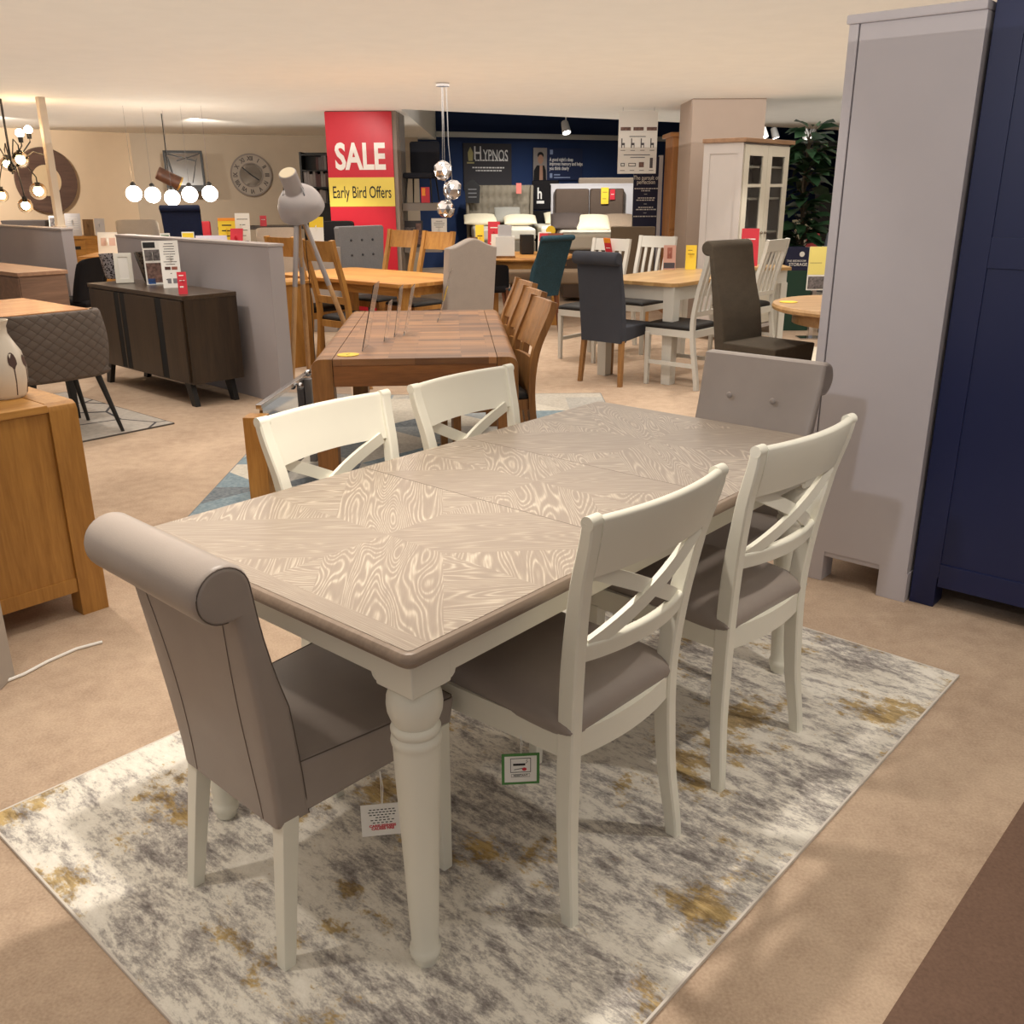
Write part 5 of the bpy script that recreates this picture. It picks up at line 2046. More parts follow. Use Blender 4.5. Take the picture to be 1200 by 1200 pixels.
m.tube([(0, 0, 0.06), (0, 0, CEIL-hl.z)], 0.006, 6)
m.build('cord', BLACK, hlt)

# glowing globes in a row
GL = glow('globe_light', (1.0, 0.93, 0.82, 1), 14.0)
gp = [(157, 227, 'leftmost globe pendant of the glowing row'), (179, 228.5, 'second glowing globe pendant from the cream wall'), (202, 232, 'glowing globe pendant under the wooden cylinder lamp'), (222.5, 228, 'glowing globe pendant in front of the black-framed mirror'), (246, 227, 'glowing globe pendant at the end of the row by the yellow notice')]
g0 = None
for (a, b, lb) in gp:
    p = D(a, b, 11.4)
    if g0 is None:
        g0 = thing('globe_pendant', lb, 'lamp', p, 0, 'glowing globe pendants in a row')
        m = MB()
        m.sphere((0, 0, 0), 0.088, 20)
        m.build('globe', GL, g0)
        m = MB()
        m.lathe([(0, 0.085), (0.03, 0.085), (0.03, 0.11), (0.012, 0.13), (0, 0.13)], 14)
        m.build('cap', BLACK, g0)
        m = MB()
        m.tube([(0, 0, 0.12), (0, 0, CEIL-p.z)], 0.002, 5)
        m.build('cord', CHROME, g0)
    else:
        dup(g0, p, 0, lb)

# filament chandelier at the left
WARM = glow('filament_glow', (1.0, 0.66, 0.34, 1), 60.0)
AMB = NT('amber_glass')
AMB.b.inputs['Base Color'].default_value = (1.0, 0.86, 0.68, 1)
AMB.b.inputs['Transmission Weight'].default_value = 1.0
AMB.b.inputs['Roughness'].default_value = 0.05
AMB.b.inputs['IOR'].default_value = 1.1
YC = 10.5
hub = D(14, 197, YC)
chn = thing('chandelier', 'black multi-arm chandelier with clear globes and glowing filament bulbs', 'lamp', hub, 0)
m = MB()
m.tube([(0, 0, -0.06), (0, 0, CEIL-hub.z)], 0.012, 8)
m.sphere((0, 0, 0), 0.045, 12)
m.build('stem', BLACK, chn)
for (a, b, r_, gl_) in ((24, 187, 0.085, 1), (8, 192, 0.07, 1), (23, 156, 0.06, 0), (33, 152, 0.06, 0), (-10, 190, 0.08, 1), (2, 229, 0.07, 1), (30, 241, 0.075, 1), (62, 201, 0.06, 1), (45, 224, 0.09, 1)):
    q = D(a, b, YC+0.2*math.sin(a)) - hub
    m = MB()
    if gl_:
        m.tube([(0, 0, 0), (q.x*0.6, q.y*0.6, max(q.z+0.2, 0.05)), (q.x, q.y, q.z+0.14), (q.x, q.y, q.z+0.06)], 0.007, 6)
    else:
        m.tube([(0, 0, 0), (q.x, q.y, q.z-0.12), (q.x, q.y, q.z-0.05)], 0.007, 6)
    arm = m.build('arm', BLACK, chn)
    m = MB()
    m.lathe([(0, -0.03), (0.022, -0.03), (0.025, 0.03), (0, 0.03)], 12, T((q.x, q.y, q.z+(0.06 if gl_ else -0.06))))
    m.build('socket', BLACK, arm)
    m = MB()
    m.sphere(q, r_*(0.52 if gl_ else 0.7), 14, (1, 1, 1.3))
    m = MB()
    m.sphere((q.x, q.y, q.z), r_*(0.50 if gl_ else 0.7), 14)
    m.build('bulb', WARM, arm)
    if gl_ and r_ > 0.065:
        m = MB()
        m.sphere((q.x, q.y, q.z), r_, 18)
        m.build('glass_globe', AMB.m, arm)

# crystal pendant cluster
YP = 9.2
cl_ = D(522, 222, YP)
cst = thing('crystal_pendant', 'cluster of three faceted mirrored globe pendants', 'lamp', Vector((cl_.x, YP, 0)), 0)
CRY = NT('mirror_crystal')
CRY.b.inputs['Base Color'].default_value = rgb(198, 196, 196)
CRY.b.inputs['Metallic'].default_value = 0.85
CRY.b.inputs['Roughness'].default_value = 0.12
GLW = glow('crystal_glow', (1.0, 0.9, 0.78, 1), 9.0)
for (a, b) in ((519, 200), (530, 222), (522.5, 244.5)):
    q = D(a, b, YP)
    q = Vector((q.x-cl_.x, 0, q.z))
    m = MB()
    t = bmesh.new()
    bmesh.ops.create_icosphere(t, subdivisions=2, radius=0.088)
    rnd = random.Random(int(a))
    for v in t.verts:
        v.co *= rnd.uniform(0.9, 1.08)
    # openings let the bulb show
    fs = list(t.faces)
    bmesh.ops.delete(t, geom=[f for f in fs if rnd.random() < 0.16], context='FACES')
    m._add(t, T(q))
    sh = m.build('globe', CRY.m, cst, ang=1)
    m = MB()
    m.sphere(q, 0.035, 12)
    m.build('bulb', GLW, sh)
    m = MB()
    m.tube([(q.x*0.5, 0.0, CEIL-0.02), (q.x*0.6, 0, q.z+0.4), (q.x, 0, q.z+0.085)], 0.0045, 5)
    m.build('cord', CHROME, sh)
m = MB()
m.lathe([(0, CEIL-0.03), (0.06, CEIL-0.03), (0.06, CEIL-0.001), (0, CEIL-0.001)], 20)
m.build('ceiling_rose', CHROME, cst)

# ------------------------------------------------------------------ furniture beyond the partitions on the left
ok0 = D(84, 268, 13.6)
okb = thing('oak_sideboard', 'light oak sideboard with dark handles against the cream wall', 'sideboard', Vector((ok0.x, 13.6, 0)), R(6))
m = MB()
m.box(-1.4, 0.44, 0, 0.42, 0.06, 0.86, 0.004)
m.build('body', OAK, okb)
m = MB()
m.box(-1.42, 0.46, -0.015, 0.43, 0.86, 0.90, 0.004)
m.build('top', OAK, okb)
for x in (-1.38, -0.78, -0.18):
    m = MB()
    m.box(x, x+0.58 if x < -0.5 else x+0.33, -0.014, 0.0, 0.62, 0.84, 0.003)
    dw = m.build('drawer', OAK, okb)
    m = MB()
    m.box(x+0.06 if x > -0.5 else x+0.2, x+0.27 if x > -0.5 else x+0.38, -0.022, -0.012, 0.72, 0.765, 0.003)
    m.build('handle', INK, dw)
    m = MB()
    m.box(x, x+0.58 if x < -0.5 else x+0.33, -0.014, 0.0, 0.09, 0.60, 0.003)
    m.build('door', OAK, okb)
ox, oy, oz = ok0.x, 13.6, 0.901
m = MB()
m.hexa([(-0.55, -0.12, 0), (0.0, -0.12, 0), (0.0, 0.12, 0), (-0.55, 0.12, 0)], [(-0.6, -0.14, 0.21), (0.03, -0.14, 0.21), (0.03, 0.14, 0.21), (-0.6, 0.14, 0.21)], 0.01)
tag(m.build('storage_tub', paint('tub_grey', rgb(72, 66, 64), 0.5), None, Vector((ox-0.42, oy+0.22, oz))), 'dark grey oblong tub on the light oak sideboard', 'tub')
card('brochure', 'photo brochure next to the dark grey tub', Vector((ox-0.28, oy+0.12, oz)), 0.17, 0.27, 0, R(5), WHITE, 'brochure', blocks=((-0.42, 0.42, 0.1, 0.9, PHOTO2),))
card('price_list', 'white text card on the light oak sideboard beside the pole', Vector((ox-0.03, oy+0.12, oz)), 0.22, 0.30, 0, R(5), paint('pale_card', None), 'sign', lines=tlines(6, 0.8, 0.3, th=0.02, seed=5))
card('swatch_card', 'striped wood swatch card on the light oak sideboard', Vector((ox+0.18, oy+0.12, oz)), 0.15, 0.22, 0, R(5), wood('swatch_wood', rgb(150, 116, 76), rgb(96, 72, 46), 'Z', 3.0), 'swatch')
card('price_list', 'pale blank card right of the striped wood swatch', Vector((ox+0.34, oy+0.12, oz)), 0.14, 0.23, 0, R(5), paint('pale_card', None), 'sign')
card('price_ticket', 'small red ticket near the cream wall above the white leaflet', Vector((ox+0.55, oy+0.3, oz-0.1)), 0.09, 0.22, 0, R(5), RED, 'ticket')

# trestle table with leaflet
ttp = D(118, 283, 11.6)
tt = thing('trestle_table', 'oak table on black crossed legs behind the low partition', 'table', Vector((ttp.x+0.35, 11.7, 0)), R(8))
m = MB()
m.box(-0.55, 0.9, -0.4, 0.4, 0.745, 0.775, 0.004)
m.build('tabletop', OAKTOP, tt)
for x in (-0.4, 0.75):
    m = MB()
    m.bar((x-0.1, -0.3, 0.0), (x+0.02, 0.3, 0.74), 0.05, 0.05)
    m.bar((x-0.1, 0.3, 0.0), (x+0.02, -0.3, 0.74), 0.05, 0.05)
    m.build('leg', BLACK, tt)
card('leaflet', 'bright white leaflet with pale pictures on the trestle table', Vector((ttp.x+0.1, 11.55, 0.776)), 0.24, 0.26, R(4), R(10), WHITE, 'leaflet', blocks=((-0.35, -0.1, 0.4, 0.75, paint('pale_picture', rgb(220, 190, 180), 0.6)), (0.05, 0.35, 0.4, 0.75, paint('pale_picture', None))))

def shell_chair(name, label, loc, rz, mat, w=0.46, H=0.86, sz=0.46, legm=BLACK, th=0.05):
    root = thing(name, label, 'chair', loc, rz)
    m = MB()
    t = bmesh.new()
    rows = []
    for i in range(13):
        f = -1+2*i/12
        y = w/2*math.sin(f*PI/2)
        ring = []
        xb = 0.08*abs(f)**3
        zt = H-0.05*abs(f)**5
        for k in range(8):
            z = sz+(zt-sz)*k/7
            ring.append((xb-0.10*(k/7)**1.3, y, z))
        for k in range(7, -1, -1):
            z = sz+(zt-sz)*k/7
            ring.append((xb-0.10*(k/7)**1.3+th, y*0.93, z-(0.008 if k == 7 else 0)))
        rows.append([t.verts.new(p) for p in ring])
    for r0, r1_ in zip(rows, rows[1:]):
        q = len(r0)
        for k in range(q):
            t.faces.new((r0[k], r0[(k+1) % q], r1_[(k+1) % q], r1_[k]))
    t.faces.new(rows[0])
    t.faces.new(rows[-1][::-1])
    m._add(t)
    m.build('backrest', mat, root, ang=60)
    m = MB()
    m.pillow(-0.01, 0.44, -w/2+0.01, w/2-0.01, sz-0.07, sz+0.03, 10, 10, 0.3, exps=5)
    m.build('seat', mat, root, ang=60)
    for sx in (0.05, 0.38):
        for sy in (-1, 1):
            m = MB()
            m.tube([(sx, sy*(w/2-0.07), sz-0.05), (sx+(-0.05 if sx < 0.2 else 0.04), sy*(w/2-0.02), 0.0)], [0.016, 0.010], 8)
            m.build('leg', legm, root)
    return root


BLKF = fabric('black_fabric', rgb(24, 22, 24), 0.9, 200, 0.9, 0.1)
bcf = G(112, 406)
shell_chair('dining_chair', 'black upholstered chair between the low partition and the dark sideboard', Vector((bcf.x+0.06, bcf.y+0.02, 0)), R(172), BLKF, 0.40, 0.88)
p = D(162, 270, 11.0)
shell_chair('dining_chair', 'pale grey rounded chair back behind the dark sideboard partition', Vector((p.x, 11.0, 0)), R(100), fabric('pale_grey_fabric', rgb(196, 184, 168), 0.9, 200, 0.9, 0.1), 0.46, DZ(257, 11.0, 162), 0.5)
p = D(214, 260, 10.8)
make_rollchair('roll_back_chair', 'navy velvet high-backed chair under the glowing globes', 'chair', Vector((p.x, 10.8, 0)), R(95), fabric('navy_velvet', rgb(26, 36, 66), 0.6, 80, 0.8, 0.1), BLACK, None, w_top=0.43, w_bot=0.36, H=DZ(240, 10.8, 214), zb=0.5, seat_z=0.62, lean=0.06, roll=0.035)
# cards along the partition's far side
YQ = 9.2
sdk = thing('console_table', 'dark console table behind the middle partition carrying notices', 'table', Vector((DX(285, 9.6, 270), 9.6, 0)), R(3))
m = MB()
m.box(-0.75, 0.35, -0.18, 0.22, 0.86, 0.90, 0.004)
m.build('tabletop', paint('console_dark', rgb(66, 58, 54), 0.4), sdk)
for x in (-0.7, 0.30):
    for y in (-0.15, 0.19):
        m = MB()
        m.leg((x, y, 0.86), (x, y, 0), 0.05, 0.05)
        m.build('leg', BLACK, sdk)
xx = DX(285, 9.6, 270)
card('notice', 'yellow notice card above the middle grey partition', Vector((DX(265, 9.55, 265), 9.55, 0.902)), 0.165, 0.34, R(4), R(5), YEL, 'sign', lines=tlines(3, 0.8, 0.5, th=0.03, seed=11), blocks=((-0.5, 0.5, 0.92, 1.0, paint('orange_card', None)),))
card('leaflet', 'red leaflet leaning at the end of the middle grey partition', Vector((DX(276, 9.5, 270), 9.45, 0.902)), 0.13, 0.25, R(-10), R(14), RED, 'leaflet', lines=((-0.2, 0.2, 0.45, 0.48),))
card('notice', 'wide white notice lying along the middle grey partition', Vector((DX(247, 9.5, 270), 9.48, 0.902)), 0.30, 0.18, R(4), R(6), paint('lilac_card', rgb(214, 208, 222), 0.6), 'sign')
card('leaflet', 'yellow and white leaflet in front of the navy chair', Vector((DX(219, 9.6, 270), 9.6, 0.902)), 0.12, 0.21, R(4), R(6), WHITE, 'leaflet', blocks=((-0.45, 0.45, 0.45, 0.95, YEL),), lines=((-0.3, 0.3, 0.7, 0.75),))
shelf_g = card('leaflet', 'small green-topped leaflet left of the navy chair', Vector((DX(196, 10.2, 270), 10.1, 0.9)), 0.10, 0.18, R(4), R(6), WHITE, 'leaflet', blocks=((-0.4, 0.4, 0.5, 0.9, paint('green_picture', rgb(96, 130, 96), 0.6)),))
m = MB()
m.box(-0.12, 0.5, -0.15, 0.15, 0.0, 0.898, 0.004)
tag(m.build('bedside_cabinet', RUSTIC, None, Vector((DX(190, 10.2, 270), 10.25, 0)), R(4)), 'brown cabinet carrying the small green-topped leaflet', 'cabinet')
card('leaflet', 'tall pale leaflet glowing under the lamps behind the yellow notice', Vector((DX(281, 9.65, 265), 9.72, 0.902)), 0.15, 0.38, R(-6), R(5), WHITE, 'leaflet', lines=tlines(5, 0.85, 0.3, th=0.015, seed=15))
# red-seated stools far behind
rs = D(243, 270, 12.8)
st_ = thing('bar_stool', 'stool with red back seen behind the navy chair', 'stool', Vector((rs.x, 12.8, 0)), R(90))
m = MB()
m.box(-0.2, -0.14, -0.10, 0.10, 0.92, 1.12, 0.02)
m.build('backrest', RED, st_)
m = MB()
m.box(-0.18, 0.16, -0.15, 0.15, 0.74, 0.80, 0.02)
m.build('seat', BLACK, st_)
for a in (-0.15, 0.14):
    for b in (-0.13, 0.13):
        m = MB()
        m.tube([(a, b, 0.75), (a*1.2, b*1.3, 0)], 0.012, 6)
        m.build('leg', CHROME, st_)

# chairs between lamp and pillar
p = D(330, 270, 9.6)
shell_chair('dining_chair', 'cream chair back showing to the left of the tripod lamp shade', Vector((DX(322, 10.3), 10.3, 0)), R(95), fabric('cream_fabric', rgb(206, 192, 176), 0.9, 200, 0.9, 0.1), 0.46, DZ(266, 10.3, 325), 0.48)
shell_chair('dining_chair', 'black chair back between the tripod lamp and the tufted grey chair', Vector((DX(392, 11.95), 11.95, 0)), R(-86), BLKF, 0.42, DZ(259, 11.95, 395), 0.48)
TUFT = fabric('grey_tufted', rgb(126, 126, 128), 0.8, 150, 0.88, 0.1)
ac = thing('accent_chair', 'grey buttoned accent chair with studded seat beneath the sale banner', 'chair', Vector((DX(418, 11.0), 11.0, 0)), R(-50))
zt_ = DZ(262, 11.7, 430)
m = MB()
m.prism([(-0.26, 0.3), (-0.30, zt_-0.02), (-0.28, zt_), (0.28, zt_), (0.30, zt_-0.02), (0.26, 0.3)], -0.05, 0.05, 'YZ', capbev=0.015, seg=2)
m.build('backrest', TUFT, ac)
for z in (0.62, 0.8, 0.96):
    for y in (-0.14, 0.0, 0.14):
        m = MB()
        m.sphere((0.05, y, z), 0.014, 8)
        m.build('button', paint('button_dark', rgb(60, 60, 62), 0.6), ac)
m = MB()
m.box(0.03, 0.6, -0.29, 0.29, 0.36, 0.55, 0.05, seg=3)
m.build('seat', TUFT, ac)
for x in (0.0, 0.55):
    for y in (-0.24, 0.24):
        m = MB()
        m.leg((x, y, 0.38), (x, y, 0), 0.05, 0.03)
        m.build('leg', BLACK, ac)
sdk2 = thing('office_desk', 'dark desk against the taupe wall beneath the clock', 'desk', Vector((DX(318, 13.8), 13.8, 0)), R(12))
m = MB()
m.box(-0.75, 0.6, -0.3, 0.3, 0.98, 1.02, 0.004)
m.build('top', paint('console_dark', None), sdk2)
for x in (-0.72, 0.52):
    m = MB()
    m.box(x, x+0.05, -0.28, 0.28, 0, 0.98)
    m.build('leg', paint('console_dark', None), sdk2)
card('price_ticket', 'small red ticket on the dark desk beneath the clock', Vector((DX(308, 13.6, 255), 13.6, 1.021)), 0.09, 0.14, 0, R(6), RED, 'ticket', lines=((-0.3, 0.3, 0.6, 0.65),))
card('notice', 'yellow-headed white notice right of the tripod lamp shade', Vector((DX(371, 10.6, 280), 10.6, 0.9)), 0.16, 0.32, R(-8), R(5), WHITE, 'sign', blocks=((-0.5, 0.5, 0.66, 1.0, YEL),), lines=((-0.3, 0.3, 0.8, 0.84),))
m = MB()
m.box(-0.2, 0.25, -0.15, 0.15, 0, 0.898, 0.004)
tag(m.build('side_cabinet', CREAMF, None, Vector((DX(366, 10.6, 280), 10.68, 0)), R(-8)), 'pale cabinet carrying the yellow-headed notice', 'cabinet')

# ------------------------------------------------------------------ bed department
def wall_pt(px_, py_, off):
    return on_wall(px_, py_, bw0, bw1, off)


bang = math.atan2(bd.y, bd.x)
# dark panel with the bed maker's name
ha, hb = wall_pt(543, 190, 0.06), wall_pt(599, 190, 0.06)
hz1, hz0 = ha.z+0.42, ha.z-0.50
hp = thing('wall_sign', 'dark grey wall panel with a bed brand name above the tufted headboard', 'sign', (ha+hb)/2, bang)
hw_ = (hb-ha).length/2
hc = (ha+hb)/2
zt_, zb_ = wall_pt(570, 168, 0.06).z-hc.z, wall_pt(570, 222, 0.06).z-hc.z
m = MB()
m.box(-hw_, hw_, -0.015, 0.015, zb_, zt_)
m.build('panel', paint('panel_dark', rgb(60, 58, 62), 0.5), hp)
SILV = paint('silver_print', rgb(222, 220, 216), 0.5)
zz = wall_pt(580, 181, 0.06).z-hc.z
wx = lambda px_: (wall_pt(px_, 190, 0.06)-hc).dot(bd)
text('H', 0.35, SILV, hp, T(((wx(559.5)), -0.017, zz+0.01)), 'lettering', 0.003, 0.001, sx=0.75)
text('YPNOS', 0.30, SILV, hp, T((wx(580.5), -0.017, zz-0.03)), 'lettering', 0.002, 0.001, sx=0.60)
m = MB()
rnd = random.Random(3)
for (py_, a, b) in ((188, 556.5, 592), (196.5, 553, 589), (200, 557, 585)):
    z = wall_pt(575, py_, 0.06).z-hc.z
    x = wx(a)
    while x < wx(b):
        w_ = rnd.uniform(0.02, 0.07)
        m.box(x, x+w_, -0.0175, -0.0155, z-0.012, z+0.012)
        x += w_+0.015
m.build('small_print', SILV, hp)
m = MB()
ex, ez = wx(551), wall_pt(551, 181, 0.06).z-hc.z
m.prism([(ex-0.045, ez-0.12), (ex-0.06, ez+0.03), (ex-0.03, ez+0.09), (ex, ez+0.14), (ex+0.03, ez+0.09), (ex+0.06, ez+0.03), (ex+0.045, ez-0.12)], -0.0185, -0.0155, 'XZ')
m.box(ex-0.08, ex+0.08, -0.0185, -0.0155, ez-0.17, ez-0.14)
m.build('emblem', paint('gold_print', rgb(170, 160, 110), 0.5), hp)
# poster with a portrait
pa, pb_ = wall_pt(624.5, 190, 0.06), wall_pt(682, 190, 0.06)
pc = (pa+pb_)/2
po = thing('wall_poster', 'navy wall poster with a portrait photo and white text', 'poster', pc, bang)
pw = (pb_-pa).length/2
zt_, zb_ = wall_pt(650, 173.5, 0.06).z-pc.z, wall_pt(650, 211, 0.06).z-pc.z
m = MB()
m.box(-pw, pw, -0.012, 0.012, zb_, zt_)
m.build('panel', paint('poster_navy', rgb(38, 50, 84), 0.5), po)
wp_ = lambda px_: (wall_pt(px_, 190, 0.06)-pc).dot(bd)
wz_ = lambda py_: wall_pt(645, py_, 0.06).z-pc.z
m = MB()
m.box(-pw, wp_(640.5), -0.014, -0.011, zb_, zt_)
ph = m.build('photo', paint('photo_grey', rgb(150, 142, 136), 0.5), po)
cx_ = wp_(633)
m = MB()
m.prism([(cx_-0.17, zb_), (cx_-0.16, wz_(200)), (cx_-0.09, wz_(194)), (cx_+0.09, wz_(194)), (cx_+0.13, wz_(200)), (cx_+0.14, zb_)], -0.016, -0.0135, 'XZ')
m.sphere((cx_, -0.0145, wz_(182)), 0.09, 12, (0.85, 0.02, 0.7))
m.build('portrait_jacket', INK, ph)
m = MB()
m.sphere((cx_, -0.016, wz_(187)), 0.085, 12, (0.8, 0.03, 1.1))
m.prism([(cx_-0.03, zb_), (cx_-0.02, wz_(194)), (cx_+0.05, wz_(194)), (cx_+0.06, zb_)], -0.0175, -0.0155, 'XZ')
m.build('portrait_face', paint('skin_print', rgb(176, 136, 114), 0.6), ph)
for py_, s_ in ((187, "A good night's sleep"), (192, 'improves memory and helps'), (197.3, 'you think clearly')):
    text(s_, 0.10, WHITE, po, T((wp_(643.5), -0.014, wz_(py_))), 'lettering', 0.0015, 0.001, align='LEFT', sx=0.72)
m = MB()
m.box(wp_(644), wp_(647.5), -0.014, -0.0115, wz_(181), wz_(175.5))
m.box(wp_(644), wp_(647), -0.014, -0.0115, wz_(208.5), wz_(203))
m.box(wp_(649), wp_(656), -0.014, -0.0115, wz_(205.6), wz_(204))
m.box(wp_(649), wp_(668), -0.014, -0.0115, wz_(208.6), wz_(207.4))
m.build('print', paint('blue_print', rgb(150, 166, 200), 0.5), po)


def bed(name, label, x0p, x1p, ytop, ymat, Y, mat, tuft, length=1.9, rz=0.0, group=None, pillows=2, mat_z=None):
    a, b = D(x0p, 240, Y), D(x1p, 240, Y)
    root = thing(name, label, 'bed', Vector(((a.x+b.x)/2, Y, 0)), rz)
    w = (b.x-a.x)/2
    zt = DZ(ytop, Y, (x0p+x1p)/2)
    zm = DZ(ymat, Y-0.2, (x0p+x1p)/2)
    if tuft == 'deep':
        m = MB()
        nx_, nz_ = 48, 24
        t = bmesh.new()
        g_ = []
        for i in range(nx_+1):
            col_ = []
            for k in range(nz_+1):
                x = -w+2*w*i/nx_
                z = 0.3+(zt-0.3)*k/nz_
                u_, v_ = i/nx_*10*PI, k/nz_*6*PI
                dd_ = 0.5+0.5*math.cos(u_+v_)*math.cos(u_-v_)
                flare = 0.06*max(0, (z-0.9))
                col_.append(t.verts.new((x*(1+0.05*k/nz_), -0.05+0.055*(abs(math.cos(u_)*math.cos(v_))**2.0) - 0.0, z)))
            g_.append(col_)
        for i in range(nx_):
            for k in range(nz_):
                t.faces.new((g_[i][k], g_[i+1][k], g_[i+1][k+1], g_[i][k+1]))
        m._add(t)
        m.box(-w, w, 0.02, 0.08, 0.0, zt)
        for s_ in (-1, 1):
            m.hexa([(s_*w-0.03, -0.16, 0.0), (s_*w+0.03, -0.16, 0.0), (s_*w+0.03, 0.08, 0.0), (s_*w-0.03, 0.08, 0.0)],
                   [(s_*w*1.05-0.03, -0.16, zt), (s_*w*1.05+0.03, -0.16, zt), (s_*w*1.05+0.03, 0.08, zt), (s_*w*1.05-0.03, 0.08, zt)], 0.02)
        m.build('headboard', mat, root, ang=50)
    else:
        n_ = tuft
        for i in range(n_):
            for k in range(2):
                m = MB()
                xa = -w+2*w*i/n_
                za = 0.3+(zt-0.3)*(0.0 if k == 0 else 0.58)
                zb1 = 0.3+(zt-0.3)*(0.58 if k == 0 else 1.0)
                m.box(xa+0.006, xa+2*w/n_-0.006, -0.06, 0.06, za+0.006, zb1-0.006, 0.03, seg=3)
                m.build('headboard_panel', mat, root)
    m = MB()
    m.box(-w*0.93, w*0.93, -length, -0.07, 0.05, zm-0.22, 0.02)
    m.build('base', mat, root)
    m = MB()
    m.box(-w*0.93, w*0.93, -length, -0.07, zm-0.22, zm, 0.05, seg=3)
    m.build('mattress', paint('mattress_white', rgb(226, 220, 204), 0.7), root)
    return root, w, zm, zt


PILW = fabric('pillow_white', rgb(228, 218, 192), 0.8, 90, 0.92, 0.05)


def pillow(label, p, rz, tilt, w=0.65, d=0.42, th=0.17, mat=PILW, group=None):
    m = MB()
    m.pillow(-w/2, w/2, -d/2, d/2, -th/2, th/2, 14, 12, 0.5, exps=2.6)
    o = m.build('pillow', mat, None, p, 0, 70, rot=(tilt, 0, rz))
    tag(o, label, 'pillow', group)
    return o


HBG = fabric('headboard_grey', rgb(128, 120, 106), 0.85, 120, 0.9, 0.1)
hY = wall_pt(585, 240, 0.5).y-0.55
b1_, bwid, bz, _ = bed('bed', 'double bed with deep-buttoned grey headboard below the dark wall panel', 549, 621, 217, 264, hY, HBG, 'deep', 1.7, R(4))
bx_ = b1_.location
pillow('plump cream pillow at the left of the deep-buttoned headboard', Vector((bx_.x-0.36, hY-0.42, bz+0.12)), R(4), R(22), 0.62, 0.40, 0.15)
pillow('small grey cushion leaning on the deep-buttoned headboard', Vector((bx_.x+0.16, hY-0.30, bz+0.20)), R(4), R(50), 0.5, 0.34, 0.14, fabric('pillow_grey', rgb(150, 148, 140), 0.8, 90, 0.92, 0.05))
pillow('cream pillow in front of the small grey cushion', Vector((bx_.x+0.40, hY-0.48, bz+0.11)), R(4), R(20), 0.62, 0.40, 0.15)
m = MB()
m.prism([(-0.13, 0), (-0.15, 0.3), (-0.03, 0.42), (0.03, 0.42), (0.15, 0.3), (0.13, 0)], -0.01, 0.01, 'XZ')
tagb = m.build('hang_tag', INK, None, Vector((DX(553.5, hY-0.25), hY-0.25, DZ(238, hY-0.25, 553))))
tag(tagb, 'large black hang tag at the left of the deep-buttoned headboard', 'tag')
m = MB()
for z in (0.1, 0.17, 0.24):
    m.box(-0.08, 0.08, -0.0125, -0.0105, z, z+0.02)
m.build('print', GREYINK, tagb)
card('price_ticket', 'pink price ticket on the right of the deep-buttoned headboard', Vector((DX(608, hY-0.22), hY-0.22, DZ(227, hY-0.22, 608))), 0.10, 0.19, 0, 0, paint('pink_ticket', rgb(206, 110, 100), 0.5), 'ticket')
# black bed next to it
hY2 = wall_pt(634, 240, 0.5).y-0.5
b2_, w2_, bz2, zt2 = bed('bed', 'bed with plain black headboard between the two upholstered beds', 623, 655, 211, 262, hY2, BLKF, 1, 1.7, R(4))
text('h', 0.30, SILV, b2_, T((-0.12, -0.062, zt2-0.26)), 'lettering', 0.006, 0.002, sx=0.7)
m = MB()
m.box(-0.18, -0.03, -0.064, -0.061, zt2-0.44, zt2-0.39)
m.build('print', SILV, b2_)
pillow('cream pillow on the bed with the black headboard', Vector((b2_.location.x+0.22, hY2-0.4, bz2+0.11)), R(4), R(25), 0.5)
# white surround with brown panelled headboard
YH = 15.2
xa, xb_ = DX(646, YH, 240), DX(743, YH, 240)
zs_ = DZ(215, YH, 690)
sur = thing('bed_surround', 'white half-height partition framing the brown panelled headboard', 'partition', Vector(((xa+xb_)/2, YH+0.1, 0)), 0)
m = MB()
m.box(-(xb_-xa)/2, (xb_-xa)/2, 0, 0.1, 0, zs_-0.02)
m.build('panel', paint('surround_white', rgb(206, 204, 208), 0.6), sur)
m = MB()
m.box(-(xb_-xa)/2-0.01, (xb_-xa)/2+0.01, -0.01, 0.11, zs_-0.02, zs_)
m.build('cap', paint('surround_white', None), sur)
BRH = fabric('brown_velvet', rgb(92, 78, 68), 0.7, 120, 0.88, 0.1)
b3_, w3_, bz3, zt3 = bed('bed', 'double bed with brown four-panel headboard in a white surround', 650, 731, 220.5, 268, YH, BRH, 2, 1.9, 0)
pillow('white pillow on the bed with the brown panelled headboard', Vector((b3_.location.x+0.02, YH-0.5, bz3+0.10)), 0, R(28), 0.5, 0.4, 0.15)
pillow('dark grey cushion on the left of the brown panelled headboard', Vector((b3_.location.x-0.36, YH-0.45, bz3+0.12)), 0, R(30), 0.5, 0.4, 0.15, fabric('pillow_charcoal', rgb(86, 76, 72), 0.8, 90, 0.9, 0.05))
pillow('taupe cushion on the right of the brown panelled headboard', Vector((b3_.location.x+0.42, YH-0.42, bz3+0.10)), 0, R(30), 0.5, 0.4, 0.15, fabric('pillow_taupe', rgb(150, 132, 114), 0.8, 90, 0.9, 0.05))
card('price_ticket', 'yellow price ticket hung on the brown panelled headboard', Vector((DX(708.5, YH-0.1, 240), YH-0.1, DZ(239, YH-0.1, 708))), 0.115, 0.24, 0, 0, YEL, 'ticket', lines=((-0.3, 0.3, 0.7, 0.73), (-0.3, 0.2, 0.3, 0.33)))
card('price_ticket', 'red price ticket right of the yellow one on the brown headboard', Vector((DX(717.5, YH-0.1, 240), YH-0.09, DZ(234, YH-0.1, 717))), 0.075, 0.15, R(4), 0, RED, 'ticket', lines=((-0.3, 0.3, 0.5, 0.55),))
m = MB()
m.box(-0.55, 0.7, -0.05, 0.05, 0, zs_+0.10, 0.02)
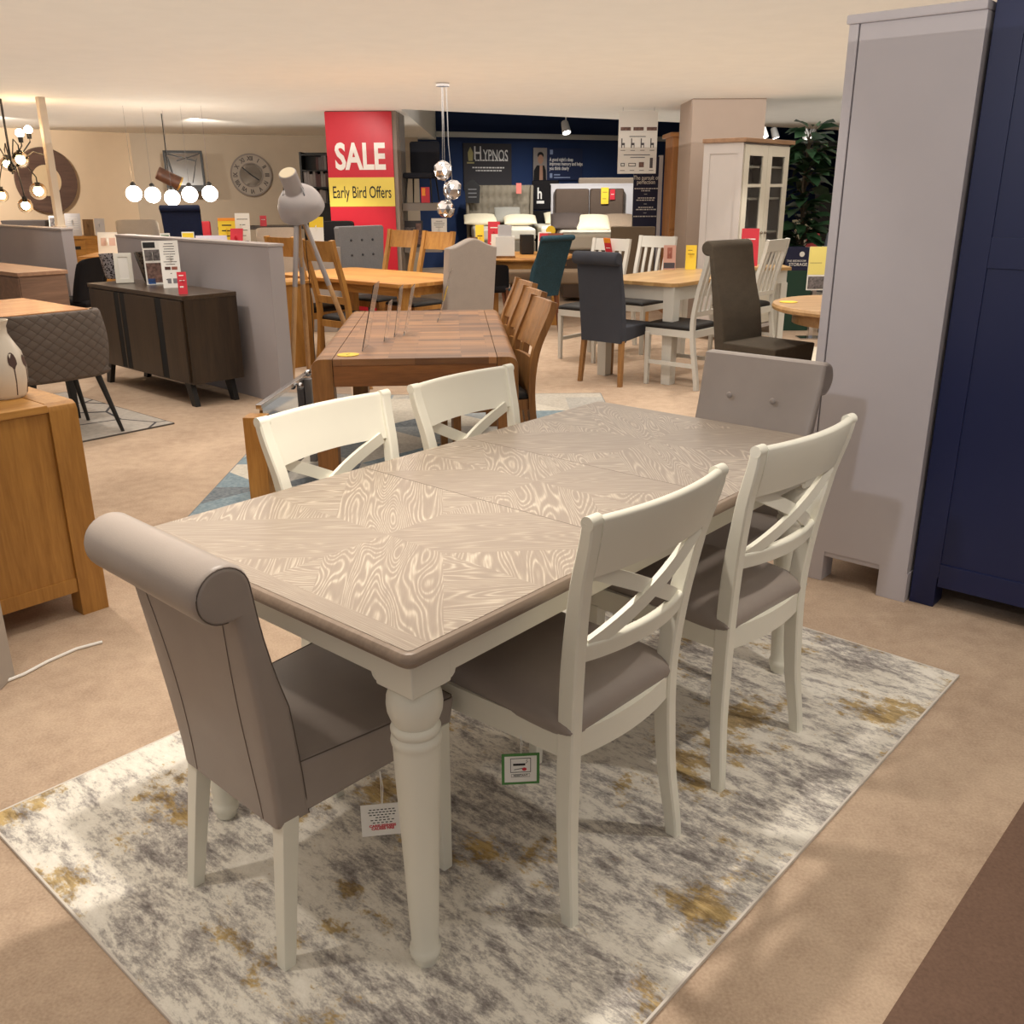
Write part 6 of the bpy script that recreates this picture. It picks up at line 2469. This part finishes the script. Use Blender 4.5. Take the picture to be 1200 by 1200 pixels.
tag(m.build('headboard', fabric('beige_headboard', rgb(140, 126, 112), 0.8, 120, 0.88, 0.1), None, Vector((DX(715, 17.0, 230), 17.0, 0))), 'beige headboard rising behind the white bed surround', 'headboard')

# hanging white information board and navy totem
YI = 12.0
ia, ib = DX(724, YI, 180), DX(769.5, YI, 180)
iz0, iz1 = DZ(203.5, YI, 747), CEIL-0.04
ibd = thing('hanging_sign', 'white hanging board with rows of chair drawings', 'sign', Vector(((ia+ib)/2, YI, iz0)), R(2))
iw, ih = ib-ia, iz1-iz0
m = MB()
m.box(-iw/2, iw/2, -0.005, 0.005, 0, ih)
m.build('board', WHITE, ibd)
izz = lambda py_: DZ(py_, YI, 747)-iz0
for i, fx in enumerate((-0.38, -0.13, 0.12, 0.37)):
    m = MB()
    x = fx*iw
    z = izz(168)
    m.box(x-0.02, x-0.008, -0.0075, -0.005, z-0.05, z+0.055)
    m.box(x-0.02, x+0.022, -0.0075, -0.005, z-0.02, z+0.005)
    m.box(x+0.014, x+0.022, -0.0075, -0.005, z-0.05, z)
    m.box(x-0.025, x+0.03, -0.0075, -0.005, izz(176.5), izz(175.9))
    m.box(x-0.025, x+0.03, -0.0075, -0.005, izz(200), izz(199.4))
    m.build('drawing', paint('board_print', rgb(84, 80, 84), 0.6), ibd)
m = MB()
m.box(0.37*iw-0.018, 0.37*iw+0.018, -0.0075, -0.005, izz(197), izz(185))
m.build('drawing', paint('board_print', None), ibd)
for a, b, c, d in ((-0.42, -0.32, 195, 191), (-0.22, -0.03, 195, 191)):
    m = MB()
    for q in ((a, b, c, c-0.7), (a, b, d+0.7, d), (a, a+0.015, c, d), (b-0.015, b, c, d)):
        m.box(q[0]*iw, q[1]*iw, -0.0075, -0.005, izz(q[2]), izz(q[3]))
    m.build('drawing', INK, ibd)
m = MB()
m.box(0.05*iw, 0.18*iw, -0.0075, -0.005, izz(196), izz(190))
for a in (-0.45, -0.12, 0.22):
    m.box(a*iw, (a+0.26)*iw, -0.0075, -0.005, izz(153), izz(149))
m.build('pictures', PHOTO, ibd)
m = MB()
for py_, a, b in ((160, -0.22, 0.2), (181.5, -0.35, 0.33), (184.5, -0.18, 0.2)):
    m.box(a*iw, b*iw, -0.0075, -0.005, izz(py_+0.5), izz(py_-0.5))
m.build('print', GREYINK, ibd)
m = MB()
for x in (-iw*0.4, iw*0.4):
    m.tube([(x, 0, ih-0.005), (x, 0, CEIL-iz0+0.0)], 0.003, 5)
m.build('wire', CHROME, ibd)
YT = 13.0
ta_, tb_ = DX(741.5, YT, 240), DX(770, YT, 240)
tw_ = tb_-ta_
tot = thing('totem_sign', 'tall navy sign board with white text beside the oak wardrobe', 'sign', Vector(((ta_+tb_)/2, YT, 0)), R(2))
ttz = DZ(184, YT, 755)
m = MB()
m.box(-tw_/2, tw_/2, -0.02, 0.02, 0.02, ttz)
m.build('panel', NAVY, tot)
m = MB()
m.box(tw_/2, tw_/2+0.05, -0.03, 0.03, 0.0, ttz+0.02)
m.build('edge_post', paint('surround_white', None), tot)
m = MB()
m.box(-tw_/2-0.05, tw_/2+0.05, -0.15, 0.15, 0, 0.02)
m.build('base_plate', NAVY, tot)
for py_, s_, sz_ in ((208.5, 'The pursuit of', 0.075), (213.5, 'perfection', 0.075)):
    text(s_, sz_, WHITE, tot, T((0, -0.0215, DZ(py_, YT, 755))), 'lettering', 0.0005, 0.0008, sx=0.78)
m = MB()
rnd = random.Random(9)
for py_, w_ in ((221, 0.3), (223.5, 0.12), (232, 0.2), (234.5, 0.24), (243, 0.18), (245.5, 0.24), (253.5, 0.3)):
    z = DZ(py_, YT, 755)
    x = -w_/2
    while x < w_/2:
        q = rnd.uniform(0.012, 0.04)
        m.box(x, x+q, -0.0225, -0.0205, z-0.007, z+0.007)
        x += q+0.008
for py_ in (227.5, 239, 249.5):
    z = DZ(py_, YT, 755)
    m.box(-0.02, 0.02, -0.0225, -0.0205, z-0.003, z+0.003)
m.build('small_print', SILV, tot)

# oak wardrobe and display cabinet
YW = 11.9
oxa = DX(783, YW, 240)
owz = DZ(155, YW, 790)
ow = thing('oak_wardrobe', 'tall honey oak wardrobe half hidden by the beige pillar', 'wardrobe', Vector((oxa, YW, 0)), 0)
OW2 = wood('wardrobe_oak', rgb(190, 134, 78), rgb(150, 98, 52), 'Z', 0.8)
m = MB()
m.box(0.02, 0.9, 0.0, 0.55, 0.06, owz-0.05, 0.004)
m.build('body', OW2, ow)
m = MB()
m.box(-0.02, 0.94, -0.03, 0.58, owz-0.05, owz, 0.01)
m.build('cornice', OW2, ow)
zmid = DZ(270, YW, 790)
for k in range(2):
    m = MB()
    x = 0.03+0.43*k
    for a, b, c, d in ((x, x+0.08, zmid+0.02, owz-0.07), (x+0.34, x+0.42, zmid+0.02, owz-0.07), (x+0.08, x+0.34, owz-0.17, owz-0.07), (x+0.08, x+0.34, zmid+0.02, zmid+0.1)):
        m.box(a, b, -0.018, 0.0, c, d, 0.003)
    m.box(x+0.075, x+0.345, -0.008, 0.0, zmid+0.09, owz-0.16)
    m.build('door', OW2, ow)
m = MB()
m.box(0.03, 0.88, -0.018, 0, 0.1, zmid-0.02, 0.004)
m.build('drawer', OW2, ow)
m = MB()
m.box(0.0, 0.9, -0.02, 0.55, 0, 0.06)
m.build('plinth', OW2, ow)

dcp = D(870, 200, 9.6)
dcb = thing('display_cabinet', 'pale grey display cabinet with two glazed doors and oak top', 'cabinet', Vector((dcp.x, 9.6, 0)), AX)
DCH = DZ(161, 9.6, 870)
CABW = paint('cabinet_paint', rgb(206, 200, 196), 0.5)
CABF = paint('cabinet_cream', rgb(222, 216, 200), 0.5)
DCL, DCD = 1.02, 0.43
m = MB()
m.box(0.0, DCL, 0.0, DCD, 0.08, 0.12)
m.box(0.0, 0.03, 0.02, DCD, 0.1, DCH-0.04)
m.box(DCL-0.03, DCL, 0.02, DCD, 0.1, DCH-0.04)
m.box(0.0, DCL, DCD-0.02, DCD, 0.1, DCH-0.04)
m.box(0.0, DCL, 0.02, DCD, DCH-0.08, DCH-0.04)
m.box(0.03, DCL-0.03, 0.02, DCD, 0.1, 0.62)
# raised stiles on the side
m.box(-0.008, 0.0, 0.0, 0.06, 0.1, DCH-0.04)
m.box(-0.008, 0.0, DCD-0.07, DCD, 0.1, DCH-0.04)
m.box(-0.008, 0.0, 0.06, DCD-0.07, DCH-0.14, DCH-0.04)
m.build('carcass', CABW, dcb)
m = MB()
m.box(-0.03, DCL+0.03, -0.03, DCD+0.01, DCH-0.04, DCH, 0.006)
m.build('top', wood('cabinet_oak_top', rgb(176, 140, 108), rgb(136, 102, 74), 'X', 1.0), dcb)
for z in (1.05, 1.38, 1.68):
    m = MB()
    m.box(0.03, DCL-0.03, 0.04, DCD-0.02, z, z+0.02)
    m.build('shelf', CABF, dcb)
WGL = glass('cabinet_glass', (0.96, 0.97, 0.97, 1), 0.0, 1.5)
for k in range(2):
    x0_ = 0.03+k*(DCL-0.06)/2
    x1_ = x0_+(DCL-0.06)/2-0.004
    m = MB()
    fwd = 0.095
    zb1, zt1 = 0.13, DCH-0.06
    m.box(x0_, x0_+fwd, -0.004, 0.02, zb1, zt1, 0.002)
    m.box(x1_-fwd, x1_, -0.004, 0.02, zb1, zt1, 0.002)
    m.box(x0_+fwd, x1_-fwd, -0.004, 0.02, zt1-0.10, zt1, 0.002)
    m.box(x0_+fwd, x1_-fwd, -0.004, 0.02, zb1, zb1+0.55, 0.002)
    d_ = m.build('door', CABF, dcb)
    m = MB()
    m.box(x0_+fwd, x1_-fwd, 0.006, 0.010, zb1+0.55, zt1-0.10)
    m.build('glass', WGL, d_)
    m = MB()
    m.box(x0_+fwd, x1_-fwd, 0.0, 0.014, 1.50, 1.53)
    m.build('glazing_bar', CABF, d_)
    m = MB()
    kx = x1_-0.04 if k == 0 else x0_+0.04
    m.sphere((kx, -0.018, 1.06), 0.015, 12)
    m.build('knob', paint('pewter', rgb(150, 140, 128), 0.3, metal=0.9), d_)
pin = dcb.matrix_world
q = Vector((dcp.x, 9.6, 0))+U*0.3-N*0.2
card('leaflet', 'white card inside the glazed display cabinet', Vector((q.x, q.y, 1.071)), 0.12, 0.25, AX-R(20), R(8), WHITE, 'leaflet', blocks=((-0.3, 0.3, 0.4, 0.8, PHOTO2),))
# oak-topped small table behind the slat chair that carries the leaflet
cq = G(928, 313, 0.80)
ct2 = thing('side_table', 'white side table with oak top behind the off-white slat-back chair', 'table', Vector((cq.x, cq.y, 0)), 0)
m = MB()
m.box(-0.46, 0.0, 0, 0.32, 0.77, 0.80, 0.004)
m.build('tabletop', wood('pale_oak_top', None, None), ct2)
m = MB()
m.box(-0.43, -0.03, 0.03, 0.29, 0.65, 0.77)
m.build('apron', GW2, ct2)
for x in (-0.41, -0.05):
    for y in (0.05, 0.27):
        m = MB()
        m.leg((x, y, 0.66), (x, y, 0), 0.06, 0.05)
        m.build('leg', GW2, ct2)
card('leaflet', 'red leaflet standing behind the tweed chair before the display cabinet', Vector((D(878, 300, cq.y+0.15).x, cq.y+0.15, 0.801)), 0.16, 0.34, R(-10), R(10), RED, 'leaflet', lines=((-0.3, 0.3, 0.7, 0.73),))
SBL = fabric('blue_grey_fabric', rgb(108, 116, 128), 0.9, 150, 0.9, 0.1)

# plant
YPl = 11.0
pp = D(944, 220, YPl)
pl_ = thing('potted_plant', 'tall leafy green plant between display cabinet and grey wardrobe', 'plant', Vector((pp.x, YPl, 0)), 0)
m = MB()
m.lathe([(0, 0), (0.15, 0), (0.19, 0.34), (0.2, 0.36), (0.17, 0.36), (0.16, 0.32), (0, 0.32)], 24)
m.build('pot', paint('pot_dark', rgb(52, 50, 50), 0.5), pl_)
m = MB()
m.tube([(0, 0, 0.3), (0.02, 0.01, 0.9), (-0.03, 0, 1.5), (0.0, 0.02, 2.05)], [0.025, 0.022, 0.018, 0.01], 8)
rnd = random.Random(21)
leaves = bmesh.new()
zlo, zhi = 0.85, 2.12
for i in range(150):
    z = rnd.uniform(zlo, zhi)
    a = rnd.uniform(0, 2*PI)
    r_ = rnd.uniform(0.06, 0.30)*(1.0 if z < 1.9 else 0.7)
    base = Vector((math.cos(a)*r_*0.4, math.sin(a)*r_*0.4, z))
    tip = Vector((math.cos(a)*(r_+0.17), math.sin(a)*(r_+0.17), z+rnd.uniform(-0.16, 0.08)))
    mid_ = (base+tip)/2+Vector((0, 0, 0.05))
    sd_ = (tip-base).cross(Vector((0, 0, 1))).normalized()*rnd.uniform(0.05, 0.085)
    sd_ += Vector((0, 0, rnd.uniform(-0.05, 0.05)))
    q0 = base.lerp(tip, 0.3)+Vector((0, 0, 0.035))
    q1 = base.lerp(tip, 0.65)+Vector((0, 0, 0.035))
    vv_ = [leaves.verts.new(c) for c in (base, q0-sd_*0.9, q1-sd_*0.8, tip, q1+sd_*0.8, q0+sd_*0.9)]
    c0_, c1_ = leaves.verts.new(q0-Vector((0, 0, 0.02))), leaves.verts.new(q1-Vector((0, 0, 0.02)))
    for f in ((vv_[0], vv_[1], c0_), (vv_[1], vv_[2], c1_, c0_), (vv_[2], vv_[3], c1_), (vv_[3], vv_[4], c1_), (vv_[4], vv_[5], c0_, c1_), (vv_[5], vv_[0], c0_)):
        leaves.faces.new(f)
    m.tube([(0, 0, z-0.1), base], 0.004, 4)
m.build('stem', paint('stem_brown', rgb(70, 58, 40), 0.7), pl_)
m = MB()
m._add(leaves)
m.build('foliage', fabric('leaf_green', rgb(44, 74, 48), 0.45, 12, 0.6, 0.0), pl_, ang=180)

# boxes and sign beside the grey wardrobe
YX = 10.4
m = MB()
m.box(-0.15, 0.18, 0, 0.3, 0, DZ(317, YX, 935), 0.008)
tag(m.build('storage_crate', paint('crate_green', rgb(28, 62, 48), 0.5), None, Vector((DX(933, YX, 320), YX, 0)), R(0)), 'dark green crate under the navy storage box', 'crate')
nz0 = DZ(317, YX, 935)+0.001
nb_ = thing('storage_box', 'navy box with white lettering on the green crate', 'box', Vector((DX(936, YX, 300), YX, nz0)), 0)
nh = DZ(290.5, YX, 935)-nz0
m = MB()
m.box(-0.14, 0.12, 0, 0.28, 0, nh, 0.004)
m.build('box', NAVY, nb_)
text('STORAGE', 0.045, WHITE, nb_, T((0.0, -0.002, nh*0.26)), 'lettering', 0.0005, 0.001)
text('THE BEDROOM', 0.03, WHITE, nb_, T((-0.02, -0.002, nh*0.42)), 'lettering', 0.0002, 0.001)
m = MB()
m.lathe([(0, -0.002), (0.028, -0.002), (0.028, 0.001), (0, 0.001)], 20, T((0.035, 0, nh*0.72)) @ RX)
m.build('badge', WHITE, nb_)
yps = thing('price_board', 'yellow-headed price board with a furniture picture beside the grey wardrobe', 'sign', Vector((DX(956, 9.85, 320), 9.85, DZ(340, 9.85, 955))), 0)
yb = DZ(289, 9.85, 955)-DZ(340, 9.85, 955)
m = MB()
m.box(-0.085, 0.12, -0.006, 0.006, 0, yb)
m.build('board', WHITE, yps)
m = MB()
m.box(-0.085, 0.12, -0.008, -0.005, yb*0.36, yb)
m.build('yellow_field', paint('soft_yellow', rgb(240, 224, 130), 0.5), yps)
m = MB()
m.box(-0.075, 0.11, -0.009, -0.005, yb*0.03, yb*0.32)
m.build('picture', PHOTO2, yps)
m = MB()
m.box(-0.07, 0.05, -0.009, -0.007, yb*0.62, yb*0.64)
m.build('print', paint('faint_print', rgb(190, 176, 110), 0.6), yps)
# a stand for that board
m = MB()
m.box(-0.01, 0.03, 0.0, 0.02, 0, 0.66)
m.box(-0.12, 0.14, -0.1, 0.1, 0, 0.012)
m2 = m.build('stand', CHROME, yps, (0, 0.01, -yps.location.z))
card('leaflet', 'pink red leaflet beside the plant above the navy box', Vector((DX(957, 11.7, 285), 11.85, DZ(290, 11.7, 955))), 0.16, 0.20, 0, R(6), paint('coral_card', rgb(226, 84, 92), 0.5), 'leaflet')
m = MB()
m.box(-0.5, 0.6, 0, 0.35, 0, DZ(290.5, 11.7, 955)-0.002, 0.006)
tag(m.build('low_cabinet', GW2, None, Vector((DX(965, 11.7, 285), 11.75, 0))), 'white low cabinet behind the navy storage box', 'cabinet')
p = D(965, 280, 9.75)
shell_chair('dining_chair', 'slate blue chair top peeping out beside the grey wardrobe', Vector((p.x+0.42, 10.3, 0)), R(100), SBL, 0.46, DZ(267, 10.3, 965), 0.48)

# white-framed navy panel and notices on the far blue wall
fa, fb = wall_pt(962, 200, 0.1), wall_pt(985, 200, 0.1)
fpn = thing('window_panel', 'white-framed dark blue panel on the far blue wall', 'panel', (fa+fb)/2, bang)
m = MB()
w_ = (fb-fa).length/2
for a, b, c, d in ((-w_-0.06, -w_, -1.6, 0.6), (w_, w_+0.06, -1.6, 0.6), (-w_, w_, 0.5, 0.6)):
    m.box(a, b, -0.03, 0.03, c, d)
m.build('frame', paint('rail_white', None), fpn)
m = MB()
m.box(-w_, w_, -0.01, 0.01, -1.6, 0.5)
m.build('panel', paint('deep_blue', rgb(14, 30, 72), 0.4), fpn)
q = wall_pt(961, 211, 0.25)
m = MB()
m.box(-0.15, 0.15, -0.01, 0.01, -0.06, 0.06)
tag(m.build('wall_label', WHITE, None, q, bang), 'small white label on the far blue wall beside the plant', 'label')
q = D(953, 250, 15.5)
bb = thing('bed', 'white bedding of a far bed seen past the plant', 'bed', Vector((q.x+0.3, 15.6, 0)), 0)
m = MB()
m.box(-0.7, 0.7, -1.0, 0.9, 0.05, 0.45, 0.02)
m.build('base', BLKF, bb)
m = MB()
m.box(-0.7, 0.7, -1.0, 0.9, 0.45, 0.72, 0.06, seg=3)
m.build('mattress', paint('mattress_white', None), bb)
pillow('white pillow on the far bed seen past the plant', Vector((q.x+0.05, 15.6, 0.86)), 0, R(40), 0.6, 0.42, 0.18)
m = MB()
m.box(-0.14, 0.3, -0.12, 0.12, 0, 1.42, 0.01)
tag(m.build('pillar_display', BLACK, None, Vector((DX(968, 13.5, 250), 13.5, 0))), 'black display column between plant and grey wardrobe', 'column')
# brown dining chair backs and bed end behind the white table
m = MB()
m.box(-0.24, 0.24, -0.05, 0.05, 0.35, DZ(265.5, 10.6, 740), 0.012)
bkc = thing('dining_chair', 'plain brown upholstered chair between the two white slat-back chairs', 'chair', Vector((DX(741, 10.6, 290), 10.6, 0)), R(-6))
m.build('backrest', fabric('brown_fabric', rgb(96, 82, 66), 0.9, 200, 0.9, 0.1), bkc)
m = MB()
m.box(-0.23, 0.23, 0.03, 0.48, 0.36, 0.49, 0.02)
m.build('seat', fabric('brown_fabric', None), bkc)
for x in (-0.19, 0.19):
    for y in (0.0, 0.43):
        m = MB()
        m.leg((x, y, 0.37), (x, y, 0), 0.04, 0.03)
        m.build('leg', OAKLEG, bkc)
m = MB()
m.box(-0.8, 0.5, -0.2, 0.2, 0.0, 0.5, 0.03)
bn = thing('bench', 'beige upholstered bench at the foot of the brown-headboard bed', 'bench', Vector((DX(668, 11.6, 320), 12.2, 0)), 0)
m2 = MB()
m2.box(-0.75, 0.6, -0.22, 0.22, 0.36, 0.52, 0.03)
m2.build('seat', fabric('beige_fabric', rgb(150, 130, 108), 0.9, 200, 0.9, 0.1), bn)
for x in (-0.7, 0.52):
    for y in (-0.17, 0.17):
        m3 = MB()
        m3.leg((x, y, 0.37), (x, y, 0), 0.05, 0.04)
        m3.build('leg', DKLEG, bn)
# more chair parts glimpsed under the round table
shell_chair('dining_chair', 'black chair tucked under the round oak table behind the wing chair', Vector((-0.24, 10.55, 0)), R(88), BLKF, 0.44, 0.72, 0.47, DKLEG)

# ------------------------------------------------------------------ ceiling spotlights seen in the photo
SPW = paint('spot_white', rgb(236, 234, 230), 0.4)
SPG = glow('spot_glow', (1, 0.95, 0.88, 1), 12.0)


def spot_fit(label, px_, py_, Y, ztop, aim=(0.2, -0.5, -1.0)):
    p = D(px_, py_, Y)
    root = thing('ceiling_spotlight', label, 'lamp', p, 0, None)
    ax_ = Vector(aim).normalized()
    rm = ax_.to_track_quat('Z', 'Y').to_matrix().to_4x4()
    m = MB()
    m.lathe([(0, -0.12), (0.05, -0.12), (0.06, -0.1), (0.075, 0.08), (0.068, 0.08), (0.05, -0.06), (0, -0.06)], 20, rm)
    m.build('head', SPW, root)
    m = MB()
    m.lathe([(0, 0.045), (0.06, 0.045), (0.058, 0.035), (0, 0.035)], 20, rm)
    m.build('lens', SPG, root)
    m = MB()
    m.tube([tuple(-ax_*0.06), (0, 0, 0.12), (0, 0, ztop-p.z)], 0.012, 8)
    m.build('stem', SPW, root)


spot_fit('white ceiling spotlight above the portrait poster', 663, 150.5, 16.5, 3.31)
spot_fit('white ceiling spotlight just above the display cabinet', 895, 156, 18.5, 3.31)
spot_fit('white ceiling spotlight right of the one over the cabinet', 908, 157, 19.5, 3.31, (0.3, -0.2, -1))
spot_fit('left spotlight of the pair above the plant', 944, 158, 19.0, 3.31, (0.3, -0.3, -1))
spot_fit('right spotlight of the pair above the plant', 951, 158, 19.4, 3.31, (-0.4, -0.3, -1))

# ------------------------------------------------------------------ light
WARMW = (1.0, 0.915, 0.81)
WW = (1.0, 0.95, 0.88)
COOL = (0.90, 0.93, 1.0)


def spot(loc, target, watts, size=60, blend=0.5, radius=0.05, col=WARMW):
    l = bpy.data.lights.new('spot', 'SPOT')
    l.energy = watts
    l.spot_size = R(size)
    l.spot_blend = blend
    l.shadow_soft_size = radius
    l.color = col
    o = bpy.data.objects.new('spot_lamp', l)
    C.objects.link(o)
    o.location = loc
    d = Vector(target)-Vector(loc)
    o.rotation_euler = d.to_track_quat('-Z', 'Y').to_euler()
    return o


def area(loc, target, w, h, watts, col=WW):
    l = bpy.data.lights.new('area', 'AREA')
    l.shape = 'RECTANGLE'
    l.size, l.size_y = w, h
    l.energy = watts
    l.color = col
    o = bpy.data.objects.new('added_fill_lamp', l)
    C.objects.link(o)
    o.location = loc
    d = Vector(target)-Vector(loc)
    o.rotation_euler = d.to_track_quat('-Z', 'Y').to_euler()
    return o


Z = CEIL-0.04
# hero table
spot((-0.29, 2.0, Z), (-0.36, 1.98, 0.7), 120, 84, 1.0, 0.04, WARMW)
spot((-1.45, 1.55, Z), (-1.35, 1.6, 0.0), 45, 70, 0.7, 0.05, WARMW)
spot((1.55, 1.75, Z), (1.35, 1.9, 0.0), 60, 75, 0.7, 0.05, WARMW)
spot((0.75, 3.6, Z), (0.7, 3.5, 0.5), 26, 80, 0.8, 0.06, WW)
spot((-0.9, 3.3, Z), (-0.9, 3.4, 0.3), 36, 75, 0.7, 0.05, WARMW)
spot((-0.9, 0.3, Z), (1.25, 3.5, 1.35), 75, 46, 0.7, 0.05, (0.86, 0.90, 1.0))
# mid floor
for x, y, w in ((-2.2, 4.0, 70), (-2.9, 6.2, 60), (-0.6, 5.2, 60), (0.9, 5.8, 80), (1.8, 7.4, 70), (-1.4, 8.6, 90), (0.3, 9.2, 80), (-3.4, 8.6, 70), (-0.2, 11.4, 90), (2.6, 9.0, 70), (-2.2, 11.5, 80), (-5.0, 12.6, 120), (-4.5, 9.5, 60)):
    spot((x, y, Z), (x+0.15, y+0.2, 0), w*0.85, 80, 0.45, 0.05, WARMW)
# walls
spot((bx+0.1, 10.9, Z), (bx-0.1, 12.3, 1.75), 22, 60, 0.6, 0.05, WW)
spot((-4.2, 13.4, Z), (-4.4, 16.6, 1.5), 230, 80, 0.8, 0.05, WARMW)
spot((-6.6, 12.6, Z), (-7.2, 14.8, 1.5), 330, 90, 0.8, 0.05, WARMW)
for px_, yy in ((585, 16.4), (650, 17.0), (690, 13.4), (720, 16.0), (940, 17.0)):
    q = D(px_, 200, yy)
    spot((q.x, q.y, 3.2 if yy > 15.5 else Z), (q.x+0.2, q.y+2.0, 0.8), 190, 85, 0.7, 0.06, WW)
area((0, 2.0, CEIL-0.01), (0, 2.0, 0), 5, 5, 18, WW)  # added soft fill over the near floor, no real ceiling panel
area((0, 8, CEIL-0.01), (0, 8, 0), 8, 6, 130, WW)  # same added fill further back, no real ceiling panel
# added unseen uplight that brightens the white ceiling
area((-1.0, 6.5, 1.95), (-1.0, 6.5, 2.4), 16, 17, 250, WW)

w = bpy.data.worlds.new('shop_front_daylight')
bpy.context.scene.world = w
w.use_nodes = True
bg = w.node_tree.nodes['Background']
bg.inputs['Color'].default_value = (0.86, 0.90, 1.0, 1)
bg.inputs['Strength'].default_value = 0.30

sc = bpy.context.scene
sc.view_settings.view_transform = 'Standard'
sc.view_settings.look = 'None'
sc.view_settings.gamma = 1.0
sc.view_settings.exposure = 0.22
sc.view_settings.use_curve_mapping = False
sc.cycles.use_denoising = True
sc.cycles.max_bounces = 8
sc.cycles.diffuse_bounces = 4
sc.cycles.sample_clamp_indirect = 4.0
